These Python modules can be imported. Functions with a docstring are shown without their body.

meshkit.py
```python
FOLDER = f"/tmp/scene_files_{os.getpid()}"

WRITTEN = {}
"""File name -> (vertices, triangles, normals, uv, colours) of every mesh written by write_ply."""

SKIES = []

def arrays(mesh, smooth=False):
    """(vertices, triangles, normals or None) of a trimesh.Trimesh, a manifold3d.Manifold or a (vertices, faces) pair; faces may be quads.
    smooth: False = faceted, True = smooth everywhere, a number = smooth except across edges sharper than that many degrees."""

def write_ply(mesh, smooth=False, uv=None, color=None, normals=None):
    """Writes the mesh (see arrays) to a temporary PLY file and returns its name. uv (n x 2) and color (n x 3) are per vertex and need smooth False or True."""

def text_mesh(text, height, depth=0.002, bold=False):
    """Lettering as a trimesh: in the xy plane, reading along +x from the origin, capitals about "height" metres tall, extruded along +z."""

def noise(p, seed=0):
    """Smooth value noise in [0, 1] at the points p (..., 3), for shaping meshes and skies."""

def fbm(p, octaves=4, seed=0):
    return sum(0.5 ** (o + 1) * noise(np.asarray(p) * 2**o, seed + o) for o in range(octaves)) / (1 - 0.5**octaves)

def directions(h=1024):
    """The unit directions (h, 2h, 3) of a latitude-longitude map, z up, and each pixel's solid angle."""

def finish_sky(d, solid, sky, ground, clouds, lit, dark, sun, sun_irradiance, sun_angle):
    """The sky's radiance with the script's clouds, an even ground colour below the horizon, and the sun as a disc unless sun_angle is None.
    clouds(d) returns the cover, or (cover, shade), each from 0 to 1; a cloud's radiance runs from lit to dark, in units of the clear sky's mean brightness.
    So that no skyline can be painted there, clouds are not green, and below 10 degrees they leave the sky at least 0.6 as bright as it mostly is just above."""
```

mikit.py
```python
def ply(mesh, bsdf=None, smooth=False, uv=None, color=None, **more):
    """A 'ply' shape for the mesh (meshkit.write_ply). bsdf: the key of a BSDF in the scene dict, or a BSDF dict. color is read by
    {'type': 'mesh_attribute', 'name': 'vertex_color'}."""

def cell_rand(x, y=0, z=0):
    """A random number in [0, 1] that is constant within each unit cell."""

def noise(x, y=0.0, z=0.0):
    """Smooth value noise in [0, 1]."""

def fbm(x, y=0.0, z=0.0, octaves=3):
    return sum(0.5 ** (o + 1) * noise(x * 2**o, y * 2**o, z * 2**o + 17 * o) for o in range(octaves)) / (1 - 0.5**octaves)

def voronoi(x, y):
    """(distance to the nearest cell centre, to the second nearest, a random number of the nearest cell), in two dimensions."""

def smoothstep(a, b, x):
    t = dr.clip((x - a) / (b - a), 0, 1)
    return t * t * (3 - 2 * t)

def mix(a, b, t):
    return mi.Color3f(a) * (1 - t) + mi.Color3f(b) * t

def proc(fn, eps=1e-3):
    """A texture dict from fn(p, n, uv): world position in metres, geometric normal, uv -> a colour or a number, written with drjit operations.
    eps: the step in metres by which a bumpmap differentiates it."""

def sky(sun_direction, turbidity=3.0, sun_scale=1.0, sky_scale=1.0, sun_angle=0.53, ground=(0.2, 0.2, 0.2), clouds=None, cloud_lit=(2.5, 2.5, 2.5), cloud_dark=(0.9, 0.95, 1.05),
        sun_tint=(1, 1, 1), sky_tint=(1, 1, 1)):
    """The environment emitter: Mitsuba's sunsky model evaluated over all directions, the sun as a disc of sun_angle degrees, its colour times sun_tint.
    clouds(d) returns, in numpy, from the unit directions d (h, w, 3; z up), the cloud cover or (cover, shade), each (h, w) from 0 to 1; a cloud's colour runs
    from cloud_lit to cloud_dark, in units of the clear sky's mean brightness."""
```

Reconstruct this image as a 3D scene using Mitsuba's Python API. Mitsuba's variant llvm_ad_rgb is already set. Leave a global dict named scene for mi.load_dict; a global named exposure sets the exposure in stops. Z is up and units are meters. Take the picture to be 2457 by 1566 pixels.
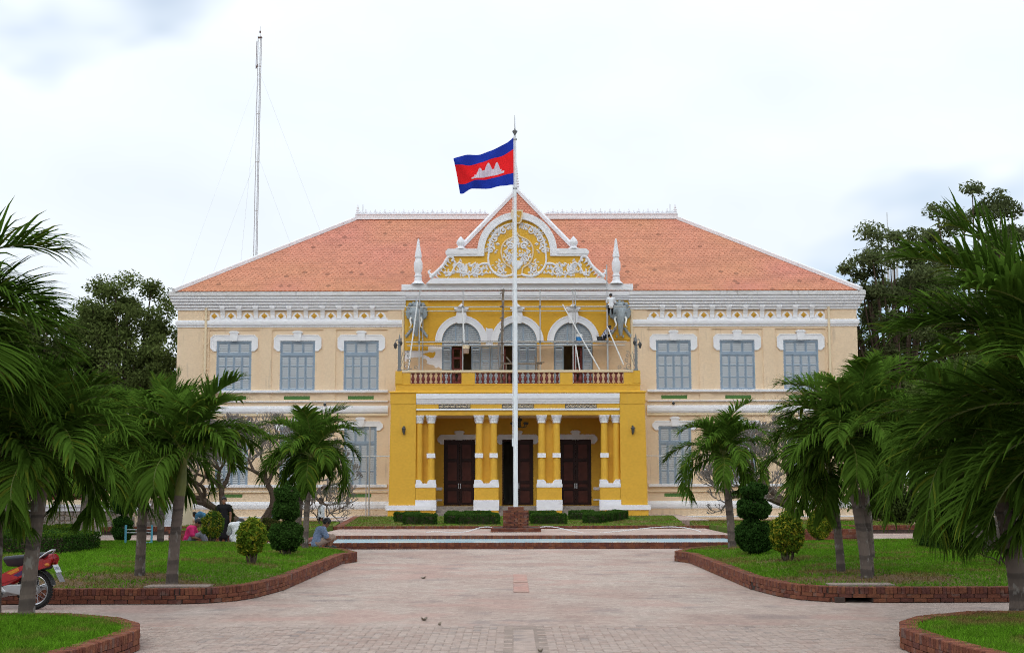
import math, random
import numpy as np
import trimesh
import mitsuba as mi
import drjit as dr
import manifold3d as m3
import mikit, meshkit
from mikit import proc, noise, fbm, voronoi, cell_rand, smoothstep, mix
from shapely.geometry import Polygon, Point, box as sbox, LineString
from shapely.ops import unary_union
from shapely import affinity

T = mi.ScalarTransform4f
PI = math.pi
scene, labels = {}, {}

# ------------------------------------------------------------------ camera, sky, exposure
PITCH = math.atan(382 / 3200)
scene['camera'] = {
    'type': 'perspective', 'fov': 42.0, 'fov_axis': 'x', 'near_clip': 0.1, 'far_clip': 6000.0,
    'to_world': T().look_at(origin=[0, 0, 1.8], target=[0, math.cos(PITCH), 1.8 + math.sin(PITCH)], up=[0.0022, 0, 1]),
}


def clouds(d):
    az = np.arctan2(d[..., 0], d[..., 1])
    el = np.arcsin(np.clip(d[..., 2], -1, 1))
    p = np.stack([az * 5.0, el * 11.0 + az * 1.3, az * 0 + 3.0], -1)
    n = sum(0.5 ** o * meshkit.noise(p * 2 ** o, o) for o in range(5)) / 1.94
    q = np.stack([az * 3.2 + 5.1, el * 7.0 - az * 0.8, az * 0 + 9.0], -1)
    m = sum(0.5 ** o * meshkit.noise(q * 2 ** o, o + 7) for o in range(5)) / 1.94
    cover = 1.0 - 0.42 * np.clip((m - 0.58) / 0.12, 0, 1)
    shade = np.clip(0.95 - 1.5 * np.sin(np.clip(el, 0, 2)) + (n - 0.5) * 0.75, 0, 1)
    return cover, shade


scene['sky'] = mikit.sky((-0.16, -0.78, 0.60), turbidity=3.0, sun_scale=0.30, sun_angle=30.0, clouds=clouds, sun_tint=(0.84, 0.98, 1.20), sky_tint=(0.56, 1.28, 1.66),
                         cloud_lit=(4.95, 5.26, 5.55), cloud_dark=(3.62, 3.96, 4.36), ground=(0.22, 0.19, 0.16))
exposure = 1.04


# ------------------------------------------------------------------ materials
def two(b):
    return {'type': 'twosided', 'bsdf': b}


def rgb(c):
    return {'type': 'rgb', 'value': list(c)}


def matte(name, col, rough=0.7, spec=0.25, metallic=0.0, **kw):
    tex = proc(col) if callable(col) else (col if isinstance(col, dict) else rgb(col))
    scene[name] = two({'type': 'principled', 'base_color': tex, 'roughness': rough, 'specular': spec, 'metallic': metallic, **kw})


def grainy(base, alt, scale=1.5, fine=18.0, amount=0.5, streak=0.0, dirt=(0.25, 0.23, 0.2)):
    """Plaster or paint: blotches of two close tones, a fine grain and narrow rain streaks with ragged edges."""
    def fn(p, n, uv):
        a = fbm(p.x * scale + p.y * 0.7, p.y * scale, p.z * scale)
        g = noise(p.x * fine, p.y * fine, p.z * fine)
        c = mix(base, alt, dr.clip((a - 0.3) * 2.2, 0, 1) * amount) * (0.94 + 0.12 * g)
        if streak:
            s = noise(p.x * 4.5, p.y * 4.5, p.z * 0.35) * noise(p.x * 13 + 7, p.y * 13, p.z * 1.1)
            c = mix(c, dirt, smoothstep(0.42, 0.72, s) * streak)
        return c
    return fn


CREAM = (0.73, 0.575, 0.41)
matte('cream_paint', grainy(CREAM, (0.695, 0.535, 0.37), 0.6, 16, 0.6, 0.24), 0.8, 0.2)
matte('yellow_paint', grainy((0.66, 0.385, 0.043), (0.62, 0.345, 0.036), 0.5, 12, 0.6, 0.14), 0.65, 0.3)
matte('white_paint', grainy((0.75, 0.76, 0.80), (0.71, 0.715, 0.745), 0.9, 14, 0.5, 0.05, (0.4, 0.39, 0.37)), 0.75, 0.25)
matte('old_white_paint', grainy((0.66, 0.66, 0.68), (0.52, 0.51, 0.50), 1.6, 9, 0.8, 0.5, (0.22, 0.2, 0.18)), 0.8, 0.2)


def bay_paint(p, n, uv):
    """The wall behind the scaffold: new yellow above a ragged edge, raw cream plaster below, a white undercoat patch at the left."""
    w = fbm(p.x * 2.2, 3.0, p.z * 2.2, 4) - 0.5
    g = 0.94 + 0.12 * noise(p.x * 12, p.y * 12, p.z * 12)
    yellow = mix((0.66, 0.375, 0.04), (0.61, 0.33, 0.032), fbm(p.x * 0.7, 1.0, p.z * 0.7))
    raw = mix((0.60, 0.46, 0.32), (0.52, 0.36, 0.21), fbm(p.x * 1.3, 8.0, p.z * 1.3))
    white = mi.Color3f(0.70, 0.70, 0.74)
    edge = dr.select(p.x < -3.0, 10.33, dr.select(p.x > 5.6, 10.62, 10.52)) + w * 0.25
    c = dr.select(p.z > edge, yellow, raw)
    line = 9.45 + 0.55 * (p.x + 5.6) * dr.select(p.x < -5.6, 0.25, -0.28) + w * 1.3
    und = (p.x < -3.9) & (p.z < edge) & (p.z > line)
    c = dr.select(und, white, c)
    blot = dr.square((p.x + 5.15) / 0.42) + dr.square((p.z - 9.86 - w * 0.5) / 0.13) < 1
    c = dr.select(blot, yellow, c)
    bare = (dr.abs(p.x + 1.40) < 0.22) & (p.z < 11.35 + w * 0.7) & (p.z > 10.4)
    c = dr.select(bare, white * 0.93, c)
    return c * g


matte('bay_paint', bay_paint, 0.7, 0.25)
matte('shutter_paint', grainy((0.27, 0.345, 0.43), (0.22, 0.285, 0.365), 3.0, 20, 0.7, 0.25, (0.16, 0.18, 0.2)), 0.6, 0.3)
matte('slat_paint', (0.42, 0.455, 0.49), 0.6, 0.3)
matte('green_paint', (0.10, 0.22, 0.065), 0.7, 0.25)
matte('gold_paint', (0.52, 0.28, 0.03), 0.5, 0.35)
matte('cream_trim', (0.72, 0.60, 0.42), 0.75, 0.25)
matte('dark_wood', grainy((0.034, 0.010, 0.008), (0.022, 0.007, 0.006), 3, 22, 0.8), 0.5, 0.25)
matte('red_wood', grainy((0.095, 0.026, 0.018), (0.06, 0.017, 0.012), 3, 22, 0.8), 0.5, 0.25)
matte('maroon_paint', (0.16, 0.035, 0.03), 0.55, 0.35)
matte('room_plaster', (0.55, 0.50, 0.40), 0.9, 0.1)
matte('room_floor', (0.20, 0.11, 0.07), 0.7, 0.2)
matte('statue_grey', grainy((0.33, 0.38, 0.41), (0.24, 0.27, 0.30), 4, 22, 0.8), 0.7, 0.25)
matte('ivory', (0.75, 0.74, 0.70), 0.4, 0.4)
matte('tile_plain', (0.42, 0.13, 0.06), 0.8, 0.2)
matte('roof_tile', {'type': 'mesh_attribute', 'name': 'vertex_color'}, 0.75, 0.25)
matte('vertex_paint', {'type': 'mesh_attribute', 'name': 'vertex_color'}, 0.8, 0.2)
matte('steel', (0.46, 0.47, 0.48), 0.42, 0.5, 0.55)
matte('bright_steel', (0.62, 0.63, 0.65), 0.25, 0.5, 0.85)
matte('iron', (0.05, 0.05, 0.052), 0.55, 0.4)
matte('grey_iron', (0.17, 0.18, 0.19), 0.55, 0.4)
matte('pole_white', (0.74, 0.77, 0.80), 0.4, 0.4)
matte('plank_wood', grainy((0.23, 0.19, 0.15), (0.14, 0.11, 0.09), 4, 24, 0.8), 0.8, 0.2)
matte('mast_red', (0.16, 0.115, 0.11), 0.6, 0.3)
matte('wire_grey', (0.62, 0.64, 0.66), 0.6, 0.3)
matte('white_plastic', (0.72, 0.75, 0.78), 0.4, 0.4)
matte('blue_plastic', (0.03, 0.22, 0.55), 0.4, 0.4)
matte('pale_blue_plastic', (0.10, 0.36, 0.50), 0.4, 0.4)
matte('dark_plastic', (0.03, 0.032, 0.034), 0.5, 0.4)
matte('bulb_glass', (0.55, 0.52, 0.45), 0.25, 0.5)


def brick_fn(base, k):
    def fn(p, n, uv):
        a = fbm(p.x * 9 + k, p.y * 9, p.z * 14)
        g = noise(p.x * 60, p.y * 60, p.z * 60)
        c = mix(base, (base[0] * 0.55, base[1] * 0.55, base[2] * 0.6), dr.clip((a - 0.35) * 2, 0, 1)) * (0.8 + 0.4 * g)
        return mix(c, (0.21, 0.16, 0.135), smoothstep(0.66, 0.8, noise(p.x * 7 + k, p.y * 7, p.z * 7)) * 0.35)
    return fn


BRICKS = [(0.195, 0.070, 0.042), (0.165, 0.056, 0.034), (0.215, 0.082, 0.045), (0.145, 0.056, 0.042)]
for k_, b_ in enumerate(BRICKS):
    matte('brick_%d' % k_, brick_fn(b_, k_ * 5.3), 0.85, 0.2)
matte('mortar', grainy((0.085, 0.062, 0.054), (0.05, 0.036, 0.032), 5, 40, 0.8), 0.95, 0.1)


def paver_fn(base, k):
    def fn(p, n, uv):
        a = fbm(p.x * 1.1 + 4, p.y * 0.8, 1.0 + k, 4)
        b = noise(p.x * 14 + k, p.y * 14, 3.0)
        c = mix(base, (0.345, 0.28, 0.245), dr.clip((a - 0.30) * 2.4, 0, 1) * 0.85)
        c = mix(c, (0.18, 0.155, 0.15), smoothstep(0.60, 0.80, fbm(p.x * 2.3, p.y * 2.3, 7.0 + k)) * 0.55)
        return c * (0.86 + 0.24 * b)
    return fn


PAVERS = [(0.315, 0.238, 0.205), (0.33, 0.256, 0.222), (0.30, 0.22, 0.19), (0.315, 0.247, 0.218)]
for k_, b_ in enumerate(PAVERS):
    matte('paver_%d' % k_, paver_fn(b_, k_ * 3.7), 0.85, 0.2)
matte('paver_red', paver_fn((0.36, 0.20, 0.165), 2.2), 0.85, 0.2)


def dusty(p, n, uv):
    """Far brick paving under dust: the same herringbone courses, now too small to pick apart, with stains and pale dust."""
    i, j = dr.floor(p.x / 0.1), dr.floor(p.y / 0.1)
    q = i - j; q = q - 4 * dr.floor(q / 4)
    bi = dr.select(q == 1, i - 1, i); bj = dr.select(q == 2, j - 1, j)
    r = cell_rand(bi, bj, 5.0)
    a = fbm(p.x * 1.1 + 4, p.y * 0.8, 1.0, 4)
    c = mix((0.30, 0.222, 0.192), (0.345, 0.28, 0.245), dr.clip((a - 0.3) * 2.4, 0, 1)) * (0.90 + 0.17 * r)
    st = fbm(p.x * 2.3, p.y * 1.6, 7.0, 4) * 0.6 + noise(p.x * 0.7, p.y * 3.1, 2.0) * 0.4
    c = mix(c, (0.165, 0.142, 0.14), smoothstep(0.56, 0.80, st) * 0.5)
    c = mix(c, (0.34, 0.22, 0.19), smoothstep(0.58, 0.75, fbm(p.x * 0.9 + 11, p.y * 1.4, 4.0)) * 0.5)
    return c * (0.88 + 0.24 * noise(p.x * 25, p.y * 25))


matte('dusty_paving', dusty, 0.9, 0.15)
matte('joint_sand', grainy((0.27, 0.215, 0.185), (0.20, 0.16, 0.14), 3, 30, 0.8), 0.95, 0.1)
matte('dirt', grainy((0.30, 0.22, 0.15), (0.20, 0.145, 0.10), 0.6, 5, 0.8), 0.95, 0.1)


def turf(p, n, uv):
    a = fbm(p.x * 1.4, p.y * 1.4, 2.0, 4)
    c = mix((0.085, 0.125, 0.022), (0.15, 0.115, 0.055), smoothstep(0.48, 0.72, a) * 0.9)
    for (x, y, r) in ((-5.5, 21.7, 0.9), (-6.4, 23.1, 0.9), (-7.4, 22.0, 0.8), (5.95, 22.6, 1.0), (5.4, 22.6, 0.9), (5.9, 24.2, 0.6), (5.5, 33.8, 0.8)):
        d = dr.sqrt(dr.square((p.x - x) * 0.7) + dr.square(p.y - y)) / r + (fbm(p.x * 3, p.y * 3, 5.0) - 0.5) * 1.2
        c = mix(c, (0.13, 0.085, 0.05), 1 - smoothstep(0.7, 1.1, d))
    return c * (0.7 + 0.5 * noise(p.x * 30, p.y * 30))


matte('turf_soil', turf, 0.95, 0.1)


def stone_fn(p, n, uv):
    a = fbm(p.x * 6, p.y * 6, p.z * 6)
    return mix((0.30, 0.26, 0.225), (0.20, 0.175, 0.16), dr.clip((a - 0.3) * 2.2, 0, 1)) * (0.8 + 0.4 * noise(p.x * 40, p.y * 40, p.z * 40))


matte('rubble_stone', stone_fn, 0.9, 0.15)


def trunk_fn(p, n, uv):
    ring = noise(p.z * 26 + noise(p.x * 9, p.y * 9, p.z * 3) * 1.2, 1.5)
    a = fbm(p.x * 16, p.y * 16, p.z * 7)
    c = mix((0.15, 0.118, 0.10), (0.082, 0.066, 0.058), smoothstep(0.35, 0.7, ring))
    return mix(c, (0.26, 0.245, 0.225), smoothstep(0.62, 0.74, a) * 0.7)


matte('palm_bark', trunk_fn, 0.9, 0.15)
matte('tree_bark', grainy((0.075, 0.052, 0.040), (0.12, 0.09, 0.07), 6, 30, 0.8), 0.9, 0.15)
matte('twig_bark', grainy((0.24, 0.21, 0.195), (0.16, 0.135, 0.125), 6, 30, 0.8), 0.9, 0.15)
matte('crownshaft', grainy((0.17, 0.185, 0.045), (0.11, 0.14, 0.03), 5, 20, 0.8), 0.5, 0.35)
matte('rachis', (0.13, 0.16, 0.035), 0.5, 0.35)

VC = {'type': 'mesh_attribute', 'name': 'vertex_color'}
scene['leaf'] = {'type': 'principledthin', 'base_color': VC, 'roughness': 0.36, 'diff_trans': 0.6, 'spec_trans': 0.0, 'eta': 1.45}
scene['soft_leaf'] = {'type': 'principledthin', 'base_color': VC, 'roughness': 0.6, 'diff_trans': 0.9, 'spec_trans': 0.0, 'eta': 1.35}
scene['grass_blade'] = {'type': 'principledthin', 'base_color': VC, 'roughness': 0.6, 'diff_trans': 0.7, 'spec_trans': 0.0, 'eta': 1.3}

matte('skin', grainy((0.24, 0.12, 0.07), (0.20, 0.095, 0.055), 10, 40, 0.5), 0.55, 0.3)
matte('hair', (0.012, 0.011, 0.011), 0.45, 0.4)
matte('pink_cloth', grainy((0.62, 0.035, 0.16), (0.54, 0.025, 0.12), 9, 60, 0.6), 0.9, 0.15)
matte('white_cloth', (0.70, 0.72, 0.76), 0.9, 0.15)
matte('black_cloth', (0.013, 0.013, 0.015), 0.9, 0.15)
matte('blue_cloth', grainy((0.20, 0.26, 0.40), (0.15, 0.20, 0.32), 9, 60, 0.6), 0.9, 0.15)
matte('sky_cloth', (0.10, 0.27, 0.44), 0.9, 0.15)
matte('grey_cloth', (0.21, 0.21, 0.26), 0.9, 0.15)
matte('khaki_cloth', (0.36, 0.27, 0.22), 0.9, 0.15)
matte('checked_cloth', lambda p, n, uv: mix((0.09, 0.10, 0.16), (0.5, 0.52, 0.58), dr.select((cell_rand(dr.floor(p.x * 22), dr.floor(p.z * 22), 1.0) > 0.55), 1.0, 0.0)), 0.9, 0.15)
matte('rubber', (0.022, 0.021, 0.021), 0.7, 0.3)
matte('red_gloss', (0.36, 0.012, 0.016), 0.22, 0.5, clearcoat=0.6)
matte('tail_lens', (0.30, 0.02, 0.025), 0.15, 0.5)
matte('orange_gloss', (0.60, 0.20, 0.02), 0.25, 0.5)
matte('purple_gloss', (0.06, 0.02, 0.09), 0.25, 0.5)
matte('seat_vinyl', (0.035, 0.037, 0.045), 0.42, 0.4)
matte('alloy', (0.42, 0.42, 0.43), 0.4, 0.5, 0.6)
matte('plate_white', (0.66, 0.69, 0.73), 0.5, 0.3)
matte('plate_ink', (0.05, 0.08, 0.18), 0.6, 0.3)
matte('grey_flap', (0.24, 0.24, 0.25), 0.6, 0.3)
scene['pool_water'] = {'type': 'principled', 'base_color': proc(lambda p, n, uv: mix((0.30, 0.50, 0.58), (0.40, 0.58, 0.64), fbm(p.x * 1.4, p.y * 2.5, 1.0))), 'roughness': 0.12, 'specular': 0.5}


# ------------------------------------------------------------------ helpers
def key(name, parent=None):
    base = name if parent is None else parent + '__' + name
    k, i = base, 1
    while k in scene or k in labels:
        k = '%s_%03d' % (base, i)
        i += 1
    return k


def thing(name, label=None, cat=None, group=None, kind=None):
    """The key of a thing that has no shape of its own: its parts' keys start with it."""
    k = key(name)
    labels[k] = {}
    if label: labels[k]['label'] = label
    if cat: labels[k]['category'] = cat
    if group: labels[k]['group'] = group
    if kind: labels[k]['kind'] = kind
    return k


def add(name, mesh, mat, parent=None, smooth=False, label=None, cat=None, group=None, kind=None, color=None, uv=None, to_world=None):
    k = key(name, parent)
    if isinstance(mesh, MB): mesh = mesh.mesh()
    d = mesh if isinstance(mesh, dict) else mikit.ply(mesh, mat, smooth=smooth, color=color, uv=uv)
    if to_world is not None: d = {**d, 'to_world': to_world}
    scene[k] = d
    props = {a: b for a, b in (('label', label), ('category', cat), ('group', group), ('kind', kind)) if b}
    if props: labels[k] = props
    return k


def unit(v):
    v = np.asarray(v, float)
    return v / max(np.linalg.norm(v), 1e-12)


class MB:
    """Collects boxes, prisms, tubes and lathes into one mesh."""
    def __init__(self): self.v, self.f, self.n = [], [], 0

    def put(self, v, f):
        v, f = np.asarray(v, float), np.asarray(f, int)
        if f.shape[1] == 4: f = np.vstack([f[:, [0, 1, 2]], f[:, [0, 2, 3]]])
        self.v.append(v); self.f.append(f + self.n); self.n += len(v)
        return self

    def tri(self, m): return self.put(m.vertices, m.faces)

    def box(self, x0, x1, y0, y1, z0, z1):
        x0, x1 = min(x0, x1), max(x0, x1)
        v = [(x, y, z) for x in (x0, x1) for y in (y0, y1) for z in (z0, z1)]
        return self.put(v, [(0, 1, 3, 2), (4, 6, 7, 5), (0, 4, 5, 1), (2, 3, 7, 6), (0, 2, 6, 4), (1, 5, 7, 3)])

    def xz(self, poly, y0, y1):
        """A shapely polygon in x, z pushed from y0 to y1."""
        for g in getattr(poly, 'geoms', [poly]):
            if g.is_empty or g.area < 1e-7: continue
            m = trimesh.creation.extrude_polygon(g, y1 - y0, engine='earcut')
            v = np.array(m.vertices)
            self.put(np.stack([v[:, 0], y1 - v[:, 2], v[:, 1]], 1), m.faces)
        return self

    def xy(self, poly, z0, z1):
        for g in getattr(poly, 'geoms', [poly]):
            if g.is_empty: continue
            m = trimesh.creation.extrude_polygon(g, z1 - z0, engine='earcut')
            v = np.array(m.vertices); v[:, 2] += z0
            self.put(v, m.faces)
        return self

    def yz(self, poly, x0, x1):
        m = trimesh.creation.extrude_polygon(poly, x1 - x0, engine='earcut')
        v = np.array(m.vertices)
        return self.put(np.stack([x0 + v[:, 2], v[:, 0], v[:, 1]], 1), m.faces)

    def tube(self, pts, r, sides=8, caps=True):
        p = np.asarray(pts, float)
        r = np.broadcast_to(np.asarray(r, float), (len(p),))
        t = np.gradient(p, axis=0); t /= np.linalg.norm(t, axis=1, keepdims=True) + 1e-12
        ref = np.array([0, 0, 1.0]) if abs(t[0][2]) < 0.9 else np.array([1.0, 0, 0])
        A = []
        a = unit(np.cross(t[0], ref))
        for i in range(len(p)):
            a = unit(a - t[i] * np.dot(a, t[i])); A.append(a)
        A = np.array(A); B = np.cross(t, A)
        ang = np.arange(sides) * 2 * PI / sides
        v = p[:, None] + r[:, None, None] * (np.cos(ang)[None, :, None] * A[:, None] + np.sin(ang)[None, :, None] * B[:, None])
        i, j = np.meshgrid(np.arange(len(p) - 1), np.arange(sides), indexing='ij')
        q = np.stack([i * sides + j, i * sides + (j + 1) % sides, (i + 1) * sides + (j + 1) % sides, (i + 1) * sides + j], -1).reshape(-1, 4)
        v = v.reshape(-1, 3); f = np.vstack([q[:, [0, 1, 2]], q[:, [0, 2, 3]]])
        if caps:
            n = len(v); v = np.vstack([v, p[0], p[-1]]); L = (len(p) - 1) * sides
            c0 = np.stack([(np.arange(sides) + 1) % sides, np.arange(sides), np.full(sides, n)], 1)
            c1 = np.stack([L + np.arange(sides), L + (np.arange(sides) + 1) % sides, np.full(sides, n + 1)], 1)
            f = np.vstack([f, c0, c1])
        return self.put(v, f)

    def lathe(self, prof, cx, cy, sides=16, half=False):
        """prof: (radius, z) from bottom to top."""
        ang = np.arange(sides) * 2 * PI / sides
        pr = np.asarray(prof, float)
        v = np.stack([cx + pr[:, :1] * np.cos(ang), cy + pr[:, :1] * np.sin(ang), np.repeat(pr[:, 1:], sides, 1)], -1).reshape(-1, 3)
        i, j = np.meshgrid(np.arange(len(pr) - 1), np.arange(sides), indexing='ij')
        q = np.stack([i * sides + j, i * sides + (j + 1) % sides, (i + 1) * sides + (j + 1) % sides, (i + 1) * sides + j], -1).reshape(-1, 4)
        return self.put(v, q)

    def ball(self, c, r, sub=2):
        m = trimesh.creation.icosphere(sub, 1.0)
        return self.put(np.array(m.vertices) * np.asarray(r, float) + np.asarray(c, float), m.faces)

    def mirror(self, about=0.0):
        o = MB()
        for v, f in zip(self.v, self.f):
            w = v.copy(); w[:, 0] = 2 * about - w[:, 0]
            o.v.append(w); o.f.append(f[:, ::-1])
        o.n = self.n
        return o

    def shift(self, x=0, y=0, z=0):
        self.v = [v + np.array([x, y, z]) for v in self.v]
        return self

    def mesh(self): return (np.vstack(self.v), np.vstack(self.f))


def mirrored(mb, about=0.0):
    v, f = mb.mesh()
    w = v.copy(); w[:, 0] = 2 * about - w[:, 0]
    return (np.vstack([v, w]), np.vstack([f, f[:, ::-1] + len(v)]))


def moulding(path, prof):
    """Sweeps a profile of (projection, z) along a plan path of (x, y, ox, oy); projection goes along (ox, oy): mitred corners."""
    P = np.asarray(path, float); Q = np.asarray(prof, float)
    v = np.stack([P[:, None, 0] + P[:, None, 2] * Q[None, :, 0], P[:, None, 1] + P[:, None, 3] * Q[None, :, 0], np.broadcast_to(Q[None, :, 1], (len(P), len(Q)))], -1)
    n = len(Q)
    i, j = np.meshgrid(np.arange(len(P) - 1), np.arange(n), indexing='ij')
    q = np.stack([i * n + j, (i + 1) * n + j, (i + 1) * n + (j + 1) % n, i * n + (j + 1) % n], -1).reshape(-1, 4)
    f = [*q[:, [0, 1, 2]], *q[:, [0, 2, 3]]]
    for e in (0, (len(P) - 1) * n):
        f += [(e, e + k, e + k + 1) for k in range(1, n - 1)]
    return v.reshape(-1, 3), np.array(f)


def beads(poly_pts, n=40):
    """Resamples an open polyline evenly."""
    p = np.asarray(poly_pts, float)
    s = np.r_[0, np.cumsum(np.linalg.norm(np.diff(p, axis=0), axis=1))]
    u = np.linspace(0, s[-1], n)
    return np.stack([np.interp(u, s, p[:, k]) for k in range(p.shape[1])], 1)


def spline(pts, n=24):
    from scipy.interpolate import CubicSpline
    p = np.asarray(pts, float)
    s = np.r_[0, np.cumsum(np.linalg.norm(np.diff(p, axis=0), axis=1))]
    return CubicSpline(s, p)(np.linspace(0, s[-1], n))

# ------------------------------------------------------------------ ground, paving, lawns, pool
MID = 0.08            # the garden's axis


def rxy(x0, x1, y0, y1): return sbox(x0, y0, x1, y1)


def mir(poly):
    return affinity.scale(poly, -1, 1, origin=(MID, 0))


def rounded(poly, r):
    return poly.buffer(-r, join_style=2).buffer(r, quad_segs=10).buffer(0.25, quad_segs=6).buffer(-0.25, quad_segs=6)


lawn_left = rounded(Polygon([(-34, 20.95), (-4.0, 20.95), (-3.98, 31.6), (-3.72, 32.5), (-4.3, 34.35), (-4.9, 35.2), (-6.9, 38.0), (-9.7, 39.4), (-34, 41.2)]), 0.5)
lawn_left = lawn_left.difference(Polygon([(-3, 20), (-5.2, 20.94), (-4.72, 21.12), (-4.38, 21.5), (-4.18, 22.1), (-4.0, 23.6), (-3, 24)]))
bed_left = rounded(Polygon([(-18, 17.3), (-5.6, 17.05), (-4.75, 16.45), (-4.32, 15.75), (-4.14, 15.1), (-4.14, 14.5), (-4.23, 13.4), (-4.6, 11.0), (-5.2, 8.0), (-18, 8.0)]), 0.35)
lawn_right, bed_right = mir(lawn_left), mir(bed_left)
beds = unary_union([lawn_left, lawn_right, bed_left, bed_right])

g = MB().box(-1500, 1500, -400, 3000, -3.0, -0.45)
add('ground', g, 'dirt', kind='structure')

laid = rxy(-9.5, 9.7, 13.0, 17.6).difference(beds.buffer(-0.1))
sheet = rxy(-45, 45, -14, 52.3).difference(laid)
pv = thing('pavement', kind='structure')
add('dusty_sheet', MB().xy(sheet, -0.4, -0.004), 'dusty_paving', pv)
add('joint_sand', MB().xy(laid, -0.4, -0.007), 'joint_sand', pv)

# herringbone bricks of the nearest paving
rng = np.random.default_rng(5)


def brick_mesh(lx, ly, h, ch=0.006):
    """A block with a chamfered top, its top face at z = 0."""
    v, f = [], []
    for (e, z) in ((0, -h), (0, -ch), (ch, 0)):
        x, y = lx / 2 - e, ly / 2 - e
        v += [(-x, -y, z), (x, -y, z), (x, y, z), (-x, y, z)]
    for a in (0, 4):
        for i in range(4):
            j = (i + 1) % 4
            f.append((a + i, a + j, a + 4 + j, a + 4 + i))
    f.append((8, 9, 10, 11))
    return MB().put(v, f)


spots = []
for i in range(0, 48):
    for j in range(-60, 60):
        for (x, y, rot) in ((j * 0.4 + i * 0.1, 13.0 + i * 0.1, 0), (j * 0.4 + i * 0.1 + 0.15, 13.0 + i * 0.1 - 0.05, 1)):
            if -9.3 < x < 9.5 and 13.05 < y < 17.68:
                spots.append((x, y, rot))
strip = (0.0, 0.27)
shapes = {}
for k_ in range(4):
    shapes[k_] = mikit.ply(brick_mesh(0.196, 0.096, 0.06).mesh(), 'paver_%d' % k_)
keep = []
laid_in = rxy(-9.5, 9.7, 13.0, 17.75).difference(beds.buffer(-0.03))
for (x, y, rot) in spots:
    if strip[0] - 0.1 < x < strip[1] + 0.1: continue
    if laid_in.contains(Point(x, y)): keep.append((x, y, rot))
keep.sort(key=lambda s: (s[1] < 14.0, s[1]))
rest = {k_: MB() for k_ in range(4)}
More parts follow.
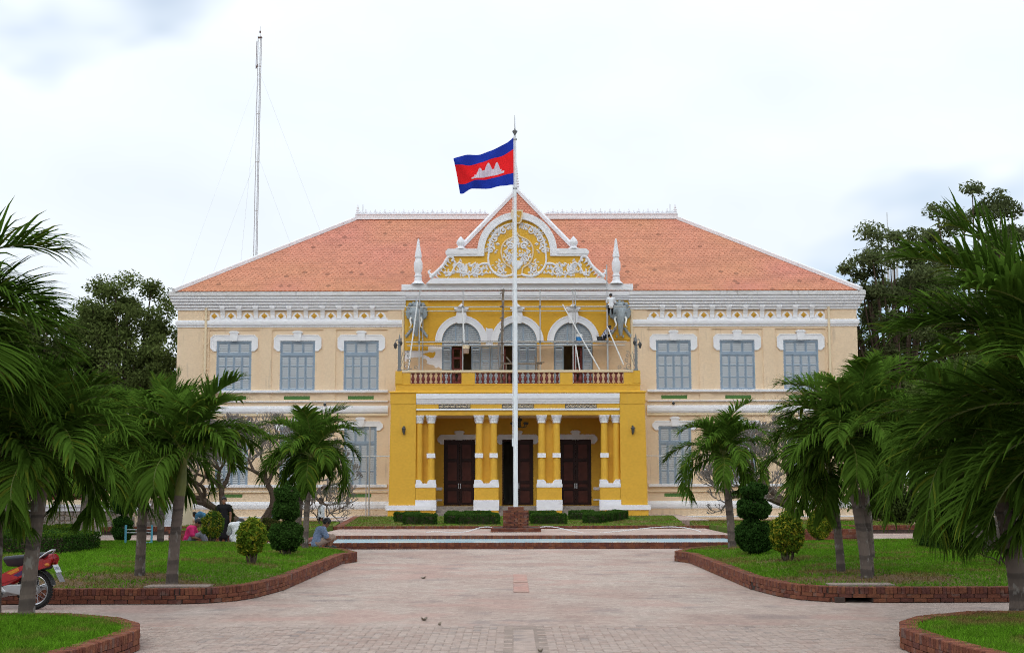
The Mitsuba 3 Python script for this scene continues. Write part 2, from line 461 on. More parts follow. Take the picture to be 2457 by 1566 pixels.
for n_, (x, y, rot) in enumerate(keep):
    k_ = int(rng.integers(0, 4)); dz = float(rng.uniform(-0.004, 0.003)); a = float(rng.normal(0, 1.0)) + 90 * rot
    if n_ < 290:
        add('brick', shapes[k_], None, pv, to_world=T().translate([x, y, dz]).rotate([0, 0, 1], a))
    else:
        b = brick_mesh(0.196, 0.096, 0.06); v, f = b.mesh(); c, s = math.cos(math.radians(a)), math.sin(math.radians(a))
        rest[k_].put(np.stack([v[:, 0] * c - v[:, 1] * s + x, v[:, 0] * s + v[:, 1] * c + y, v[:, 2] + dz], 1), f)
for k_ in range(4):
    add('brick_field', rest[k_], 'paver_%d' % k_, pv, kind='stuff')
for n_, y in enumerate(np.arange(13.2, 17.4, 0.42)):     # the strip of long slabs down the middle
    k_ = 'paver_%d' % (n_ % 4)
    add('strip_slab', brick_mesh(0.255, 0.41, 0.06).shift(0.135, y, 0.001), k_, pv)
for y in (24.2, 26.6):
    add('strip_slab', brick_mesh(0.27, 2.2, 0.03).shift(0.15, y, 0.009), 'paver_red', pv, label='reddish paving slab in the middle strip')

brick_long = {k_: mikit.ply(brick_mesh(0.195, 0.1, 0.057, 0.006).mesh(), 'brick_%d' % k_) for k_ in range(4)}
brick_edge = {k_: mikit.ply(brick_mesh(0.056, 0.205, 0.1, 0.007).mesh(), 'brick_%d' % k_) for k_ in range(4)}


def walk_line(line, pitch, s0, s1):
    out = []
    n = int((s1 - s0) / pitch)
    for i in range(n):
        s = s0 + (i + 0.5) * (s1 - s0) / n
        a, b = line.interpolate(max(0, s - 0.03)), line.interpolate(min(line.length, s + 0.03))
        c = line.interpolate(s)
        out.append((c.x, c.y, math.degrees(math.atan2(b.y - a.y, b.x - a.x))))
    return out


def kerb(name, poly, vis, label, courses=2, top=0.235, seed=1, limit=290, hole=None):
    """A low brick kerb round a bed: a mortar core, two lying courses and a course on edge on top; laid brick by brick where VIS (a polygon) says."""
    rg = np.random.default_rng(seed)
    k = thing(name, label, 'kerb')
    core = poly.buffer(-0.022).difference(poly.buffer(-0.2))
    if hole is None:
        add('mortar_core', MB().xy(core, -0.05, top - 0.02), 'mortar', k)
    else:      # a drain runs out under the kerb here
        add('mortar_core', MB().xy(core.difference(hole), -0.05, 0.085), 'mortar', k)
        add('mortar_core', MB().xy(core, 0.0851, top - 0.02), 'mortar', k)
    ring = poly.exterior if poly.exterior.is_ccw else LineString(list(poly.exterior.coords)[::-1])
    ring = LineString(ring.coords)
    todo = []
    for c in range(courses):
        inner = LineString(poly.buffer(-0.05).exterior.coords)
        z = 0.064 + 0.066 * c
        for i, (x, y, a) in enumerate(walk_line(inner, 0.207, 0.1 * c, inner.length - 0.21 + 0.1 * c)):
            todo.append((x, y, z, a, brick_long, (0.198, 0.1, 0.062)))
    inner = LineString(poly.buffer(-0.1).exterior.coords)
    for (x, y, a) in walk_line(inner, 0.0635, 0, inner.length):
        todo.append((x, y, top, a, brick_edge, (0.058, 0.205, 0.105)))
    todo = [t for t in todo if vis.contains(Point(t[0], t[1])) and not (hole is not None and t[2] < 0.08 and hole.buffer(0.06).contains(Point(t[0], t[1])))]
    todo.sort(key=lambda t: math.hypot(t[0], t[1]))
    rest = {k_: MB() for k_ in range(4)}
    for n, (x, y, z, a, kit, dims) in enumerate(todo):
        k_ = int(rg.integers(0, 4)); z += float(rg.uniform(-0.003, 0.003)); a += float(rg.normal(0, 0.8))
        if n < limit:
            add('brick', kit[k_], None, k, to_world=T().translate([x, y, z]).rotate([0, 0, 1], a))
        else:
            v, f = brick_mesh(*dims).mesh(); c, s = math.cos(math.radians(a)), math.sin(math.radians(a))
            rest[k_].put(np.stack([v[:, 0] * c - v[:, 1] * s + x, v[:, 0] * s + v[:, 1] * c + y, v[:, 2] + z], 1), f)
    for k_ in range(4):
        if rest[k_].n: add('brick_run', rest[k_], 'brick_%d' % k_, k, kind='stuff')
    return k


vis_l = rxy(-14, -2, 10, 35.4); vis_r = rxy(2, 14, 10, 35.4)
kerb('brick_kerb', bed_left, vis_l.intersection(rxy(-8, 0, 12, 17)), 'low brick kerb round the small grass bed in the lower left corner', seed=2)
kerb('brick_kerb', bed_right, vis_r.intersection(rxy(0, 8, 12, 17)), 'low brick kerb round the small grass bed in the lower right corner', seed=3)
kerb('brick_kerb', lawn_left, vis_l, 'low brick kerb along the left lawn with the topiary, behind the motorbike', seed=4)
kerb('brick_kerb', lawn_right, vis_r, 'low brick kerb along the right lawn, opposite the motorbike', seed=5, hole=rxy(5.14, 5.56, 20.8, 21.6))


def swell(x, y, poly, z0, rise):
    d = np.array([poly.exterior.distance(Point(a, b)) for a, b in zip(x, y)])
    t = np.clip(d / 2.5, 0, 1)
    return z0 + rise * t * t * (3 - 2 * t)


def turf_sheet(poly, z0, rise, step, clip):
    inn = poly.buffer(-0.12).intersection(clip)
    pts = [np.array(q.exterior.coords)[:-1] for q in getattr(inn.segmentize(step), 'geoms', [inn.segmentize(step)])]
    x0, y0, x1, y1 = inn.bounds
    gx, gy = np.meshgrid(np.arange(x0, x1, step), np.arange(y0, y1, step))
    core = inn.buffer(-step * 0.4)
    import shapely
    ok = shapely.contains_xy(core, gx.ravel(), gy.ravel())
    P = np.vstack(pts + [np.stack([gx.ravel()[ok], gy.ravel()[ok]], 1)])
    from scipy.spatial import Delaunay
    D = Delaunay(P)
    c = P[D.simplices].mean(1)
    F = D.simplices[shapely.contains_xy(inn.buffer(0.01), c[:, 0], c[:, 1])]
    a, b, c = P[F[:, 0]], P[F[:, 1]], P[F[:, 2]]
    flip = (b[:, 0] - a[:, 0]) * (c[:, 1] - a[:, 1]) - (b[:, 1] - a[:, 1]) * (c[:, 0] - a[:, 0]) < 0
    F[flip] = F[flip][:, ::-1]
    z = swell(P[:, 0], P[:, 1], poly, z0, rise) + 0.02 * meshkit.noise(np.c_[P * 0.9, P[:, 0] * 0]) - 0.01
    return np.c_[P, z], F


WORN = [(-5.5, 21.7, 0.9), (-6.4, 23.1, 0.9), (-7.4, 22.0, 0.8), (5.95, 22.6, 1.0), (5.4, 22.6, 0.9), (5.9, 24.2, 0.6), (5.5, 33.8, 0.8), (-5.2, 27.3, 0.45), (5.66, 27.8, 0.5)]    # bare earth round the trunks


def blades(poly, clip, density, z0, rise, h, w, seed, tone=1.0, dry=0.0, edge=0.1, zfun=None):
    """Grass: one bent blade per random spot, thinner and longer near the camera."""
    import shapely
    rg = np.random.default_rng(seed)
    inn = poly.buffer(-edge).intersection(clip)
    x0, y0, x1, y1 = inn.bounds
    n = int((x1 - x0) * (y1 - y0) * density)
    x, y = rg.uniform(x0, x1, n), rg.uniform(y0, y1, n)
    ok = shapely.contains_xy(inn, x, y)
    x, y = x[ok], y[ok]
    worn = np.zeros(len(x))
    for (a, b, r) in WORN: worn = np.maximum(worn, np.clip(1.25 - np.hypot((x - a) * 0.7, y - b) / r, 0, 1))
    ok = rg.random(len(x)) > worn * 0.75
    x, y, worn = x[ok], y[ok], worn[ok]; n = len(x)
    import shapely as sp
    d = sp.distance(poly.exterior, sp.points(x, y))
    t = np.clip(d / 2.5, 0, 1)
    z = z0 + rise * t * t * (3 - 2 * t) if zfun is None else zfun(x, y)
    a = rg.uniform(0, 2 * PI, n); hh = h * rg.uniform(0.45, 1.15, n); ww = w * rg.uniform(0.6, 1.3, n)
    lean = rg.uniform(0.2, 1.1, n) * hh; b = rg.uniform(0, 2 * PI, n)
    px, py = np.cos(a) * ww, np.sin(a) * ww
    base = np.stack([x, y, z - 0.012], 1)
    tip = base + np.stack([np.cos(b) * lean, np.sin(b) * lean, hh], 1)
    v = np.stack([base - np.stack([px, py, px * 0], 1), base + np.stack([px, py, px * 0], 1), tip], 1).reshape(-1, 3)
    f = np.arange(3 * n).reshape(-1, 3)
    N = meshkit.noise(np.c_[x * 1.3, y * 1.3, x * 0], 3) * 0.6 + meshkit.noise(np.c_[x * 4, y * 4, x * 0], 5) * 0.4
    g = np.clip((N - 0.5 + dry + 0.5 * worn) * 4, 0, 1)[:, None]
    tuft = 0.72 + 0.56 * meshkit.noise(np.c_[x * 9, y * 9, x * 0], 8)[:, None]
    green = np.array([0.118, 0.262, 0.018]) * tone; straw = np.array([0.21, 0.165, 0.055]) * tone
    c = (green * (1 - g) + straw * g) * rg.uniform(0.65, 1.35, n)[:, None] * tuft
    return (v, f), np.repeat(c, 3, 0)


def lawn(where, poly, clip, density, h, w, label, seed, z0=0.20, rise=0.09, dry=0.0, tone=1.0):
    s = thing('lawn', kind='structure')
    add('soil', turf_sheet(poly, z0, rise, 0.4, clip), 'turf_soil', s, smooth=True)
    m, c = blades(poly, clip, density, z0, rise, h, w, seed, tone, dry)
    add('grass', m, 'grass_blade', label=label, cat='grass', kind='stuff', color=c)


lawn('left', lawn_left, rxy(-20, 0, 20, 42), 620, 0.075, 0.011, 'short bright green grass of the left lawn', 11, dry=-0.12)
lawn('right', lawn_right, rxy(0, 20, 20, 42), 560, 0.075, 0.011, 'short dark green grass of the right lawn', 12, dry=-0.10)
lawn('bed', bed_left, rxy(-9, 0, 11.5, 18), 3000, 0.075, 0.007, 'lush grass of the small bed in the lower left corner', 13, dry=-0.15)
lawn('bed', bed_right, rxy(0, 9, 11.5, 18), 3000, 0.065, 0.007, 'patchy drying grass of the small bed in the lower right corner', 14, dry=0.06)
# bare concrete plates let into the lawn's front edge
add('drain_cover', brick_mesh(1.0, 0.42, 0.12, 0.01).shift(-4.98 - 0.3, 21.42, 0.255), 'joint_sand', label='flat concrete plate in the front edge of the left lawn', cat='drain cover')
add('drain_cover', brick_mesh(1.0, 0.42, 0.12, 0.01).shift(5.5, 21.45, 0.255), 'joint_sand', label='flat concrete plate in the front edge of the right lawn', cat='drain cover')
add('drain_channel', MB().box(5.0, 5.14, 20.99, 21.8, -0.05, 0.08).box(5.56, 5.7, 20.99, 21.8, -0.05, 0.08).box(5.0, 5.7, 21.8, 21.9, -0.05, 0.08).box(5.0, 5.7, 21.16, 21.9, 0.081, 0.12), 'mortar', label='small drain channel opening at the foot of the right brick kerb', cat='drain')

# pool with brick rims
pl = thing('pool', 'long shallow ornamental pool with pale blue water between brick rims', 'pool')
add('water', MB().box(-6.25, 6.95, 39.2, 44.05, -0.05, 0.085), 'pool_water', pl)


def brick_wall(parent, x0, x1, y, z0, courses, depth=0.22, seed=1, limit=250, edge_top=True, step=None):
    """A straight low wall facing the camera: mortar core and courses; the course on top is set on edge."""
    rg = np.random.default_rng(seed)
    h = 0.066 * courses + (0.108 if edge_top else 0)
    add('mortar_core', MB().box(x0, x1, y + 0.02, y + depth, z0 - 0.3, z0 + h - 0.014), 'mortar', parent)
    rest = {k_: MB() for k_ in range(4)}
    n = 0
    for c in range(courses + (1 if edge_top else 0)):
        on_edge = edge_top and c == courses
        pitch, lx, hh = (0.0635, 0.058, 0.105) if on_edge else (0.207, 0.198, 0.062)
        z = z0 + 0.066 * c + (0.108 if on_edge else 0.066)
        cnt = int((x1 - x0) / pitch)
        for i in range(cnt):
            x = x0 + (i + 0.5 + (0.5 if (c % 2 and not on_edge and i < cnt - 1) else 0)) * (x1 - x0) / cnt
            k_ = int(rg.integers(0, 4))
            rest[k_].box(x - lx / 2, x + lx / 2, y + rg.uniform(-0.004, 0.003), y + (depth if on_edge else 0.1), z - hh, z + rg.uniform(-0.003, 0.002))
            n += 1
    for k_ in range(4):
        add('brick_run', rest[k_], 'brick_%d' % k_, parent, kind='stuff')
    return h


brick_wall(pl, -6.9, 7.3, 38.92, 0.0, 1, seed=21)
brick_wall(pl, -6.25, 6.95, 44.06, 0.02, 1, seed=22)
add('side_rim', MB().box(-6.5, -6.25, 39.14, 44.05, -0.05, 0.172).box(6.95, 7.2, 39.14, 44.05, -0.05, 0.172), 'brick_1', pl)

tr = thing('terrace', kind='structure')
add('paved_deck', MB().box(-6.55, 7.25, 44.28, 50.72, -0.3, 0.195), 'dusty_paving', tr)
add('soil', MB().xy(Polygon([(-6.4, 50.95), (6.55, 50.95), (8.2, 68.5), (-7.75, 68.5)]), -0.6, 0.28), 'turf_soil', tr)
add('soil', MB().xy(Polygon([(-12.9, 50.95), (-6.75, 50.95), (-7.5, 58.6), (-12.9, 58.6)]), -0.6, 0.275), 'turf_soil', tr)
add('soil', MB().xy(Polygon([(15.6, 50.95), (6.9, 50.95), (7.7, 58.6), (15.6, 58.6)]), -0.6, 0.275), 'turf_soil', tr)
add('forecourt', MB().box(-9.5, 10, 68.5, 83, -0.6, 0.06), 'dusty_paving', tr)
te = thing('brick_kerb', 'low brick kerb of the terrace behind the pool, below the pale grass', 'kerb')
brick_wall(te, -15.5, 15.6, 50.73, 0.13, 1, seed=23)
di = thing('brick_edging', 'slanting band of bricks between the pale grass plots left of the porch', 'edging')
for i_, t_ in enumerate(np.linspace(0.01, 0.97, 60)):
    x_, y_ = -6.42 - 1.33 * t_, 50.95 + 17.4 * t_
    add('brick', {**brick_long[i_ % 4]}, None, di, to_world=T().translate([x_ - 0.14, y_, 0.30]).scale([1.6, 2.6, 1.4]))
pale = Polygon([(-6.5, 50.95), (6.6, 50.95), (8.2, 68.5), (-7.8, 68.5)])
for nm, po, sd, lb in (('mid', pale, 31, 'pale worn grass on the terrace in front of the porch'),
                       ('l', Polygon([(-12.9, 50.95), (-6.9, 50.95), (-7.6, 58.6), (-12.9, 58.6)]), 32, 'pale worn grass strip left of the slanting brick band'),
                       ('r', Polygon([(15.6, 50.95), (6.9, 50.95), (7.7, 58.6), (15.6, 58.6)]), 33, 'pale worn grass strip in front of the right wing')):
    m_, c_ = blades(po, rxy(-16, 16, 50, 69), 110, 0.275, 0.0, 0.07, 0.02, sd, 0.9, 0.10, edge=0.02)
    add('grass', m_, 'grass_blade', label=lb, cat='grass', kind='stuff', color=c_)
# raised beds at either end of the pool, behind the lawns
for sgn, lb in ((-1, 'left'), (1, 'right')):
    x0_, x1_ = (-11.3, -6.75) if sgn < 0 else (7.4, 11.8)
    gb = thing('garden_bed', 'raised grass bed with an orange brick front behind the %s lawn' % lb, 'garden bed')
    brick_wall(gb, x0_, x1_, 44.3, 0.0, 4, seed=25 + sgn)
    add('soil', MB().box(x0_, x1_, 44.53, 50.7, -0.3, 0.355), 'turf_soil', gb)
    m_, c_ = blades(rxy(x0_, x1_, 44.5, 50.7), rxy(-20, 20, 40, 52), 150, 0.36, 0.0, 0.07, 0.02, 41 + sgn, 0.95, 0.05, edge=0.02)
    add('grass', m_, 'grass_blade', label='short grass on the raised bed behind the %s lawn' % lb, cat='grass', kind='stuff', color=c_)

# dead leaves and stones lying on the paving
rg_ = np.random.default_rng(9)
for (x_, y_, r_, lb) in ((-1.2, 18.35, 0.045, 'curled brown dead leaf lying alone left of the middle of the paving'), (-1.75, 26.6, 0.05, 'small brown dead leaf lying on the paving near the pool'),
                         (0.3, 14.85, 0.03, 'dark dead leaf on the middle strip of slabs at the front'), (-0.85, 14.4, 0.03, 'pinkish crumpled leaf on the paving at the front'),
                         (-0.95, 17.7, 0.022, 'dark crumb of leaf left of the middle strip'), (7.4, 22.9, 0.05, 'pale leaf lying on the right lawn')):
    n_ = 7; a_ = np.linspace(0, 2 * PI, n_, endpoint=False)
    z_ = 0.26 if y_ == 22.9 else 0.0
    top_ = [(x_ + math.cos(t) * r_ * rg_.uniform(0.7, 1.3), y_ + math.sin(t) * r_ * 1.4 * rg_.uniform(0.6, 1.2), z_ + rg_.uniform(0.015, 0.05)) for t in a_]
    bot_ = [(x * 0.5 + x_ * 0.5, y * 0.5 + y_ * 0.5, z_ + 0.004) for x, y, z in top_]
    v_ = top_ + bot_ + [(x_, y_, z_ + 0.03)]
    f_ = [(i, (i + 1) % n_, n_ + (i + 1) % n_) for i in range(n_)] + [(i, n_ + (i + 1) % n_, n_ + i) for i in range(n_)] + [((i + 1) % n_, i, 2 * n_) for i in range(n_)] + [(n_ + i, n_ + (i + 1) % n_, n_) for i in range(1, n_ - 1)]
    add('dead_leaf', (np.array(v_), np.array(f_)), 'plank_wood' if 'brown' in lb or 'dark' in lb else 'khaki_cloth', label=lb, cat='leaf')

# ------------------------------------------------------------------ the government building
CX, FY = 0.33, 82.0        # its axis in x and the plane of the wings' fronts
B = thing('government_building', 'long cream and yellow colonial building with an orange tiled hip roof', 'building')
IDN = T().translate([CX, 0, 0])


def bpart(name, mesh, mat, parent=None, **kw):
    """A part of the building, modelled about its own axis."""
    if isinstance(mesh, MB): mesh = mesh.mesh()
    v, f = mesh
    return add(name, (np.asarray(v) + np.array([CX, 0, 0]), f), mat, parent or B, **kw)


def bpair(name, mb, mat, parent=None, **kw):
    """A part and its mirror image on the other side of the axis, as two parts."""
    a = bpart(name, mb, mat, parent, **kw)
    bpart(name, mb.mirror(), mat, parent, **kw)
    return a


def rect(x0, x1, z0, z1): return sbox(min(x0, x1), z0, max(x0, x1), z1)


WX = (-17.52, -13.59, -9.65)         # window axes of the left wing; the right wing mirrors it
UP, LOW = (7.66, 10.73), (1.79, 5.43)

# walls of the wings
holes = [rect(x - 1.08, x + 1.08, *UP) for x in WX] + [rect(x - 1.0, x + 1.0, *LOW) for x in WX] + [rect(x - 0.8, x + 0.8, 7.1, 7.32) for x in WX] + [rect(x - 0.7, x + 0.7, 1.13, 1.34) for x in WX]
front = rect(-21.03, -6.9, -0.6, 13.3).difference(unary_union(holes))
w = MB().xz(front, FY + 0.09, FY + 0.5)
for (a, b) in ((-21.03, -19.06), (-15.94, -15.19), (-12.0, -11.23), (-8.03, -6.9)):
    w.box(a, b, FY, FY + 0.09, 7.66 if a > -20 and a < -8.5 else 7.0, 11.42)
w.box(-21.03, -6.9, FY, FY + 0.09, 11.42, 11.56)
w.box(-21.03, -19.06, FY, FY + 0.09, 11.56, 12.62).box(-8.03, -6.9, FY, FY + 0.09, 11.56, 12.62)
for (a, b) in ((-21.03, -19.2), (-15.94, -15.19), (-12.0, -11.23), (-8.03, -6.9)):
    w.box(a, b, FY + 0.03, FY + 0.09, 6.98, 7.5)
    w.box(a, b, FY + 0.03, FY + 0.09, 1.9, 6.1)
w.box(-21.03, -20.6, FY + 0.5, 101.0, -0.6, 13.3)
bpair('wall', w, 'cream_paint')
bpart('back_wall', MB().box(-20.6, 20.6, 100.6, 101.0, -0.6, 13.3), 'cream_paint')

# cornice and string courses
corner = [(-6.9, FY, 0, -1), (-21.03, FY, -1, -1), (-21.03, 101.0, -1, 0)]
corn = [(0, 12.62), (0.07, 12.62), (0.10, 12.66), (0.10, 12.74), (0.05, 12.745), (0.05, 12.79), (0.19, 12.795), (0.20, 12.92), (0.12, 12.925), (0.12, 12.97), (0.30, 12.98), (0.31, 13.08), (0.22, 13.085), (0.22, 13.13),
        (0.37, 13.135), (0.40, 13.22), (0.40, 13.27), (0.30, 13.275), (0.30, 13.315), (0.45, 13.32), (0.46, 13.42), (0.36, 13.425), (0.36, 13.46), (0, 13.46)]
c = MB().put(*moulding(corner, corn))
bpair('cornice', c, 'white_paint')
c = MB().put(*moulding(corner, [(-0.5, 13.46), (0.48, 13.46), (0.50, 13.5), (0.48, 13.72), (0.40, 13.78), (-0.5, 13.78)]))
bpair('gutter', c, 'old_white_paint')
c = MB().put(*moulding(corner, [(0, 11.66), (0.05, 11.66), (0.11, 11.72), (0.13, 11.84), (0.11, 11.96), (0.05, 12.01), (0, 12.01)]))
c.put(*moulding(corner, [(0, 11.565), (0.07, 11.57), (0.07, 11.63), (0, 11.65)]))
bpair('string_course', c, 'white_paint')
band = rect(-19.06, -8.03, 12.01, 12.14)
DX = [-18.78 + 1.0315 * i for i in range(11)]
for x in DX: band = band.union(Polygon([(x - 0.36, 12.1), (x - 0.3, 12.3), (x - 0.16, 12.47), (x + 0.16, 12.47), (x + 0.3, 12.3), (x + 0.36, 12.1)]))
band = band.intersection(rect(-19.06, -8.03, 12, 13))
fz = bpair('frieze', MB().xz(band, FY + 0.01, FY + 0.09), 'white_paint')
dia = MB().xz(Polygon([(0, -0.18), (0.18, 0), (0, 0.18), (-0.18, 0)]), -0.03, 0.0)
dia.put([(0, -0.075, 0), (-0.11, -0.03, 0), (0, -0.03, -0.11), (0.11, -0.03, 0), (0, -0.03, 0.11)], [(0, 1, 2), (0, 2, 3), (0, 3, 4), (0, 4, 1)])
dia.ball((0, -0.045, 0), (0.075, 0.04, 0.075), 1)
dd = mikit.ply(dia.mesh(), 'gold_paint')
br = MB().yz(Polygon([(0, 12.06), (-0.08, 12.06), (-0.12, 12.1), (-0.10, 12.3), (-0.16, 12.5), (-0.26, 12.62), (-0.30, 12.7), (-0.30, 12.76), (0, 12.76)]), -0.13, 0.13)
br.box(-0.17, 0.17, -0.33, 0, 12.76, 12.9).box(-0.16, 0.16, -0.05, 0, 12.02, 12.06)
bd = mikit.ply(br.mesh(), 'white_paint')
for s in (-1, 1):
    for x in DX: add('diamond', dd, None, fz, to_world=T().translate([CX + s * x, FY, 12.28]))
    for i in range(10): add('bracket', bd, None, fz, to_world=T().translate([CX + s * (DX[i] + 0.516), FY + 0.085, 0]))
inner = [(-8.03 + 0.05, FY, 0, -1), (-19.3, FY, 0, -1)]
c = MB()
for z0, z1, p in ((7.5, 7.66, 0.16), (6.93, 7.0, 0.1), (1.72, 1.9, 0.12)):
    c.put(*moulding(inner, [(-0.09, z0), (p - 0.04, z0), (p, z0 + 0.03), (p, z1 - 0.02), (p - 0.02, z1), (-0.09, z1)]))
bpair('sill_band', c, 'white_paint')
c = MB().put(*moulding([(-7.95, FY, 0, -1), (-21.03, FY, -1, -1), (-21.03, 101, -1, 0)], [(-0.09, 6.25), (0.07, 6.25), (0.13, 6.36), (0.14, 6.52), (0.1, 6.66), (0.04, 6.7), (-0.09, 6.7)]))
bpair('floor_band', c, 'white_paint')
c = MB().put(*moulding([(-7.95, FY, 0, -1), (-21.03, FY, -1, -1)], [(-0.09, 6.08), (0.05, 6.08), (0.07, 6.14), (0.05, 6.22), (-0.09, 6.22)])).put(*moulding([(-7.95, FY, 0, -1), (-21.03, FY, -1, -1)], [(-0.09, 1.42), (0.03, 1.42), (0.03, 1.48), (-0.09, 1.48)]))
bpair('trim_line', c, 'cream_trim')
base = [(-6.9, FY, 0, -1), (-21.03, FY, -1, -1), (-21.03, 101, -1, 0)]
bpair('plinth_band', MB().put(*moulding(base, [(-0.1, 0.42), (0.2, 0.42), (0.24, 0.5), (0.24, 0.68), (0.14, 0.8), (0.06, 0.88), (-0.1, 0.88)])), 'white_paint')
bpair('plinth', MB().put(*moulding(base, [(-0.1, -0.6), (0.16, -0.6), (0.16, 0.36), (0.19, 0.37), (0.19, 0.42), (-0.1, 0.42)])).put(*moulding(base, [(0.16, -0.24), (0.34, -0.24), (0.34, -0.1), (0.16, -0.1)])), 'cream_paint')
bpair('ledge', MB().put(*moulding(base, [(0.16, -0.098), (0.36, -0.098), (0.36, -0.02), (0.16, -0.02)])), 'white_paint')
gv = MB()
for x in WX:
    gv.box(x - 0.8, x + 0.8, FY + 0.16, FY + 0.2, 7.1, 7.32).box(x - 0.7, x + 0.7, FY + 0.16, FY + 0.2, 1.13, 1.34)
gmesh, gk = MB(), 0
for s in (-1, 1):
    for x in WX:
        for (hw, z0, z1) in ((0.8, 7.1, 7.32), (0.7, 1.13, 1.34)):
            m = MB().box(-hw, hw, 0.0, 0.03, z0, z1)
            for q in np.arange(-hw + 0.1, hw, 0.2): m.box(q - 0.015, q + 0.015, -0.02, 0.0, z0, z1)
            m.box(-hw, hw, -0.02, 0.0, (z0 + z1) / 2 - 0.012, (z0 + z1) / 2 + 0.012)
            bpart('vent', m.shift(s * x, FY + 0.13, 0), 'green_paint')


def hood(w, z0, z1, zo):
    """White window surround with clipped corners and a keystone, about x = 0: opening half width w up to zo."""
    W, c = w + 0.39, 0.2
    out = Polygon([(-W + c, z0), (-w, z0), (w, z0), (W - c, z0), (W, z0 + c), (W, z1 - c), (W - c, z1), (-W + c, z1), (-W, z1 - c), (-W, z0 + c)])
    u = out.difference(rect(-w, w, z0 - 1, zo))
    rim = u.difference(out.buffer(-0.07))
    m = MB().xz(u, -0.06, 0.0).xz(rim, -0.1, -0.06)
    m.xz(Polygon([(-0.19, zo - 0.02), (0.19, zo - 0.02), (0.25, z1 + 0.1), (-0.25, z1 + 0.1)]), -0.17, -0.061)
    cap = Polygon([(-0.31, z1 + 0.1), (0.31, z1 + 0.1), (0.3, z1 + 0.17), (0.18, z1 + 0.24), (-0.18, z1 + 0.24), (-0.3, z1 + 0.17)])
    return m.xz(cap, -0.21, 0.0)


def shutter_kit(w, z0, z1, ztop):
    """Frame, stiles and slats of a shuttered window about x = 0: three louvred lights over four leaves."""
    fr, lf, sl = MB(), MB(), MB()
    fr.box(-w, -w + 0.08, -0.02, 0.14, z0, z1).box(w - 0.08, w, -0.02, 0.14, z0, z1).box(-w + 0.08, w - 0.08, -0.02, 0.14, z1 - 0.1, z1)
    fr.box(-w + 0.08, w - 0.08, -0.03, 0.14, ztop - 0.06, ztop + 0.06).box(-w + 0.08, w - 0.08, -0.02, 0.14, z0, z0 + 0.05)
    fr.box(-w + 0.08, w - 0.08, 0.1, 0.14, z0 + 0.05, z1 - 0.1)
    a, b = -w + 0.08, w - 0.08

    def panel(x0, x1, q0, q1, rails, y=0.0):
        lf.box(x0 + 0.008, x0 + 0.075, y, y + 0.05, q0, q1).box(x1 - 0.075, x1 - 0.008, y, y + 0.05, q0, q1)
        rs = [q0] + rails + [q1]
        for i, r in enumerate(rs):
            lo, hi = (r, r + 0.07) if i == 0 else (r - 0.07, r) if i == len(rs) - 1 else (r - 0.035, r + 0.035)
            lf.box(x0 + 0.075, x1 - 0.075, y, y + 0.05, lo, hi)
        for i in range(len(rs) - 1):
            lo, hi = rs[i] + (0.07 if i == 0 else 0.035), rs[i + 1] - (0.07 if i == len(rs) - 2 else 0.035)
            n = max(1, int(round((hi - lo) / 0.125)))
            for k in range(n):
                z = lo + (k + 0.5) * (hi - lo) / n; h = (hi - lo) / n
                sl.put([(x0 + 0.075, y + 0.004, z - 0.45 * h), (x1 - 0.075, y + 0.004, z - 0.45 * h), (x1 - 0.075, y + 0.052, z + 0.5 * h), (x0 + 0.075, y + 0.052, z + 0.5 * h),
                        (x0 + 0.075, y + 0.004, z - 0.6 * h), (x1 - 0.075, y + 0.004, z - 0.6 * h), (x1 - 0.075, y + 0.052, z + 0.35 * h), (x0 + 0.075, y + 0.052, z + 0.35 * h)],
                       [(0, 1, 2, 3), (4, 7, 6, 5), (0, 4, 5, 1)])
    for i in range(3): panel(a + (b - a) * i / 3, a + (b - a) * (i + 1) / 3, ztop + 0.06, z1 - 0.1, [], 0.02)
    H = ztop - 0.06 - z0 - 0.05
    for i in range(4): panel(a + (b - a) * i / 4, a + (b - a) * (i + 1) / 4, z0 + 0.05, ztop - 0.06, [z0 + 0.05 + H * 0.345, z0 + 0.05 + H * 0.69], 0.0 if i in (1, 2) else 0.006)
    return fr, lf, sl


for (w, z, zt, hz, lab) in ((1.08, UP, 9.88, (10.09, 11.1), 'upper'), (1.0, LOW, 4.42, (5.18, 5.76), 'lower')):
    kits = [mikit.ply(m.mesh(), mt) for m, mt in zip(shutter_kit(w, z[0], z[1], zt), ('shutter_paint', 'shutter_paint', 'slat_paint'))]
    hd = mikit.ply(hood(w, hz[0], hz[1], z[1]).mesh(), 'white_paint')
    for s in (-1, 1):
        for x in WX:
            wn = key('window', B); labels[wn] = {}
            tw = T().translate([CX + s * x, FY + 0.12, 0])
            add('frame', kits[0], None, wn, to_world=tw); add('shutter', kits[1], None, wn, to_world=tw)
            add('slats', kits[2], None, wn, kind='stuff', to_world=tw)
            add('surround', hd, None, wn, to_world=T().translate([CX + s * x, FY + 0.087, 0]))

# ------------------------------------------------------------------ central bay, upper storey
AX = (-3.46, 0.0, 3.45)
SP, AR = 10.64, 1.2


def arch(x, r, z0=7.3, y=SP):
    return rect(x - r, x + r, z0, y).union(Point(x, y).buffer(r, quad_segs=16).intersection(rect(x - r, x + r, y, y + r + 1)))


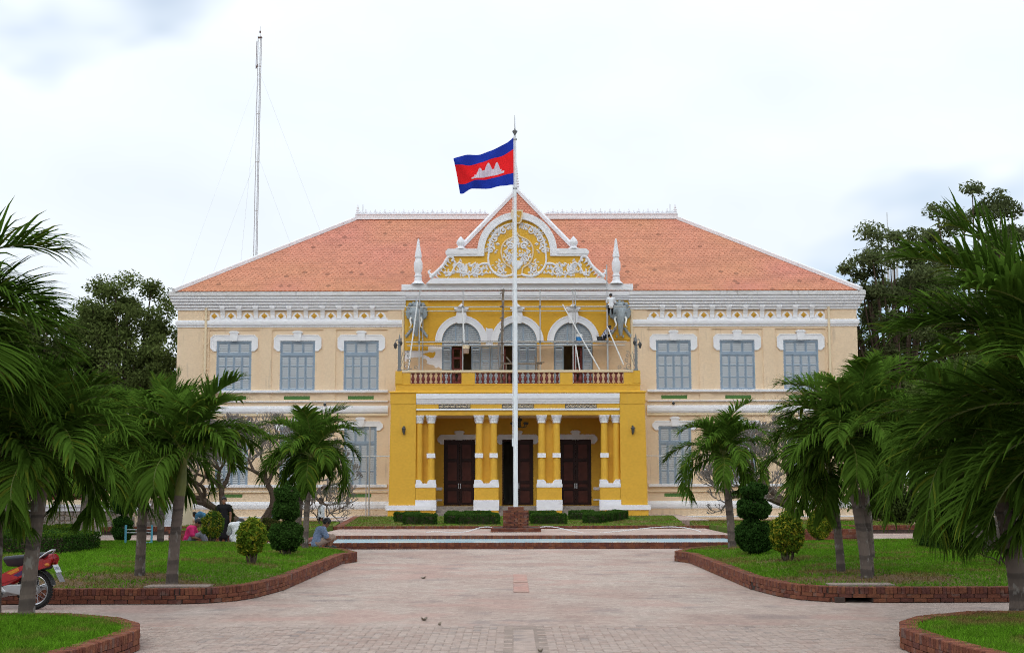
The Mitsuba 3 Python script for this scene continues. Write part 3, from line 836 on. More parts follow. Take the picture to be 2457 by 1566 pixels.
dw = [rect(x - 0.95, x + 0.95, 0.62, 4.61) for x in (-3.56, 0.0, 3.54)]
bay = rect(-6.95, 6.95, 7.21, 13.3).difference(unary_union([arch(x, AR) for x in AX]))
bpart('bay_wall', MB().xz(bay, FY - 0.1, FY + 0.35), 'bay_paint')
bpart('bay_pilaster', MB().box(-6.97, -5.52, FY - 0.16, FY - 0.102, 10.1, 13.2).box(5.52, 6.97, FY - 0.16, FY - 0.102, 10.75, 13.2), 'yellow_paint')
bpart('porch_back_wall', MB().xz(rect(-6.95, 6.95, 0.1, 7.2).difference(unary_union(dw)), FY - 0.1, FY + 0.35), 'yellow_paint')
for x in AX:
    ring = arch(x, AR + 0.42, SP - 0.03).difference(arch(x, AR, 5))
    m = MB().xz(ring.intersection(rect(-9, 9, SP, 14)), FY - 0.2, FY - 0.102)
    m.xz(ring.difference(arch(x, AR + 0.34, 5)).intersection(rect(-9, 9, SP, 14)), FY - 0.25, FY - 0.2)
    m.xz(Polygon([(x - 0.24, 11.75), (x + 0.24, 11.75), (x + 0.33, 12.2), (x + 0.28, 12.55), (x - 0.28, 12.55), (x - 0.33, 12.2)]), FY - 0.33, FY - 0.103)
    m.xz(rect(x - 0.36, x + 0.36, 12.55, 12.62), FY - 0.38, FY - 0.103).xz(rect(x - 0.44, x + 0.44, 12.62, 12.72), FY - 0.44, FY - 0.103)
    m.lathe([(0.34, 12.72), (0.3, 12.76), (0.2, 12.8), (0.16, 12.86), (0.06, 12.94), (0.02, 13.0), (0.0, 13.02)], x, FY - 0.26, 10)
    bpart('arch_surround', m, 'white_paint')

# louvred fanlights and shutters in the arches
for i, x in enumerate(AX):
    wn = key('arched_window', B); labels[wn] = {}
    fan = arch(x, AR - 0.005, SP - 0.28).difference(rect(-9, 9, 0, SP - 0.28))
    inner_ = fan.buffer(-0.09)
    m = MB().xz(fan.difference(inner_), FY - 0.02, FY + 0.1)
    for q in (-0.36, 0.36): m.xz(rect(x + q - 0.04, x + q + 0.04, SP - 0.25, SP + 1.2).intersection(fan), FY - 0.01, FY + 0.1)
    m.xz(fan, FY + 0.085, FY + 0.1)
    bpart('frame', m, 'shutter_paint', wn)
    sl = MB()
    for z in np.arange(SP - 0.15, SP + 1.1, 0.13):
        hw = inner_.intersection(rect(x - 2, x + 2, z - 0.01, z + 0.01)).bounds
        if not hw: continue
        a, b = hw[0], hw[2]
        sl.put([(a, FY, z - 0.04), (b, FY, z - 0.04), (b, FY + 0.06, z + 0.05), (a, FY + 0.06, z + 0.05), (a, FY, z - 0.055), (b, FY, z - 0.055), (b, FY + 0.06, z + 0.035), (a, FY + 0.06, z + 0.035)], [(0, 1, 2, 3), (4, 7, 6, 5), (0, 4, 5, 1)])
    bpart('slats', sl, 'slat_paint', wn, kind='stuff')
    leaves = {0: [(-1.19, -0.62), (0.62, 1.19)], 1: [(0.05, 0.6), (0.62, 1.19)], 2: [(-1.17, -0.6), (0.58, 1.17)]}[i]
    lf, sl = MB(), MB()

    def louvre_leaf(x0, x1, y, z0=7.3, z1=SP - 0.29):
        lf.box(x0, x0 + 0.08, y, y + 0.05, z0, z1).box(x1 - 0.08, x1, y, y + 0.05, z0, z1)
        zs = [z0, z0 + 1.1, z0 + 2.1, z1]
        for k, zz in enumerate(zs): lf.box(x0 + 0.08, x1 - 0.08, y, y + 0.05, zz - (0.08 if k == 3 else 0.04 if k else 0), zz + (0.04 if 0 < k < 3 else 0.08 if k == 0 else 0))
        for z in np.arange(z0 + 0.12, z1 - 0.1, 0.13):
            sl.put([(x0 + 0.08, y, z - 0.04), (x1 - 0.08, y, z - 0.04), (x1 - 0.08, y + 0.05, z + 0.05), (x0 + 0.08, y + 0.05, z + 0.05), (x0 + 0.08, y, z - 0.055), (x1 - 0.08, y, z - 0.055), (x1 - 0.08, y + 0.05, z + 0.035), (x0 + 0.08, y + 0.05, z + 0.035)], [(0, 1, 2, 3), (4, 7, 6, 5), (0, 4, 5, 1)])
    for a, b in leaves: louvre_leaf(x + a, x + b, FY - 0.02)
    if i == 0: louvre_leaf(x + 1.22, x + 1.8, FY - 0.3); louvre_leaf(x + 1.84, x + 2.42, FY - 0.26)
    bpart('shutter', lf, 'shutter_paint', wn); bpart('shutter_slats', sl, 'slat_paint', wn, kind='stuff')
    dm = MB()
    for (a, b) in {0: [(-0.6, 0.02)], 1: [(-0.9, -0.75)], 2: [(0.0, 0.56)]}[i]:
        dm.box(x + a, x + a + 0.12, FY + 0.3, FY + 0.35, 7.3, 10.3).box(x + b - 0.12, x + b, FY + 0.3, FY + 0.35, 7.3, 10.3)
        for z in (7.3, 8.1, 8.9, 9.6, 10.2): dm.box(x + a, x + b, FY + 0.3, FY + 0.35, z, z + 0.12)
        dm.box(x + a + 0.1, x + b - 0.1, FY + 0.33, FY + 0.345, 7.3, 8.1)
    bpart('door', dm, 'maroon_paint', wn)
bpart('room_wall', MB().box(-6.6, 6.6, FY + 7.0, FY + 7.1, 7.3, 12.6).box(-6.7, -6.6, FY + 0.36, FY + 7.0, 7.3, 12.6).box(6.6, 6.7, FY + 0.36, FY + 7.0, 7.3, 12.6).box(-6.7, 6.7, FY + 0.36, FY + 7.1, 12.6, 12.7), 'room_plaster')
bpart('room_floor', MB().box(-6.7, 6.7, FY + 0.36, FY + 7.1, 7.22, 7.3), 'room_floor')

# central cornice, attic and pediment
cpath = [(6.95, FY, 1, 0), (6.95, FY - 0.3, 1, -1), (-6.95, FY - 0.3, -1, -1), (-6.95, FY, -1, 0)]
bpart('central_cornice', MB().put(*moulding(cpath, [(-0.3, 13.2), (0.02, 13.2), (0.04, 13.29), (-0.03, 13.295), (-0.03, 13.33), (0.1, 13.335), (0.12, 13.41), (0.04, 13.415), (0.04, 13.45), (0.15, 13.455), (0.16, 13.72), (0.08, 13.725), (0.08, 13.76), (0.2, 13.765), (0.22, 13.84), (-0.3, 13.84)])), 'white_paint')
bpart('attic_block', MB().box(-7.15, 7.15, FY - 0.5, FY + 0.6, 13.84, 14.16), 'white_paint')
PY = 81.2
base_poly = Polygon([(-5.62, 14.16), (5.62, 14.16), (5.28, 14.5), (-5.28, 14.5)])
pd = bpart('pediment', MB().xz(base_poly, PY, PY + 0.5), 'white_paint')
yel = Polygon([(-4.98, 14.5), (4.98, 14.5), (4.1, 15.87), (-4.1, 15.87)]).union(Point(0, 16.15).buffer(2.06, quad_segs=24).intersection(rect(-3, 3, 15.8, 19)))
bpart('ground', MB().xz(yel, PY + 0.1, PY + 0.5), 'yellow_paint', pd)
cop = MB()
ringp = Point(0, 16.15).buffer(2.46, quad_segs=28).difference(Point(0, 16.15).buffer(2.03, quad_segs=28)).intersection(rect(-3, 3, 16.15, 19)).union(rect(-2.46, -2.03, 15.87, 16.15)).union(rect(2.03, 2.46, 15.87, 16.15))
cop.xz(ringp, PY - 0.05, PY + 0.5)
rim2 = Point(0, 16.15).buffer(2.12, quad_segs=28).difference(Point(0, 16.15).buffer(2.03, quad_segs=28)).intersection(rect(-3, 3, 16.0, 19))
cop.xz(rim2, PY - 0.1, PY - 0.05)
for s in (-1, 1):
    sl_ = Polygon([(s * 2.462, 15.98), (s * 4.38, 15.98), (s * 4.42, 16.04), (s * 4.42, 16.18), (s * 4.25, 16.32), (s * 2.44, 16.32)])
    cop.xz(sl_, PY - 0.08, PY + 0.55)
    cop.xz(rect(s * 2.035, s * 4.34, 15.86, 15.978), PY - 0.03, PY + 0.5)
bpart('coping', cop, 'white_paint', pd)

# relief: scrolls and leaves, modelled on one half and mirrored
rel = MB()


def relief_tube(pts, r0, r1, y=0.03):
    p = spline(pts, 26)
    q = np.stack([p[:, 0], np.full(len(p), PY + y + 0.04), p[:, 1]], 1)
    rel.tube(q, np.linspace(r0, r1, len(q)), 6)


def curl(cx, cz, r, turns, start, sgn, w=0.055):
    t = np.linspace(0, 1, 30)
    a = start + sgn * turns * 2 * PI * t
    rr = r * (1 - 0.82 * t)
    q = np.stack([cx + rr * np.cos(a), np.full(30, PY + 0.06), cz + rr * np.sin(a)], 1)
    rel.tube(q, w * (1 - 0.45 * t), 6)
    rel.ball((cx, PY + 0.05, cz), (r * 0.24, 0.07, r * 0.24), 1)


def leaf_relief(x, z, ang, L, w):
    c, s = math.cos(ang), math.sin(ang)
    pr = [(0, 0), (0.25, 0.8), (0.5, 1.0), (0.75, 0.7), (1.0, 0)]
    top = [(x + c * L * t - s * w * k * 0.5, z + s * L * t + c * w * k * 0.5) for t, k in pr]
    bot = [(x + c * L * t + s * w * k * 0.5, z + s * L * t - c * w * k * 0.5) for t, k in pr][1:-1]
    v = [(a, PY + 0.1, b) for a, b in top] + [(a, PY + 0.1, b) for a, b in bot] + [(x + c * L * t, PY + 0.015, z + s * L * t) for t in (0.2, 0.5, 0.8)]
    f = [(0, 8, 1), (1, 8, 9), (1, 9, 2), (2, 9, 10), (2, 10, 3), (3, 10, 4), (0, 5, 8), (5, 9, 8), (5, 6, 9), (6, 10, 9), (6, 7, 10), (7, 4, 10)]
    rel.put(v, f)


rgp = random.Random(4)
for (cx, cz, r, st, sg) in ((3.35, 14.98, 0.27, 1.9, 1), (2.42, 14.98, 0.27, -1.2, -1), (1.05, 14.98, 0.22, 2.2, 1), (1.62, 16.25, 0.23, 3.0, -1), (1.38, 16.95, 0.25, 2.2, -1), (0.85, 17.45, 0.22, 1.5, -1),
                            (0.42, 16.5, 0.24, 0.4, 1), (0.55, 15.75, 0.2, 3.6, 1), (0.2, 15.95, 0.12, 1.0, -1), (4.2, 14.75, 0.14, 0.6, 1)):
    curl(cx, cz, r, 1.35, st, sg)
    for j in range(6):
        a = rgp.uniform(0, 2 * PI)
        leaf_relief(cx + (r + 0.02) * math.cos(a), cz + (r + 0.02) * math.sin(a), a + sg * 0.8, rgp.uniform(0.16, 0.27), rgp.uniform(0.09, 0.14))
relief_tube([(0.25, 14.75), (0.7, 14.62), (1.15, 14.68), (1.55, 15.0), (1.75, 15.4), (1.78, 15.9), (1.7, 16.3)], 0.085, 0.06)
relief_tube([(1.75, 15.35), (2.05, 15.42), (2.35, 15.3), (2.6, 14.95), (2.85, 14.72), (3.1, 14.75)], 0.075, 0.05)
relief_tube([(3.1, 14.75), (3.3, 15.2), (3.55, 15.45), (3.8, 15.3), (4.0, 14.95), (4.45, 14.65)], 0.07, 0.05)
relief_tube([(1.7, 16.3), (1.66, 16.8), (1.4, 17.3), (0.95, 17.7), (0.4, 17.9)], 0.06, 0.045)
for j in range(105):
    u = rgp.random()
    x = rgp.choice([rgp.uniform(0.6, 4.0), rgp.uniform(2.0, 3.9)]); z = rgp.uniform(14.68, 15.5)
    if x > 4.6 - (z - 14.5) * 0.6: continue
    leaf_relief(x, z, rgp.uniform(0, 2 * PI), rgp.uniform(0.2, 0.34), rgp.uniform(0.09, 0.15))
for j in range(75):
    a = rgp.uniform(0.02, 1.5); r = rgp.uniform(1.42, 1.8)
    leaf_relief(r * math.cos(a), 16.15 + r * math.sin(a), a + rgp.uniform(-1.4, 1.4), rgp.uniform(0.16, 0.28), rgp.uniform(0.08, 0.14))
for j in range(46):
    a = rgp.uniform(-1.5, 1.6); r = rgp.uniform(0.35, 0.82)
    leaf_relief(max(0.05, r * math.cos(a)), 16.1 + r * math.sin(a), a + rgp.uniform(-1, 1), rgp.uniform(0.15, 0.25), rgp.uniform(0.08, 0.13))
leaf_relief(0.0, 16.6, PI / 2, 0.6, 0.24); leaf_relief(0.02, 15.0, PI / 2, 0.55, 0.5)
rel.xz(Polygon([(0, 15.05), (0.32, 15.35), (0.36, 15.55), (0, 15.6)]), PY + 0.0, PY + 0.1)
bpart('relief', mirrored(rel), 'white_paint', pd, smooth=40)
med = spline([(0, 17.35), (0.16, 17.1), (0.5, 16.95), (0.85, 16.65), (0.98, 16.2), (0.9, 15.7), (0.62, 15.3), (0.35, 15.12), (0.3, 14.85), (0, 14.66)], 50)
bpart('medallion_rim', mirrored(MB().tube(np.stack([med[:, 0], np.full(50, PY + 0.05), med[:, 1]], 1), 0.05, 6)), 'cream_trim', pd, smooth=40)
vol = MB()
p_ = spline([(5.35, 14.52), (5.0, 14.85), (4.65, 15.2), (4.42, 15.55), (4.25, 15.8), (4.02, 15.82), (3.95, 15.66), (4.06, 15.58)], 30)
vol.tube(np.stack([p_[:, 0], np.full(30, PY + 0.05), p_[:, 1]], 1), np.linspace(0.13, 0.08, 30), 8)
p_ = spline([(5.3, 14.7), (5.45, 14.95), (5.32, 15.0)], 8)
vol.tube(np.stack([p_[:, 0], np.full(8, PY + 0.05), p_[:, 1]], 1), np.linspace(0.1, 0.03, 8), 6)
for j in range(6):
    t = j / 5; leaf = (4.9 - 0.75 * t + 0.1, 14.75 + 0.9 * t)
    vol.tube([(leaf[0], PY + 0.04, leaf[1]), (leaf[0] + 0.02, PY + 0.02, leaf[1] - 0.12), (leaf[0] - 0.16, PY + 0.05, leaf[1] - 0.24)], [0.07, 0.06, 0.02], 6)
bpair('side_scroll', vol, 'white_paint', pd, smooth=40)
sh = Polygon([(-0.36, 18.72), (0.36, 18.72), (0.36, 18.4), (0.26, 17.98), (0.14, 17.86), (-0.14, 17.86), (-0.26, 17.98), (-0.36, 18.4)])
bpart('keystone_shield', MB().xz(sh, PY - 0.2, PY + 0.4), 'cream_trim', pd)
bpart('shield_face', MB().xz(sh.buffer(-0.09), PY - 0.23, PY - 0.2), 'gold_paint', pd)
gl = MB()
for (x, z) in ((-0.13, 18.3), (0.0, 18.32), (0.13, 18.3)):
    gl.tube([(x - 0.05, PY - 0.24, z - 0.06), (x - 0.04, PY - 0.24, z + 0.05), (x + 0.02, PY - 0.24, z + 0.07), (x + 0.05, PY - 0.24, z - 0.02), (x, PY - 0.24, z - 0.02)], 0.016, 5)
bpart('shield_lettering', gl, 'white_paint', pd)
bud = [(0.36, 16.32), (0.36, 16.36), (0.22, 16.42), (0.17, 16.5), (0.2, 16.56), (0.26, 16.66), (0.27, 16.76), (0.2, 16.92), (0.1, 17.04), (0.0, 17.16)]
ob = [(0.42, 14.16), (0.42, 14.2), (0.3, 14.3), (0.22, 14.42), (0.24, 14.5), (0.19, 14.6), (0.25, 14.68), (0.19, 14.78), (0.19, 14.9), (0.24, 14.98), (0.27, 15.2), (0.27, 15.5), (0.2, 15.68), (0.17, 15.8), (0.22, 15.86), (0.2, 16.05), (0.19, 16.1), (0.12, 16.5), (0.07, 16.9), (0.05, 17.0), (0.0, 17.03)]
for s in (-1, 1):
    bpart('lotus_finial', MB().lathe(bud, s * 3.49, PY + 0.2, 14).box(s * 3.49 - 0.3, s * 3.49 + 0.3, PY, PY + 0.5, 16.32, 16.35), 'white_paint', smooth=40)
    bpart('obelisk_finial', MB().lathe(ob, s * 6.13, PY + 0.4, 16), 'white_paint', smooth=40)

# elephant heads on the pilasters


def elephant(x, tag):
    e = key('elephant_head', B); labels[e] = {'label': tag}
    y = FY - 0.16
    m = MB()
    for i in range(15):
        a = -0.55 + (PI + 1.1) * i / 14
        m.put([(x, y, 12.35), (x + 0.66 * math.cos(a - 0.12), y - 0.06, 12.45 + 0.66 * math.sin(a - 0.12)), (x + 0.72 * math.cos(a), y - 0.13, 12.45 + 0.72 * math.sin(a)), (x + 0.66 * math.cos(a + 0.12), y - 0.06, 12.45 + 0.66 * math.sin(a + 0.12)), (x, y - 0.3, 12.35)], [(0, 1, 4), (1, 2, 4), (2, 3, 4), (3, 0, 4)])
    for i in range(5): m.ball((x + (i - 2) * 0.2, y - 0.15, 13.05 - abs(i - 2) * 0.06), (0.11, 0.1, 0.13), 1)
    bpart('fan', m, 'statue_grey', e)
    h = MB().ball((x, y - 0.3, 12.5), (0.42, 0.34, 0.36), 3).ball((x, y - 0.42, 12.83), (0.2, 0.18, 0.17), 2)
    t = spline([(0, -0.5, 12.45), (0, -0.66, 12.1), (0, -0.62, 11.6), (0, -0.5, 11.15), (0.02, -0.42, 10.95)], 18)
    h.tube(t + np.array([x, y, 0]), np.linspace(0.3, 0.09, 18), 12)
    for s in (-1, 1): h.tube(spline([(s * 0.2, -0.5, 12.2), (s * 0.3, -0.5, 11.95), (s * 0.22, -0.52, 11.7)], 8) + np.array([x, y, 0]), np.linspace(0.14, 0.08, 8), 8)
    bpart('head', h, 'statue_grey', e, smooth=50)
    q = MB().box(x - 0.4, x + 0.4, y - 0.6, y - 0.2, 12.36, 12.42)
    for s in (-1, 1):
        q.put([(x + s * 0.3, y - 0.3, 12.6), (x + s * 0.62, y - 0.36, 12.55), (x + s * 0.66, y - 0.3, 12.25), (x + s * 0.42, y - 0.28, 11.95), (x + s * 0.28, y - 0.32, 12.15), (x + s * 0.45, y - 0.1, 12.3)], [(0, 1, 4), (1, 2, 4), (2, 3, 4), (0, 5, 1), (1, 5, 2), (2, 5, 3), (3, 5, 4), (4, 5, 0)])
        for k in range(4):
            q.put([(x + s * (0.2 + 0.1 * k), y - 0.12, 11.5 - 0.13 * k), (x + s * (0.42 + 0.1 * k), y - 0.14, 11.45 - 0.13 * k), (x + s * (0.36 + 0.1 * k), y - 0.12, 11.22 - 0.13 * k), (x + s * (0.2 + 0.1 * k), y, 11.35 - 0.13 * k), (x + s * (0.28 + 0.1 * k), y - 0.2, 11.4 - 0.13 * k)], [(0, 1, 4), (1, 2, 4), (2, 3, 4), (3, 0, 4)])
        q.box(x + s * 0.2 - 0.04, x + s * 0.2 + 0.04, y - 0.2, y, 10.85, 11.0)
    bpart('trappings', q, 'statue_grey', e)
    tk = MB()
    for s in (-1, 1): tk.tube(spline([(s * 0.27, -0.62, 12.05), (s * 0.33, -0.74, 11.8), (s * 0.28, -0.84, 11.55), (s * 0.42, -0.86, 11.4)], 12) + np.array([x, y, 0]), np.linspace(0.075, 0.02, 12), 8)
    bpart('tusks', tk, 'ivory', e, smooth=50)


elephant(-6.22, 'grey elephant head with white tusks, left of the arches')
elephant(6.33, 'grey elephant head with white tusks, beside the sitting painter')

# ------------------------------------------------------------------ roof
EZ, RZ, RY = 13.74, 20.2, 91.3
XE, XR = 21.2, 11.2
rf = bpart('roof', MB().put([(-XE, 81.5, EZ), (XE, 81.5, EZ), (XE, 101.1, EZ), (-XE, 101.1, EZ), (-XR, RY, RZ), (XR, RY, RZ)], [(0, 1, 5), (0, 5, 4), (2, 3, 4), (2, 4, 5), (1, 2, 5), (3, 0, 4)]), 'tile_plain')
AXY, AZ, PW, BY, BZ = 84.5, 20.72, 3.72, 81.74, 16.2      # the steep little roof behind the pediment
bpart('front_roof', MB().put([(-PW, BY, BZ), (PW, BY, BZ), (0, AXY, AZ), (0, 93.0, AZ), (-PW, 93.0, BZ), (PW, 93.0, BZ)], [(0, 1, 2), (1, 5, 3), (1, 3, 2), (4, 0, 2), (4, 2, 3), (5, 4, 3)]), 'tile_plain')
bpart('pediment_back', MB().box(-PW - 0.1, PW + 0.1, 81.72, 86.5, 13.85, 16.19), 'white_paint')


def tiles(o, u, v, outline, row, wd, seed, lift=0.022):
    """Pointed clay tiles on a slope: o the origin, u across, v up the slope, outline a polygon in (u, v) metres."""
    rg = np.random.default_rng(seed)
    o, u, v = np.asarray(o, float), unit(u), unit(v)
    n = unit(np.cross(u, v))
    x0, y0, x1, y1 = outline.bounds
    C = []
    for j in range(int((y1 - y0) / row) + 1):
        xs = np.arange(x0 - wd + (0.5 * wd if j % 2 else 0), x1 + wd, wd)
        C.append(np.stack([xs, np.full(len(xs), y0 + j * row)], 1))
    C = np.vstack(C)
    import shapely
    C = C[shapely.contains_xy(outline, C[:, 0], C[:, 1] + row * 0.4)]
    k = len(C)
    h = wd * 0.49
    a = rg.normal(0, 0.006, k)
    L = lift + rg.uniform(-0.006, 0.012, k)
    loc = [(-h, row * 1.25, 0.0), (h, row * 1.25, 0.0), (h, row * 0.35, 0.6), (0, -row * 0.12, 1.0), (-h, row * 0.35, 0.6), (h, row * 0.35, 0.0), (0, -row * 0.12, 0.1), (-h, row * 0.35, 0.0)]
    V = np.stack([o + (C[:, 0] + q[0] + a)[:, None] * u + (C[:, 1] + q[1])[:, None] * v + ((0.012 + q[2] * L))[:, None] * n for q in loc], 1)
    F = np.array([(0, 4, 1), (1, 4, 2), (4, 3, 2), (2, 3, 6), (2, 6, 5), (3, 4, 7), (3, 7, 6)])
    F = (F[None] + (np.arange(k) * 8)[:, None, None]).reshape(-1, 3)
    big = meshkit.noise(np.c_[C * 0.35, C[:, 0] * 0], seed)[:, None]
    old = meshkit.noise(np.c_[C[:, 0] * 0.9, C[:, 1] * 2.2, C[:, 0] * 0], seed + 3)[:, None]
    col = np.array([0.54, 0.245, 0.140]) * (1 - big) + np.array([0.55, 0.220, 0.160]) * big
    col = col * (1 - 0.10 * np.clip((old - 0.55) * 4, 0, 1)) * rg.uniform(0.93, 1.07, (k, 1))
    dark = rg.random((k, 1)) < 0.012
    col = np.where(dark, col * 0.6, col)
    return (V.reshape(-1, 3), F), np.repeat(col, 8, 0)


fl = math.hypot(RY - 81.5, RZ - EZ)
m_, c_ = tiles((CX, 81.5, EZ), (1, 0, 0), (0, RY - 81.5, RZ - EZ), Polygon([(-XE, 0), (XE, 0), (XR, fl), (-XR, fl)]), 0.29, 0.27, 1)
add('tile_slope', m_, 'roof_tile', rf, kind='stuff', color=c_)
f2 = math.hypot(AXY - BY, AZ - BZ)
m_, c_ = tiles((CX, BY, BZ), (1, 0, 0), (0, AXY - BY, AZ - BZ), Polygon([(-PW, 0), (PW, 0), (0, f2)]), 0.2, 0.22, 2, 0.045)
add('front_tile_slope', m_, 'roof_tile', rf, kind='stuff', color=c_)
for s in (-1, 1):      # side slopes of both roofs
    m_, c_ = tiles((CX + s * XE, 91.3, EZ), (0, s, 0), (-s * (XE - XR), 0, RZ - EZ), Polygon([(-9.8, 0), (9.8, 0), (0, math.hypot(XE - XR, RZ - EZ))]), 0.29, 0.27, 3 + s)
    add('side_tile_slope', m_, 'roof_tile', rf, kind='stuff', color=c_)
    hh_ = math.hypot(PW, AZ - BZ)
    m_, c_ = tiles((CX + s * PW, AXY, BZ), (0, s, 0), (-s * PW, 0, AZ - BZ), Polygon([(-2.76, 0), (8.5, 0), (8.5, hh_), (0, hh_)]) if s > 0 else Polygon([(2.76, 0), (-8.5, 0), (-8.5, hh_), (0, hh_)]), 0.25, 0.25, 6 + s)
    add('side_tile_slope', m_, 'roof_tile', rf, kind='stuff', color=c_)


def cap(a, b, w, h):
    a, b = np.asarray(a, float), np.asarray(b, float)
    t = unit(b - a); s = unit(np.cross(t, (0, 0, 1))); n = np.cross(s, t)
    v = []
    for p in (a, b): v += [p + s * w - n * 0.05, p + s * w + n * h, p + n * (h + 0.05), p - s * w + n * h, p - s * w - n * 0.05]
    f = [(i, (i + 1) % 5, 5 + (i + 1) % 5, 5 + i) for i in range(5)]
    m = MB().put(np.array(v), f)
    return m.put(np.array(v), [(0, 4, 3), (0, 3, 2), (0, 2, 1), (5, 6, 7), (5, 7, 8), (5, 8, 9)])


for s in (-1, 1):
    bpart('hip_cap', cap((s * XE, 81.5, EZ + 0.02), (s * XR, RY, RZ + 0.02), 0.17, 0.16), 'white_paint', rf)
    bpart('hip_cap', cap((s * PW, BY + 0.02, BZ + 0.02), (0, AXY, AZ + 0.02), 0.17, 0.15), 'white_paint', rf)
    m = MB().box(s * XR, s * 1.9, RY - 0.2, RY + 0.2, RZ - 0.02, RZ + 0.3).box(s * XR, s * 1.9, RY - 0.26, RY + 0.26, RZ + 0.3, RZ + 0.36)
    bpart('ridge_cap', m, 'white_paint', rf)
orn = MB().lathe([(0.1, 0), (0.1, 0.04), (0.05, 0.07), (0.05, 0.1), (0.11, 0.16), (0.06, 0.24), (0.03, 0.36), (0, 0.42)], 0, 0, 6)
for s in (-1, 1): orn.tube([(s * 0.02, 0, 0.06), (s * 0.16, 0, 0.12), (s * 0.15, 0, 0.2)], [0.03, 0.03, 0.015], 5)
od = mikit.ply(orn.mesh(), 'white_paint')
n = 0
for s in (-1, 1):
    for i in range(27):
        add('cresting_ornament', od, None, B, to_world=T().translate([CX + s * (2.2 + 0.332 * i), RY, RZ + 0.36]).scale([1, 1, 1.0 if i % 2 else 0.72]))
    bpart('ridge_finial', MB().lathe([(0.16, RZ), (0.16, RZ + 0.4), (0.1, RZ + 0.45), (0.15, RZ + 0.5), (0.08, RZ + 0.58), (0.13, RZ + 0.66), (0.06, RZ + 0.74), (0.09, RZ + 0.82), (0.03, RZ + 0.95), (0, RZ + 1.1)], s * (XR - 0.15), RY, 8), 'white_paint', rf)
    bpart('lightning_rod', MB().tube([(s * (XR - 0.5), RY, RZ), (s * (XR - 0.5), RY, RZ + 1.05)], 0.03, 5), 'wire_grey', rf)
sp = [(0.3, AZ - 0.15)]
for i in range(9):
    z = AZ + 0.1 + i * 0.17; r = 0.2 - 0.018 * i
    sp += [(r, z), (r * 0.5, z + 0.09)]
sp += [(0, AZ + 1.75)]
bpart('roof_spire', MB().lathe(sp, 0, AXY, 10), 'white_paint')

# ------------------------------------------------------------------ porch and balcony
QY = 77.5
po = MB()
for s in (-1, 1):
    x0, x1 = (s * 5.92, s * 7.38)
    # slightly battered pier, with a groove line and a cap
    v = [(x0, QY, 0.7), (s * 7.46, QY - 0.05, 0.7), (s * 7.46, FY, 0.7), (x0, FY, 0.7), (x0, QY, 6.52), (x1, QY, 6.52), (x1, FY, 6.52), (x0, FY, 6.52)]
    f = [(0, 1, 5, 4), (1, 2, 6, 5), (3, 0, 4, 7)]
    po.put(v, f if s > 0 else [q[::-1] for q in f])
    po.box(x0, x1 + s * 0.03, QY - 0.03, FY, 6.53, 7.14)
po.box(-5.9, 5.9, QY + 0.02, QY + 0.5, 6.16, 7.14)
po.box(-5.9, 5.9, QY + 0.06, QY + 0.56, 5.88, 6.155)
porch = bpart('porch', po, 'yellow_paint')
bpart('porch_slab', MB().put(*moulding([(7.36, FY, 1, 0), (7.36, QY, 1, -1), (-7.36, QY, -1, -1), (-7.36, FY, -1, 0)], [(-0.6, 7.142), (0.06, 7.142), (0.12, 7.2), (0.10, 7.24), (0.0, 7.27), (-0.15, 7.3), (-0.6, 7.3)])).box(-7.3, 7.3, QY + 0.3, FY - 0.11, 7.143, 7.2), 'yellow_paint')
bpart('porch_ceiling', MB().box(-5.9, 5.9, QY + 0.57, FY - 0.11, 5.92, 5.98), 'cream_trim')
bpart('porch_plinth', MB().box(-7.62, -5.0, QY - 0.2, QY + 0.4, 0.42, 0.7).box(5.0, 7.62, QY - 0.2, QY + 0.4, 0.42, 0.7).box(-7.62, -7.2, QY + 0.4, FY, 0.42, 0.7).box(7.2, 7.62, QY + 0.4, FY, 0.42, 0.7), 'white_paint')
bpart('porch_footing', MB().box(-7.5, -5.0, QY - 0.12, FY, -0.6, 0.42).box(5.0, 7.5, QY - 0.12, FY, -0.6, 0.42), 'yellow_paint')
bpart('entablature', MB().put(*moulding([(5.9, QY + 0.02, 0, -1), (-5.9, QY + 0.02, 0, -1)], [(0, 6.53), (0.05, 6.53), (0.06, 6.6), (0.1, 6.61), (0.11, 6.69), (0.15, 6.7), (0.16, 6.78), (0.2, 6.8), (0.22, 6.84), (0.22, 7.12), (0, 7.12)]))
      .put(*moulding([(5.9, QY + 0.02, 0, -1), (-5.9, QY + 0.02, 0, -1)], [(0, 6.15), (0.06, 6.15), (0.08, 6.2), (0.06, 6.26), (0, 6.26)])), 'white_paint')
rgo = random.Random(8)
for x in (-3.68, 0.0, 3.66):
    fr = bpart('frieze_panel', MB().box(x - 0.92, x + 0.92, QY - 0.005, QY + 0.03, 6.27, 6.5), 'iron')
    m = MB()
    for i in range(15):
        cx = x - 0.82 + i * 0.117
        q = np.linspace(0, 1, 10); a = (0.3 + i) + q * 6.5 * (1 if i % 2 else -1); r = 0.075 * (1 - 0.75 * q)
        m.tube(np.stack([cx + r * np.cos(a), np.full(10, QY - 0.012), 6.385 + r * np.sin(a)], 1), 0.017, 4)
    bpart('scrollwork', m, 'cream_trim', fr)

# column pairs
COLS = [(-5.75, -5.05), (-2.26, -1.41), (1.38, 2.25), (5.02, 5.72)]
cy = QY + 0.32


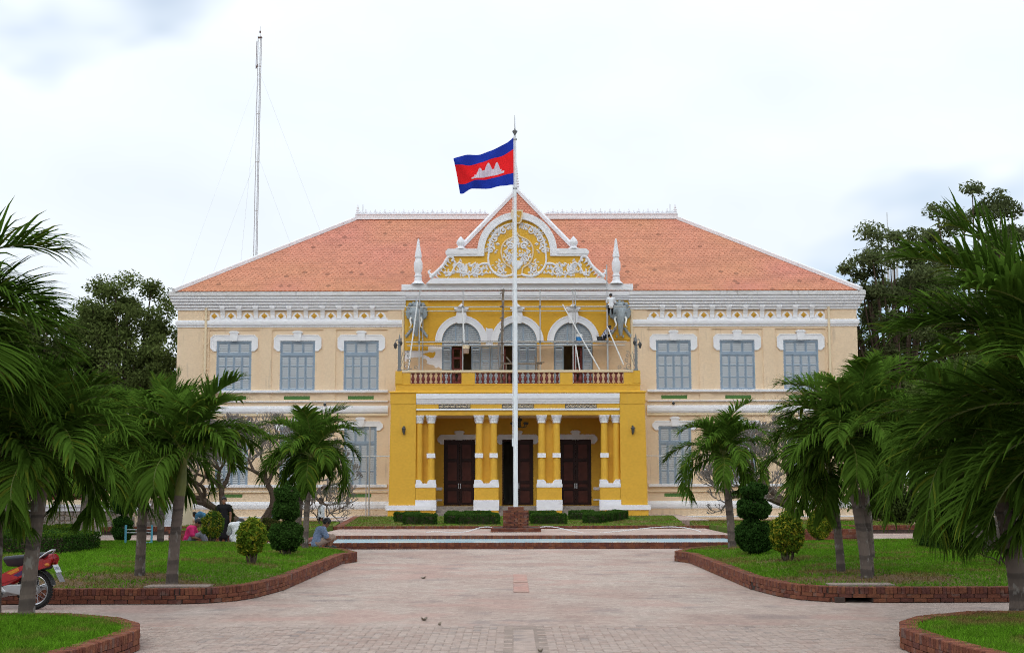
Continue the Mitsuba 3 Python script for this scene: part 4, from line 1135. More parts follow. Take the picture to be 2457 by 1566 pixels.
def capital(x):
    m = MB().lathe([(0.2, 5.42), (0.24, 5.44), (0.22, 5.48), (0.2, 5.5), (0.22, 5.6), (0.26, 5.72), (0.3, 5.8), (0.3, 5.82)], x, cy, 16)
    m.box(x - 0.31, x + 0.31, cy - 0.31, cy + 0.31, 5.82, 5.875)
    for row, (z, r, h) in enumerate(((5.5, 0.215, 0.14), (5.62, 0.235, 0.16))):
        for i in range(8):
            a = 2 * PI * (i + 0.5 * row) / 8
            d = np.array([math.cos(a), math.sin(a)]); t = np.array([-d[1], d[0]])
            b = np.array([x, cy])
            P3 = lambda q, z: (q[0], q[1], z)
            m.put([P3(b + d * r - t * 0.07, z), P3(b + d * r + t * 0.07, z), P3(b + d * (r + 0.05), z + h * 0.8), P3(b + d * (r + 0.1), z + h), P3(b + d * (r + 0.03), z)], [(0, 4, 2), (4, 1, 2), (0, 2, 3), (2, 1, 3)])
    for i in range(4):
        a = PI / 4 + i * PI / 2
        m.ball((x + 0.3 * math.cos(a), cy + 0.3 * math.sin(a), 5.77), (0.07, 0.07, 0.06), 1)
    return m


for (a, b) in COLS:
    x0, x1 = a - 0.28, b + 0.28
    if a < -5: x0 = -5.9
    if b > 5: x1 = 5.9
    pr = key('column_pair', B); labels[pr] = {}
    for x in (a, b):
        bpart('shaft', MB().lathe([(0.235, 2.02), (0.235, 2.1), (0.215, 2.14), (0.21, 3.0), (0.205, 3.4), (0.205, 3.68), (0.2, 4.6), (0.185, 5.42)], x, cy, 20), 'yellow_paint', pr, smooth=40)
        bpart('capital', capital(x), 'white_paint', pr)
        if -5.6 < x < 5.6: bpart('ring_band', MB().box(x - 0.235, x + 0.235, cy - 0.235, cy + 0.235, 3.42, 3.68), 'white_paint', pr)
    mid = (a + b) / 2; hw = (b - a) / 2
    slab = rect(a, b, 1.9, 5.88).difference(rect(mid - hw * 0.52, mid + hw * 0.52, 2.05, 5.45).union(Point(mid, 5.45).buffer(hw * 0.52).intersection(rect(-9, 9, 5.45, 6))).union(Point(mid, 2.05).buffer(hw * 0.52)))
    bpart('pier', MB().xz(slab, cy + 0.02, cy + 0.4).box(a + 0.05, b - 0.05, cy + 0.33, cy + 0.45, 1.9, 5.87), 'yellow_paint', pr)
    dip = Polygon([(x0, 1.7), (x1, 1.7), (x1, 2.16), (mid + hw * 0.75, 2.16), (mid + hw * 0.5, 2.06), (mid + hw * 0.42, 1.95), (mid - hw * 0.42, 1.95), (mid - hw * 0.5, 2.06), (mid - hw * 0.75, 2.16), (x0, 2.16)])
    bpart('pedestal_cap', MB().xz(dip, QY + 0.0, QY + 0.62).box(x0 - 0.03, x1 + 0.03, QY - 0.04, QY + 0.66, 1.72, 1.92), 'white_paint', pr)
    bpart('pedestal', MB().box(x0, x1, QY + 0.0, QY + 0.64, 1.0, 1.7), 'yellow_paint', pr)
    bpart('pedestal_base', MB().box(x0 - 0.03, x1 + 0.03, QY - 0.06, QY + 0.68, 0.4, 1.0), 'white_paint', pr)
    bpart('footing', MB().box(x0, x1, QY - 0.02, QY + 0.66, -0.3, 0.4), 'yellow_paint', pr)

bpart('porch_steps', MB().box(-5.6, 5.6, QY + 0.7, FY, -0.3, 0.6).box(-5.6, 5.6, QY + 0.4, QY + 0.7, -0.3, 0.44).box(-5.6, 5.6, QY + 0.1, QY + 0.4, -0.3, 0.27), 'rubble_stone')
# doors under the porch
for i, x in enumerate((-3.56, 0.0, 3.54)):
    dk = key('door', B); labels[dk] = {}
    W, z0, z1 = 0.95, 0.62, 4.61
    hd = hood(W, 4.33, 4.92, z1)
    bpart('surround', hd.shift(x, FY - 0.1, 0), 'white_paint', dk)
    bpart('frame', MB().box(x - W, x - W + 0.08, FY - 0.06, FY + 0.2, z0, z1).box(x + W - 0.08, x + W, FY - 0.06, FY + 0.2, z0, z1).box(x - W + 0.08, x + W - 0.08, FY - 0.06, FY + 0.2, z1 - 0.1, z1), 'dark_wood', dk)
    for s in (-1, 1):
        if i == 1 and s == -1: continue
        a, b = (x - W + 0.08, x - 0.01) if s < 0 else (x + 0.01, x + W - 0.08)
        m = MB().box(a, b, FY + 0.06, FY + 0.1, z0, z1 - 0.1)
        for (p0, p1) in ((z0, z0 + 0.12), (1.55, 1.67), (1.95, 2.07), (3.3, 3.42), (z1 - 0.25, z1 - 0.1)): m.box(a + 0.1, b - 0.1, FY - 0.01, FY + 0.06, p0, p1)
        m.box(a, a + 0.1, FY - 0.01, FY + 0.06, z0, z1 - 0.1).box(b - 0.1, b, FY - 0.01, FY + 0.06, z0, z1 - 0.1)
        lf_ = bpart('leaf', m, 'dark_wood', dk)
        pm = MB()
        for (p0, p1) in ((0.74, 1.55), (1.67, 1.95), (2.07, 3.3), (3.42, z1 - 0.25)): pm.box(a + 0.15, b - 0.15, FY + 0.03, FY + 0.06, p0 + 0.05, p1 - 0.05)
        bpart('leaf_panels', pm, 'red_wood', dk)
        hx = b - 0.05 if s < 0 else a + 0.05
        bpart('handle', MB().box(hx - 0.025, hx + 0.025, FY - 0.02, FY - 0.01, 1.65, 1.95).tube([(hx, FY - 0.05, 1.7), (hx, FY - 0.05, 1.9)], 0.014, 6), 'bright_steel', dk)
bpart('hall_wall', MB().box(-6.0, 6.0, FY + 8.0, FY + 8.1, 0.6, 6.6).box(-6.1, -6.0, FY + 0.36, FY + 8.0, 0.6, 6.6).box(6.0, 6.1, FY + 0.36, FY + 8.0, 0.6, 6.6).box(-6.1, 6.1, FY + 0.36, FY + 8.1, 6.6, 6.7), 'room_plaster')
bpart('hall_floor', MB().box(-6.1, 6.1, FY + 0.36, FY + 8.1, 0.4, 0.6), 'room_floor')
bpart('porch_wall_base', MB().box(-5.6, -4.6, FY - 0.16, FY - 0.101, 1.55, 1.72).box(4.6, 5.6, FY - 0.16, FY - 0.101, 1.55, 1.72).box(-5.6, -4.6, FY - 0.14, FY - 0.101, 0.9, 1.0).box(4.6, 5.6, FY - 0.14, FY - 0.101, 0.9, 1.0), 'white_paint')

# balcony front
bal = bpart('balcony', MB().put(*moulding([(7.13, FY, 1, 0), (7.13, QY + 0.15, 1, -1), (-7.13, QY + 0.15, -1, -1), (-7.13, FY, -1, 0)], [(-0.3, 7.3), (0, 7.3), (0, 7.62), (0.03, 7.64), (0.04, 7.7), (0, 7.72), (-0.3, 7.72)])), 'yellow_paint')
m = MB()
for (a, b) in ((-7.13, -6.28), (-3.28, -2.51), (2.47, 3.2), (6.2, 7.13)):
    m.box(a, b, QY + 0.15, QY + 0.45, 7.72, 8.36)
for s in (-1, 1):
    m.box(s * 7.15, s * 6.75, QY + 0.1, FY, 8.36, 8.46).box(s * 7.13, s * 6.83, QY + 0.45, FY, 7.72, 8.36).box(s * 7.15, s * 6.75, QY + 0.1, QY + 0.149, 7.72, 8.36)
bpart('balcony_block', m, 'yellow_paint', bal)
bpart('rail', MB().put(*moulding([(6.74, QY + 0.15, 0, -1), (-6.74, QY + 0.15, 0, -1)], [(-0.3, 8.36), (0.03, 8.36), (0.07, 8.42), (0.06, 8.5), (-0.3, 8.5)])), 'cream_trim', bal)
bs = MB().lathe([(0.09, 0), (0.09, 0.06), (0.05, 0.08), (0.05, 0.11), (0.105, 0.24), (0.105, 0.3), (0.05, 0.48), (0.045, 0.52), (0.09, 0.56), (0.09, 0.64)], 0, 0, 10)
bs.box(-0.11, 0.11, -0.1, 0.1, 0, 0.05).box(-0.11, 0.11, -0.1, 0.1, 0.58, 0.64)
bsd = mikit.ply(bs.mesh(), 'maroon_paint', smooth=40)
for (a, b, n) in ((-6.28, -3.28, 10), (-2.51, 2.47, 16), (3.2, 6.2, 10)):
    for i in range(n): add('baluster', bsd, None, bal, to_world=T().translate([CX + a + (i + 0.5) * (b - a) / n, QY + 0.3, 7.72]))

# wall lanterns, chandelier, cameras, drainpipes, cables
for s in (-1, 1):
    x = s * 6.58 + (-0.02 if s < 0 else 0.07)
    ln = thing('wall_lantern', 'small black wall lantern on the %s yellow pier of the porch' % ('left' if s < 0 else 'right'), 'lantern')
    add('bracket', MB().box(CX + x - 0.04, CX + x + 0.04, QY - 0.06, QY - 0.02, 4.75, 5.25).tube([(CX + x, QY - 0.05, 5.1), (CX + x, QY - 0.2, 5.25), (CX + x, QY - 0.26, 5.18)], 0.02, 6), 'iron', ln)
    add('lamp_shade', MB().lathe([(0.0, 4.8), (0.07, 4.84), (0.1, 5.06), (0.14, 5.08), (0.05, 5.2), (0, 5.22)], CX + x, QY - 0.26, 6), 'iron', ln)
ch = thing('chandelier', 'dark branched chandelier hanging from the porch ceiling behind the flagpole', 'chandelier')
add('stem', MB().tube([(CX + 0.1, 79.6, 5.94), (CX + 0.1, 79.6, 5.35)], 0.03, 6).ball((CX + 0.1, 79.6, 5.7), (0.17, 0.17, 0.12), 1).ball((CX + 0.1, 79.6, 5.35), (0.09, 0.09, 0.14), 1), 'iron', ch)
for i in range(8):
    a = i * PI / 4
    q = spline([(0, 5.35), (0.22, 5.25), (0.42, 5.32), (0.46, 5.42)], 8)
    add('arm', MB().tube(np.stack([CX + 0.1 + q[:, 0] * math.cos(a), 79.6 + q[:, 0] * math.sin(a), q[:, 1]], 1), 0.02, 5).lathe([(0.05, 5.42), (0.09, 5.5), (0.08, 5.56), (0, 5.57)], CX + 0.1 + 0.46 * math.cos(a), 79.6 + 0.46 * math.sin(a), 6), 'iron', ch)
for s, z, x in ((-1, 6.82, -11.5), (1, 6.85, 9.9)):
    cm = thing('security_camera', 'small black dome camera on the wall of the %s wing' % ('left' if s < 0 else 'right'), 'camera')
    add('mount', MB().tube([(x, FY, z + 0.03), (x, FY - 0.14, z + 0.03)], 0.05, 8), 'wire_grey', cm)
    add('dome', MB().ball((x, FY - 0.15, z - 0.04), (0.09, 0.09, 0.09), 2), 'dark_plastic', cm, smooth=True)
for s in (-1, 1):
    for x, z0, z1 in ((19.26, 0.2, 12.75), (7.06, 7.3, 12.6)):
        m = MB().tube([(s * x, FY - 0.13, z0), (s * x, FY - 0.13, z1 - 0.3), (s * x, FY - 0.2, z1)], 0.075, 10)
        for z in np.arange(z0 + 1.0, z1 - 0.5, 1.55): m.box(s * x - 0.13, s * x + 0.13, FY - 0.15, FY - 0.0, z, z + 0.05)
        bpart('drainpipe', m, 'cream_trim', smooth=40)
for (x0, x1, z, sag, lb) in ((-19, -7.5, 3.62, 0.05, 'pale cable strung across the lower windows of the left wing'), (-19, -7.5, 1.55, 0.04, 'thin cable strung above the plinth of the left wing'), (7.6, 19, 3.6, 0.05, 'pale cable strung across the lower windows of the right wing')):
    t = np.linspace(0, 1, 16)
    add('cable', MB().tube(np.stack([CX + x0 + (x1 - x0) * t, np.full(16, FY - 0.9), z - sag * np.sin(PI * t)], 1), 0.022 if z > 2 else 0.012, 5), 'wire_grey', label=lb, cat='cable')
add('metal_pole', MB().tube([(-8.55, 80.2, -0.5), (-8.55, 80.2, 5.35)], 0.045, 8).tube([(-8.75, 80.4, -0.5), (-8.75, 80.4, 3.6)], 0.03, 8).tube([(-8.9, 80.2, 3.58), (-7.0, 80.2, 3.58)], 0.03, 8), 'steel', label='thin grey scaffold pole standing left of the porch', cat='pole')

# street lamps with scrollwork at the balcony corners
for s in (-1, 1):
    x, y = CX + s * 6.93, QY + 0.3
    lp = thing('balcony_lamp', 'old iron lamp post with scroll bracket on the %s corner of the balcony' % ('left' if s < 0 else 'right'), 'lamp')
    add('pole', MB().box(x - 0.08, x + 0.08, y - 0.08, y + 0.08, 8.46, 9.95).lathe([(0.12, 8.46), (0.12, 8.56), (0.09, 8.6)], x, y, 8).lathe([(0.1, 9.95), (0.12, 10.0), (0.06, 10.1), (0.1, 10.2), (0.05, 10.4), (0.02, 10.6), (0, 10.7)], x, y, 8), 'grey_iron', lp)
    add('bracket', MB().tube(spline([(x, y, 10.15), (x + s * 0.14, y, 10.32), (x + s * 0.24, y, 10.2)], 8), 0.025, 5).tube(spline([(x, y, 10.25), (x - s * 0.12, y - 0.1, 10.4), (x - s * 0.1, y - 0.14, 10.2)], 8), 0.025, 5), 'grey_iron', lp)
    add('lamp_head', MB().lathe([(0.0, 9.78), (0.06, 9.8), (0.1, 9.98), (0.13, 10.0), (0.05, 10.14), (0, 10.18)], x + s * 0.24, y, 8).lathe([(0.0, 9.98), (0.06, 10.0), (0.09, 10.14), (0.03, 10.24), (0, 10.26)], x - s * 0.1, y - 0.14, 8), 'iron', lp)
    sc = MB()
    for (cx, cz, r, st) in ((0.42, 8.75, 0.2, -1.6), (0.55, 9.1, 0.13, -2.2), (0.5, 9.38, 0.1, -2.2), (0.48, 9.6, 0.07, -2.2), (0.95, 8.68, 0.13, -1.2)):
        t = np.linspace(0, 1, 18); a = st + t * 1.2 * 2 * PI; rr = r * (1 - 0.75 * t)
        sc.tube(np.stack([x - s * (cx + rr * np.cos(a)), np.full(18, y), cz + rr * np.sin(a)], 1), 0.017, 5)
    sc.tube([(x, y, 8.52), (x - s * 0.4, y, 8.53), (x - s * 0.75, y, 8.62)], 0.025, 5)
    for d_ in (0.15, 0.3): sc.tube([(x, y + d_, 8.6), (x - s * d_ * 1.2, y + d_, 9.6)], 0.016, 5)
    add('scrollwork', sc, 'grey_iron', lp)

# ------------------------------------------------------------------ scaffold on the balcony
SY = 80.6
sc = thing('scaffold', 'thin steel tube scaffold in front of the three arches on the balcony', 'scaffold')


def pole(name, a, b, r=0.035, mat='steel', label=None):
    m = MB().tube([a, b], r, 8)
    return add(name, m, mat, sc, label=label)


for (x, z1) in ((-5.65, 13.75), (-3.0, 13.72), (1.7, 13.7), (3.7, 13.72), (3.85, 13.75), (5.78, 15.2)):
    pole('upright', (x, SY, 7.3), (x + 0.02, SY, z1))
for x in (-5.5, 5.9): pole('upright', (x, SY + 1.0, 7.3), (x, SY + 1.0, 12.9))
for z, y in ((12.62, SY - 0.06), (12.5, SY + 1.0), (10.47, SY - 0.06), (10.36, SY + 1.0), (13.68, SY - 0.06)):
    pole('crossbar', (-6.45 if z < 13 else -6.3, y, z), (6.95 if z < 13 else 5.9, y, z), 0.033)
for (a, b) in (((-5.75, 12.95), (-6.3, 8.6)), ((3.08, 12.75), (5.3, 8.75)), ((5.78, 11.4), (6.75, 9.05)), ((3.85, 10.3), (4.1, 8.7)), ((-3.0, 12.55), (-2.9, 10.4))):
    pole('brace', (a[0], SY - 0.12, a[1]), (b[0], SY - 0.16, b[1]), 0.04, 'pole_white')
for (x0, x1) in ((-6.5, -2.0), (-2.0, 2.1), (2.1, 5.9)):
    add('plank', MB().box(x0 + 0.01, x1 - 0.01, SY + 0.05, SY + 0.35, 10.5, 10.545).box(x0 + 0.01, x1 - 0.01, SY + 0.38, SY + 0.68, 10.5, 10.545), 'plank_wood', sc)
rgb_ = random.Random(3)
pts = [(-0.7 + (z - 8.0) * 0.03 + rgb_.uniform(-0.04, 0.04), SY - 0.1 + rgb_.uniform(-0.03, 0.03), z) for z in np.arange(7.4, 14.0, 0.35)]
add('bamboo_pole', MB().tube(pts, [0.06 + 0.015 * rgb_.random() for _ in pts], 7), 'plank_wood', sc, label='crooked brown bamboo pole bound with rags')
add('upright', MB().tube([(-0.55, SY, 7.3), (-0.5, SY, 13.95)], 0.035, 8), 'steel', sc)
kn = MB()
for z in (13.6, 13.4, 12.6, 11.9, 11.2, 10.4, 9.7, 9.2):
    kn.tube([(-0.72, SY - 0.15, z), (-0.6, SY - 0.2, z + 0.06), (-0.5, SY - 0.1, z - 0.03)], 0.045, 5)
kn.tube([(-0.8, SY - 0.12, 10.4), (-0.85, SY - 0.14, 9.6), (-0.78, SY - 0.13, 8.8)], [0.07, 0.05, 0.03], 6)
add('rope_binding', kn, 'twig_bark', sc)
for x in (-5.65, -3.0, 1.7, 3.85, 5.78):
    for z in (12.62, 10.47): add('clamp', MB().box(x - 0.06, x + 0.06, SY - 0.12, SY + 0.06, z - 0.08, z + 0.08), 'grey_iron', sc)
tl = thing('trestle', 'rough wooden trestle standing on the balcony before the middle arch', 'trestle')
for a, b in (((-0.35, 9.1), (-0.35, 7.3)), ((-0.35, 9.5), (0.1, 8.95)), ((1.55, 9.2), (1.55, 7.3)), ((1.4, 9.5), (1.45, 7.3))):
    add('post', MB().tube([(a[0], SY - 0.6, a[1]), (b[0], SY - 0.6, b[1])], 0.04, 4), 'plank_wood', tl)
add('beam', MB().box(-0.5, 1.8, SY - 0.66, SY - 0.56, 9.05, 9.14).box(1.4, 1.95, SY - 0.7, SY - 0.5, 9.15, 9.2), 'plank_wood', tl)


def bucket(name, x, y, z, r, h, mats, label):
    b = thing(name, label, 'bucket')
    add('pail', MB().lathe([(0, z), (r * 0.8, z), (r * 0.92, z + h * 0.62), (r, z + h), (r * 0.94, z + h), (r * 0.78, z + 0.03), (0, z + 0.03)], x, y, 14), mats[0], b, smooth=40)
    if len(mats) > 1: add('band', MB().lathe([(r * 0.96, z + h * 0.58), (r * 1.03, z + h), (r * 1.05, z + h), (r * 1.0, z + h * 0.58)], x, y, 14), mats[1], b, smooth=40)
    t = np.linspace(0, PI, 10)
    add('handle', MB().tube(np.stack([x + r * np.cos(t), np.full(10, y - 0.02), z + h + 0.55 * r * np.sin(t)], 1), 0.012, 5), 'iron', b)


bucket('paint_bucket', 4.07, SY + 0.2, 10.545, 0.22, 0.42, ['blue_plastic', 'white_plastic'], 'blue and white paint bucket on the scaffold plank in front of the right arch')
bucket('paint_bucket', 5.35, SY + 0.3, 10.545, 0.19, 0.27, ['dark_plastic'], 'dark bucket on the scaffold plank beside the crouching painter')
bucket('paint_bucket', -2.78, SY - 0.25, 9.75, 0.2, 0.5, ['khaki_cloth', 'cream_trim'], 'pale stained bucket hung from the scaffold before the left arch')

# ------------------------------------------------------------------ flagpole, flag, mast, left terrace
FX, FYY = 0.12, 48.0
pe = thing('flagpole_pedestal', 'stepped brick pedestal at the foot of the white flagpole', 'pedestal')
add('core', MB().box(FX - 0.84, FX + 0.84, FYY - 0.84, FYY + 0.84, 0.19, 0.335).box(FX - 0.41, FX + 0.41, FYY - 0.41, FYY + 0.41, 0.19, 0.94).box(FX - 0.24, FX + 0.24, FYY - 0.24, FYY + 0.24, 0.9, 1.06), 'mortar', pe)
half = {k_: mikit.ply(brick_mesh(0.196, 0.094, 0.06, 0.005).mesh(), 'brick_%d' % k_) for k_ in range(4)}
rg_ = np.random.default_rng(77)


def brick_ring(r, z, off):
    n = int(round(2 * r / 0.2))
    for side in range(4):
        for i in range(n):
            t = -r + (i + 0.5) * 2 * r / n + (0.05 if off else -0.05) * (1 if side % 2 else -1)
            d = r - 0.047
            x, y = ((t, -d), (d, t), (t, d), (-d, t))[side]
            if abs(t) > r - 0.09: t = math.copysign(r - 0.1, t); x, y = ((t, -d), (d, t), (t, d), (-d, t))[side]
            add('brick', half[int(rg_.integers(0, 4))], None, pe, to_world=T().translate([FX + x, FYY + y, z + rg_.uniform(-0.002, 0.002)]).rotate([0, 0, 1], 90 * (side % 2) + float(rg_.normal(0, 0.7))))


for c in range(2): brick_ring(0.88, 0.195 + 0.066 * (c + 1) + 0.008, c % 2)
for c in range(9): brick_ring(0.45, 0.34 + 0.066 * (c + 1), c % 2)
for c in range(2): brick_ring(0.28, 0.935 + 0.062 * (c + 1), c % 2)

fp = thing('flagpole', 'tall tapering white flagpole on a brick pedestal in the middle', 'flagpole')
add('shaft', MB().lathe([(0.086, 1.05), (0.086, 1.1), (0.084, 1.12), (0.08, 6.0), (0.072, 8.5), (0.07, 8.52), (0.062, 11.5), (0.05, 14.6), (0, 14.62)], FX, FYY, 18), 'pole_white', fp, smooth=40)
add('finial', MB().lathe([(0.03, 14.62), (0.04, 14.66), (0.09, 14.74), (0.1, 14.78), (0.04, 14.82), (0.015, 14.9), (0.008, 15.35), (0, 15.4)], FX, FYY, 12), 'grey_iron', fp, smooth=40)
add('cleat', MB().box(FX - 0.13, FX - 0.075, FYY - 0.05, FYY + 0.03, 3.2, 3.5), 'pole_white', fp)
add('halyard', MB().tube([(FX - 0.1, FYY - 0.06, 3.45), (FX - 0.11, FYY - 0.07, 8.0), (FX - 0.07, FYY - 0.05, 14.5)], 0.008, 5), 'white_plastic', fp)
add('clamp_ring', MB().lathe([(0.085, 12.6), (0.085, 12.66), (0.06, 12.66)], FX, FYY, 12).lathe([(0.08, 14.44), (0.08, 14.5), (0.05, 14.5)], FX, FYY, 12), 'steel', fp)


def flag_cloth(p, n, uv):
    u, v = uv.x, uv.y
    blue, red, white = (0.024, 0.052, 0.42), (0.92, 0.028, 0.034), (0.80, 0.74, 0.84)
    c = dr.select((v < 0.25) | (v > 0.75), mi.Color3f(*blue), mi.Color3f(*red))
    def tower(cx, top, w):
        k = (v - top) / (0.66 - top)
        return (v > top) & (v < 0.67) & (dr.abs(u - cx) < w * (0.12 + 0.88 * k * (1.6 - 0.6 * k) * 0.8))
    t = tower(0.455, 0.33, 0.10) | tower(0.31, 0.37, 0.085) | tower(0.60, 0.41, 0.085)
    t |= (dr.abs(u - 0.46) < 0.19) & (v > 0.51) & (v < 0.64)
    t |= (dr.abs(u - 0.46) < 0.235) & (v > 0.575) & (v < 0.66)
    t |= (dr.abs(u - 0.46) < 0.285) & (v > 0.635) & (v < 0.69)
    line = (cell_rand(dr.floor(u * 120), 0, 0) > 0.72) | (cell_rand(0, dr.floor(v * 95), 3) > 0.78)
    w = mix(white, (0.35, 0.25, 0.45), dr.select(line, 0.32, 0.0))
    return dr.select(t, w, c) * (0.94 + 0.12 * noise(u * 160, v * 100))


scene['flag_fabric'] = {'type': 'principledthin', 'base_color': proc(flag_cloth), 'roughness': 0.7, 'diff_trans': 0.7, 'spec_trans': 0.0, 'eta': 1.3}
nu, nv = 70, 44
top = spline([(0, 0), (-0.45, -0.34), (-1.08, -0.60), (-1.64, -0.76), (-2.18, -0.93)], nu)
bot = spline([(0, -1.78), (-0.55, -1.85), (-1.06, -1.93), (-1.52, -1.93), (-1.8, -2.02), (-1.98, -1.99)], nu)
U, V = np.meshgrid(np.linspace(0, 1, nu), np.linspace(0, 1, nv), indexing='ij')
sag = 0.10 * np.sin(PI * V) * (-np.cos(2.6 * PI * U + 0.4)) * U
X_ = top[:, None, 0] * (1 - V) + bot[:, None, 0] * V
Z_ = top[:, None, 1] * (1 - V) + bot[:, None, 1] * V + sag
Y_ = 0.26 * U * np.sin(5.2 * U + 2.4 * V - 0.4) + 0.13 * U ** 0.6 * np.sin(12 * U - 6.0 * V + 1.0) + 0.05 * np.sin(23 * U + 11 * V) * U ** 0.5 + 0.5 * U * (V - 0.6)
vv = np.stack([FX - 0.055 + X_, FYY - 0.1 + Y_, 14.52 + Z_], -1).reshape(-1, 3)
i_, j_ = np.meshgrid(np.arange(nu - 1), np.arange(nv - 1), indexing='ij')
ff = np.stack([i_ * nv + j_, (i_ + 1) * nv + j_, (i_ + 1) * nv + j_ + 1, i_ * nv + j_ + 1], -1).reshape(-1, 4)
add('flag', (vv, ff), 'flag_fabric', smooth=True, uv=np.stack([U, V], -1).reshape(-1, 2), label='waving flag with blue, red and blue stripes and a white temple', cat='flag')

ho = MB()
ho.tube(spline([(FX - 0.85, 47.4, 0.36), (FX - 1.3, 47.3, 0.34), (FX - 1.7, 47.0, 0.23), (FX - 2.4, 46.8, 0.215), (FX - 3.1, 46.6, 0.215)], 24), 0.015, 6)
ho.tube(spline([(FX + 0.85, 47.4, 0.36), (FX + 1.5, 47.3, 0.34), (FX + 2.0, 47.0, 0.23), (FX + 3.4, 46.9, 0.215), (FX + 6.4, 46.6, 0.215)], 30), 0.014, 6)
add('hose', ho, 'white_plastic', label='white hose lying over the foot of the flagpole pedestal', cat='hose', smooth=40)

# antenna mast
MX, MY = -19.48, 100.0
ms = thing('antenna_mast', 'tall thin guyed lattice antenna mast behind the roof', 'mast')
tri = [(0.0, 0.15), (-0.13, -0.075), (0.13, -0.075)]
for (a, b) in tri:
    add('leg', MB().tube([(MX + a, MY + b, -0.45), (MX + a, MY + b, 36.3)], 0.021, 6), 'mast_red', ms)
lt = MB()
for k, z in enumerate(np.arange(0, 36.2, 0.42)):
    for q in range(3):
        a, b = tri[q], tri[(q + 1) % 3]
        lt.tube([(MX + a[0], MY + a[1], z), (MX + b[0], MY + b[1], z + 0.42)], 0.0045, 3, caps=False)
    if k % 9 == 0:
        for q in range(3):
            a, b = tri[q], tri[(q + 1) % 3]
            lt.tube([(MX + a[0], MY + a[1], z), (MX + b[0], MY + b[1], z)], 0.02, 4)
add('lacing', lt, 'wire_grey', ms, kind='stuff')
add('side_antenna', MB().tube([(MX - 0.25, MY - 0.08, 33.8), (MX - 0.22, MY - 0.08, 36.0)], 0.028, 6).tube([(MX - 0.25, MY - 0.08, 34.0), (MX - 0.12, MY - 0.08, 34.0)], 0.04, 5).tube([(MX - 0.25, MY - 0.08, 33.8), (MX - 0.12, MY - 0.08, 34.15)], 0.04, 5), 'mast_red', ms)
add('top_light', MB().box(MX - 0.16, MX + 0.16, MY - 0.1, MY + 0.15, 36.28, 36.36).tube([(MX, MY, 36.3), (MX, MY, 37.2)], 0.012, 5).ball((MX, MY, 36.75), (0.07, 0.07, 0.12), 1), 'mast_red', ms)
for (z, e) in ((33.6, (-20.7, 82.2, 13.85)), (33.6, (-21.6, 100.0, 5.0)), (33.6, (-11.6, 97.0, 14.0)), (27.0, (-23.6, 96.0, 12.0)), (27.0, (-14.2, 97.0, 14.0)), (20.0, (-17.6, 97.0, 14.0)), (20.0, (-22.0, 97.0, 13.0))):
    add('guy_wire', MB().tube([(MX, MY, z), e], 0.007, 4), 'wire_grey', ms)
an = thing('far_antenna', 'cluster of grey antennas standing far off behind the right trees', 'antenna')
for (x, z0, z1, r) in ((37.1, 18, 25.4, 0.13), (37.6, 18, 24.7, 0.10), (38.0, 18, 25.3, 0.10), (37.2, 22, 28.6, 0.035), (36.8, 18, 24.4, 0.07)):
    add('rod', MB().tube([(x, 130, z0 - 18.5), (x, 130, z1)], r, 6), 'steel', an)

# terrace with stairs at the left
lt = thing('stair_terrace', 'raised terrace with rubble stone front, red balusters and grey steps beyond the left lawn', 'terrace')
TX0, TX1, TY = -34.0, -14.75, 52.6
add('mass', MB().box(TX0, TX1, TY + 0.06, 57.6, -0.5, 1.26), 'cream_paint', lt)
from scipy.spatial import Voronoi
rgv = np.random.default_rng(31)
A0, A1, H_ = -24.0, TX1, 0.84
P_ = []
for i in range(30):
    for j in range(4): P_.append((A0 + (i + 0.5 * (j % 2) + rgv.uniform(-0.3, 0.3) + 0.4) * (A1 - A0) / 30, (j + 0.5 + rgv.uniform(-0.25, 0.25)) * H_ / 4))
P_ = np.array(P_)
allp = np.vstack([P_, np.c_[2 * A0 - P_[:, 0], P_[:, 1]], np.c_[2 * A1 - P_[:, 0], P_[:, 1]], np.c_[P_[:, 0], -P_[:, 1]], np.c_[P_[:, 0], 2 * H_ - P_[:, 1]]])
vo = Voronoi(allp)
for i in range(len(P_)):
    po_ = Polygon(vo.vertices[vo.regions[vo.point_region[i]]]).buffer(-0.016)
    if po_.is_empty or po_.area < 0.004: continue
    po_ = po_.buffer(-0.02).buffer(0.02, quad_segs=2)
    d_ = 0.05 + rgv.uniform(0, 0.03)
    o_ = np.array(po_.exterior.coords)[:-1]
    n_ = len(o_); c_ = o_.mean(0)
    i_ = c_ + (o_ - c_) * 0.8
    v_ = [(x, TY + 0.06, z + 0.02) for x, z in o_] + [(x, TY + 0.03 - d_ * 0.5, z + 0.02) for x, z in o_] + [(x, TY + 0.03 - d_, z + 0.02) for x, z in i_] + [(c_[0], TY + 0.02 - d_, c_[1] + 0.02)]
    f_ = []
    for k in range(n_):
        l = (k + 1) % n_
        f_ += [(k, l, n_ + l), (k, n_ + l, n_ + k), (n_ + k, n_ + l, 2 * n_ + l), (n_ + k, 2 * n_ + l, 2 * n_ + k), (2 * n_ + k, 2 * n_ + l, 3 * n_)]
    ccw = po_.exterior.is_ccw
    f_ = np.array(f_) if ccw else np.array(f_)[:, ::-1]
    add('stone', (np.array(v_), f_), 'rubble_stone', lt)
add('stone_field', MB().box(TX0, A0, TY, TY + 0.06, 0, 0.86), 'rubble_stone', lt)
path = [(TX0, TY, 0, -1), (TX1, TY, 1, -1), (TX1, 57.0, 1, 0)][::-1]
add('cornice_band', MB().put(*moulding(path, [(-0.3, 0.86), (0.08, 0.86), (0.09, 0.9), (0.05, 0.92), (0.08, 0.98), (0.16, 1.04), (0.16, 1.12), (-0.3, 1.12)])), 'white_paint', lt)
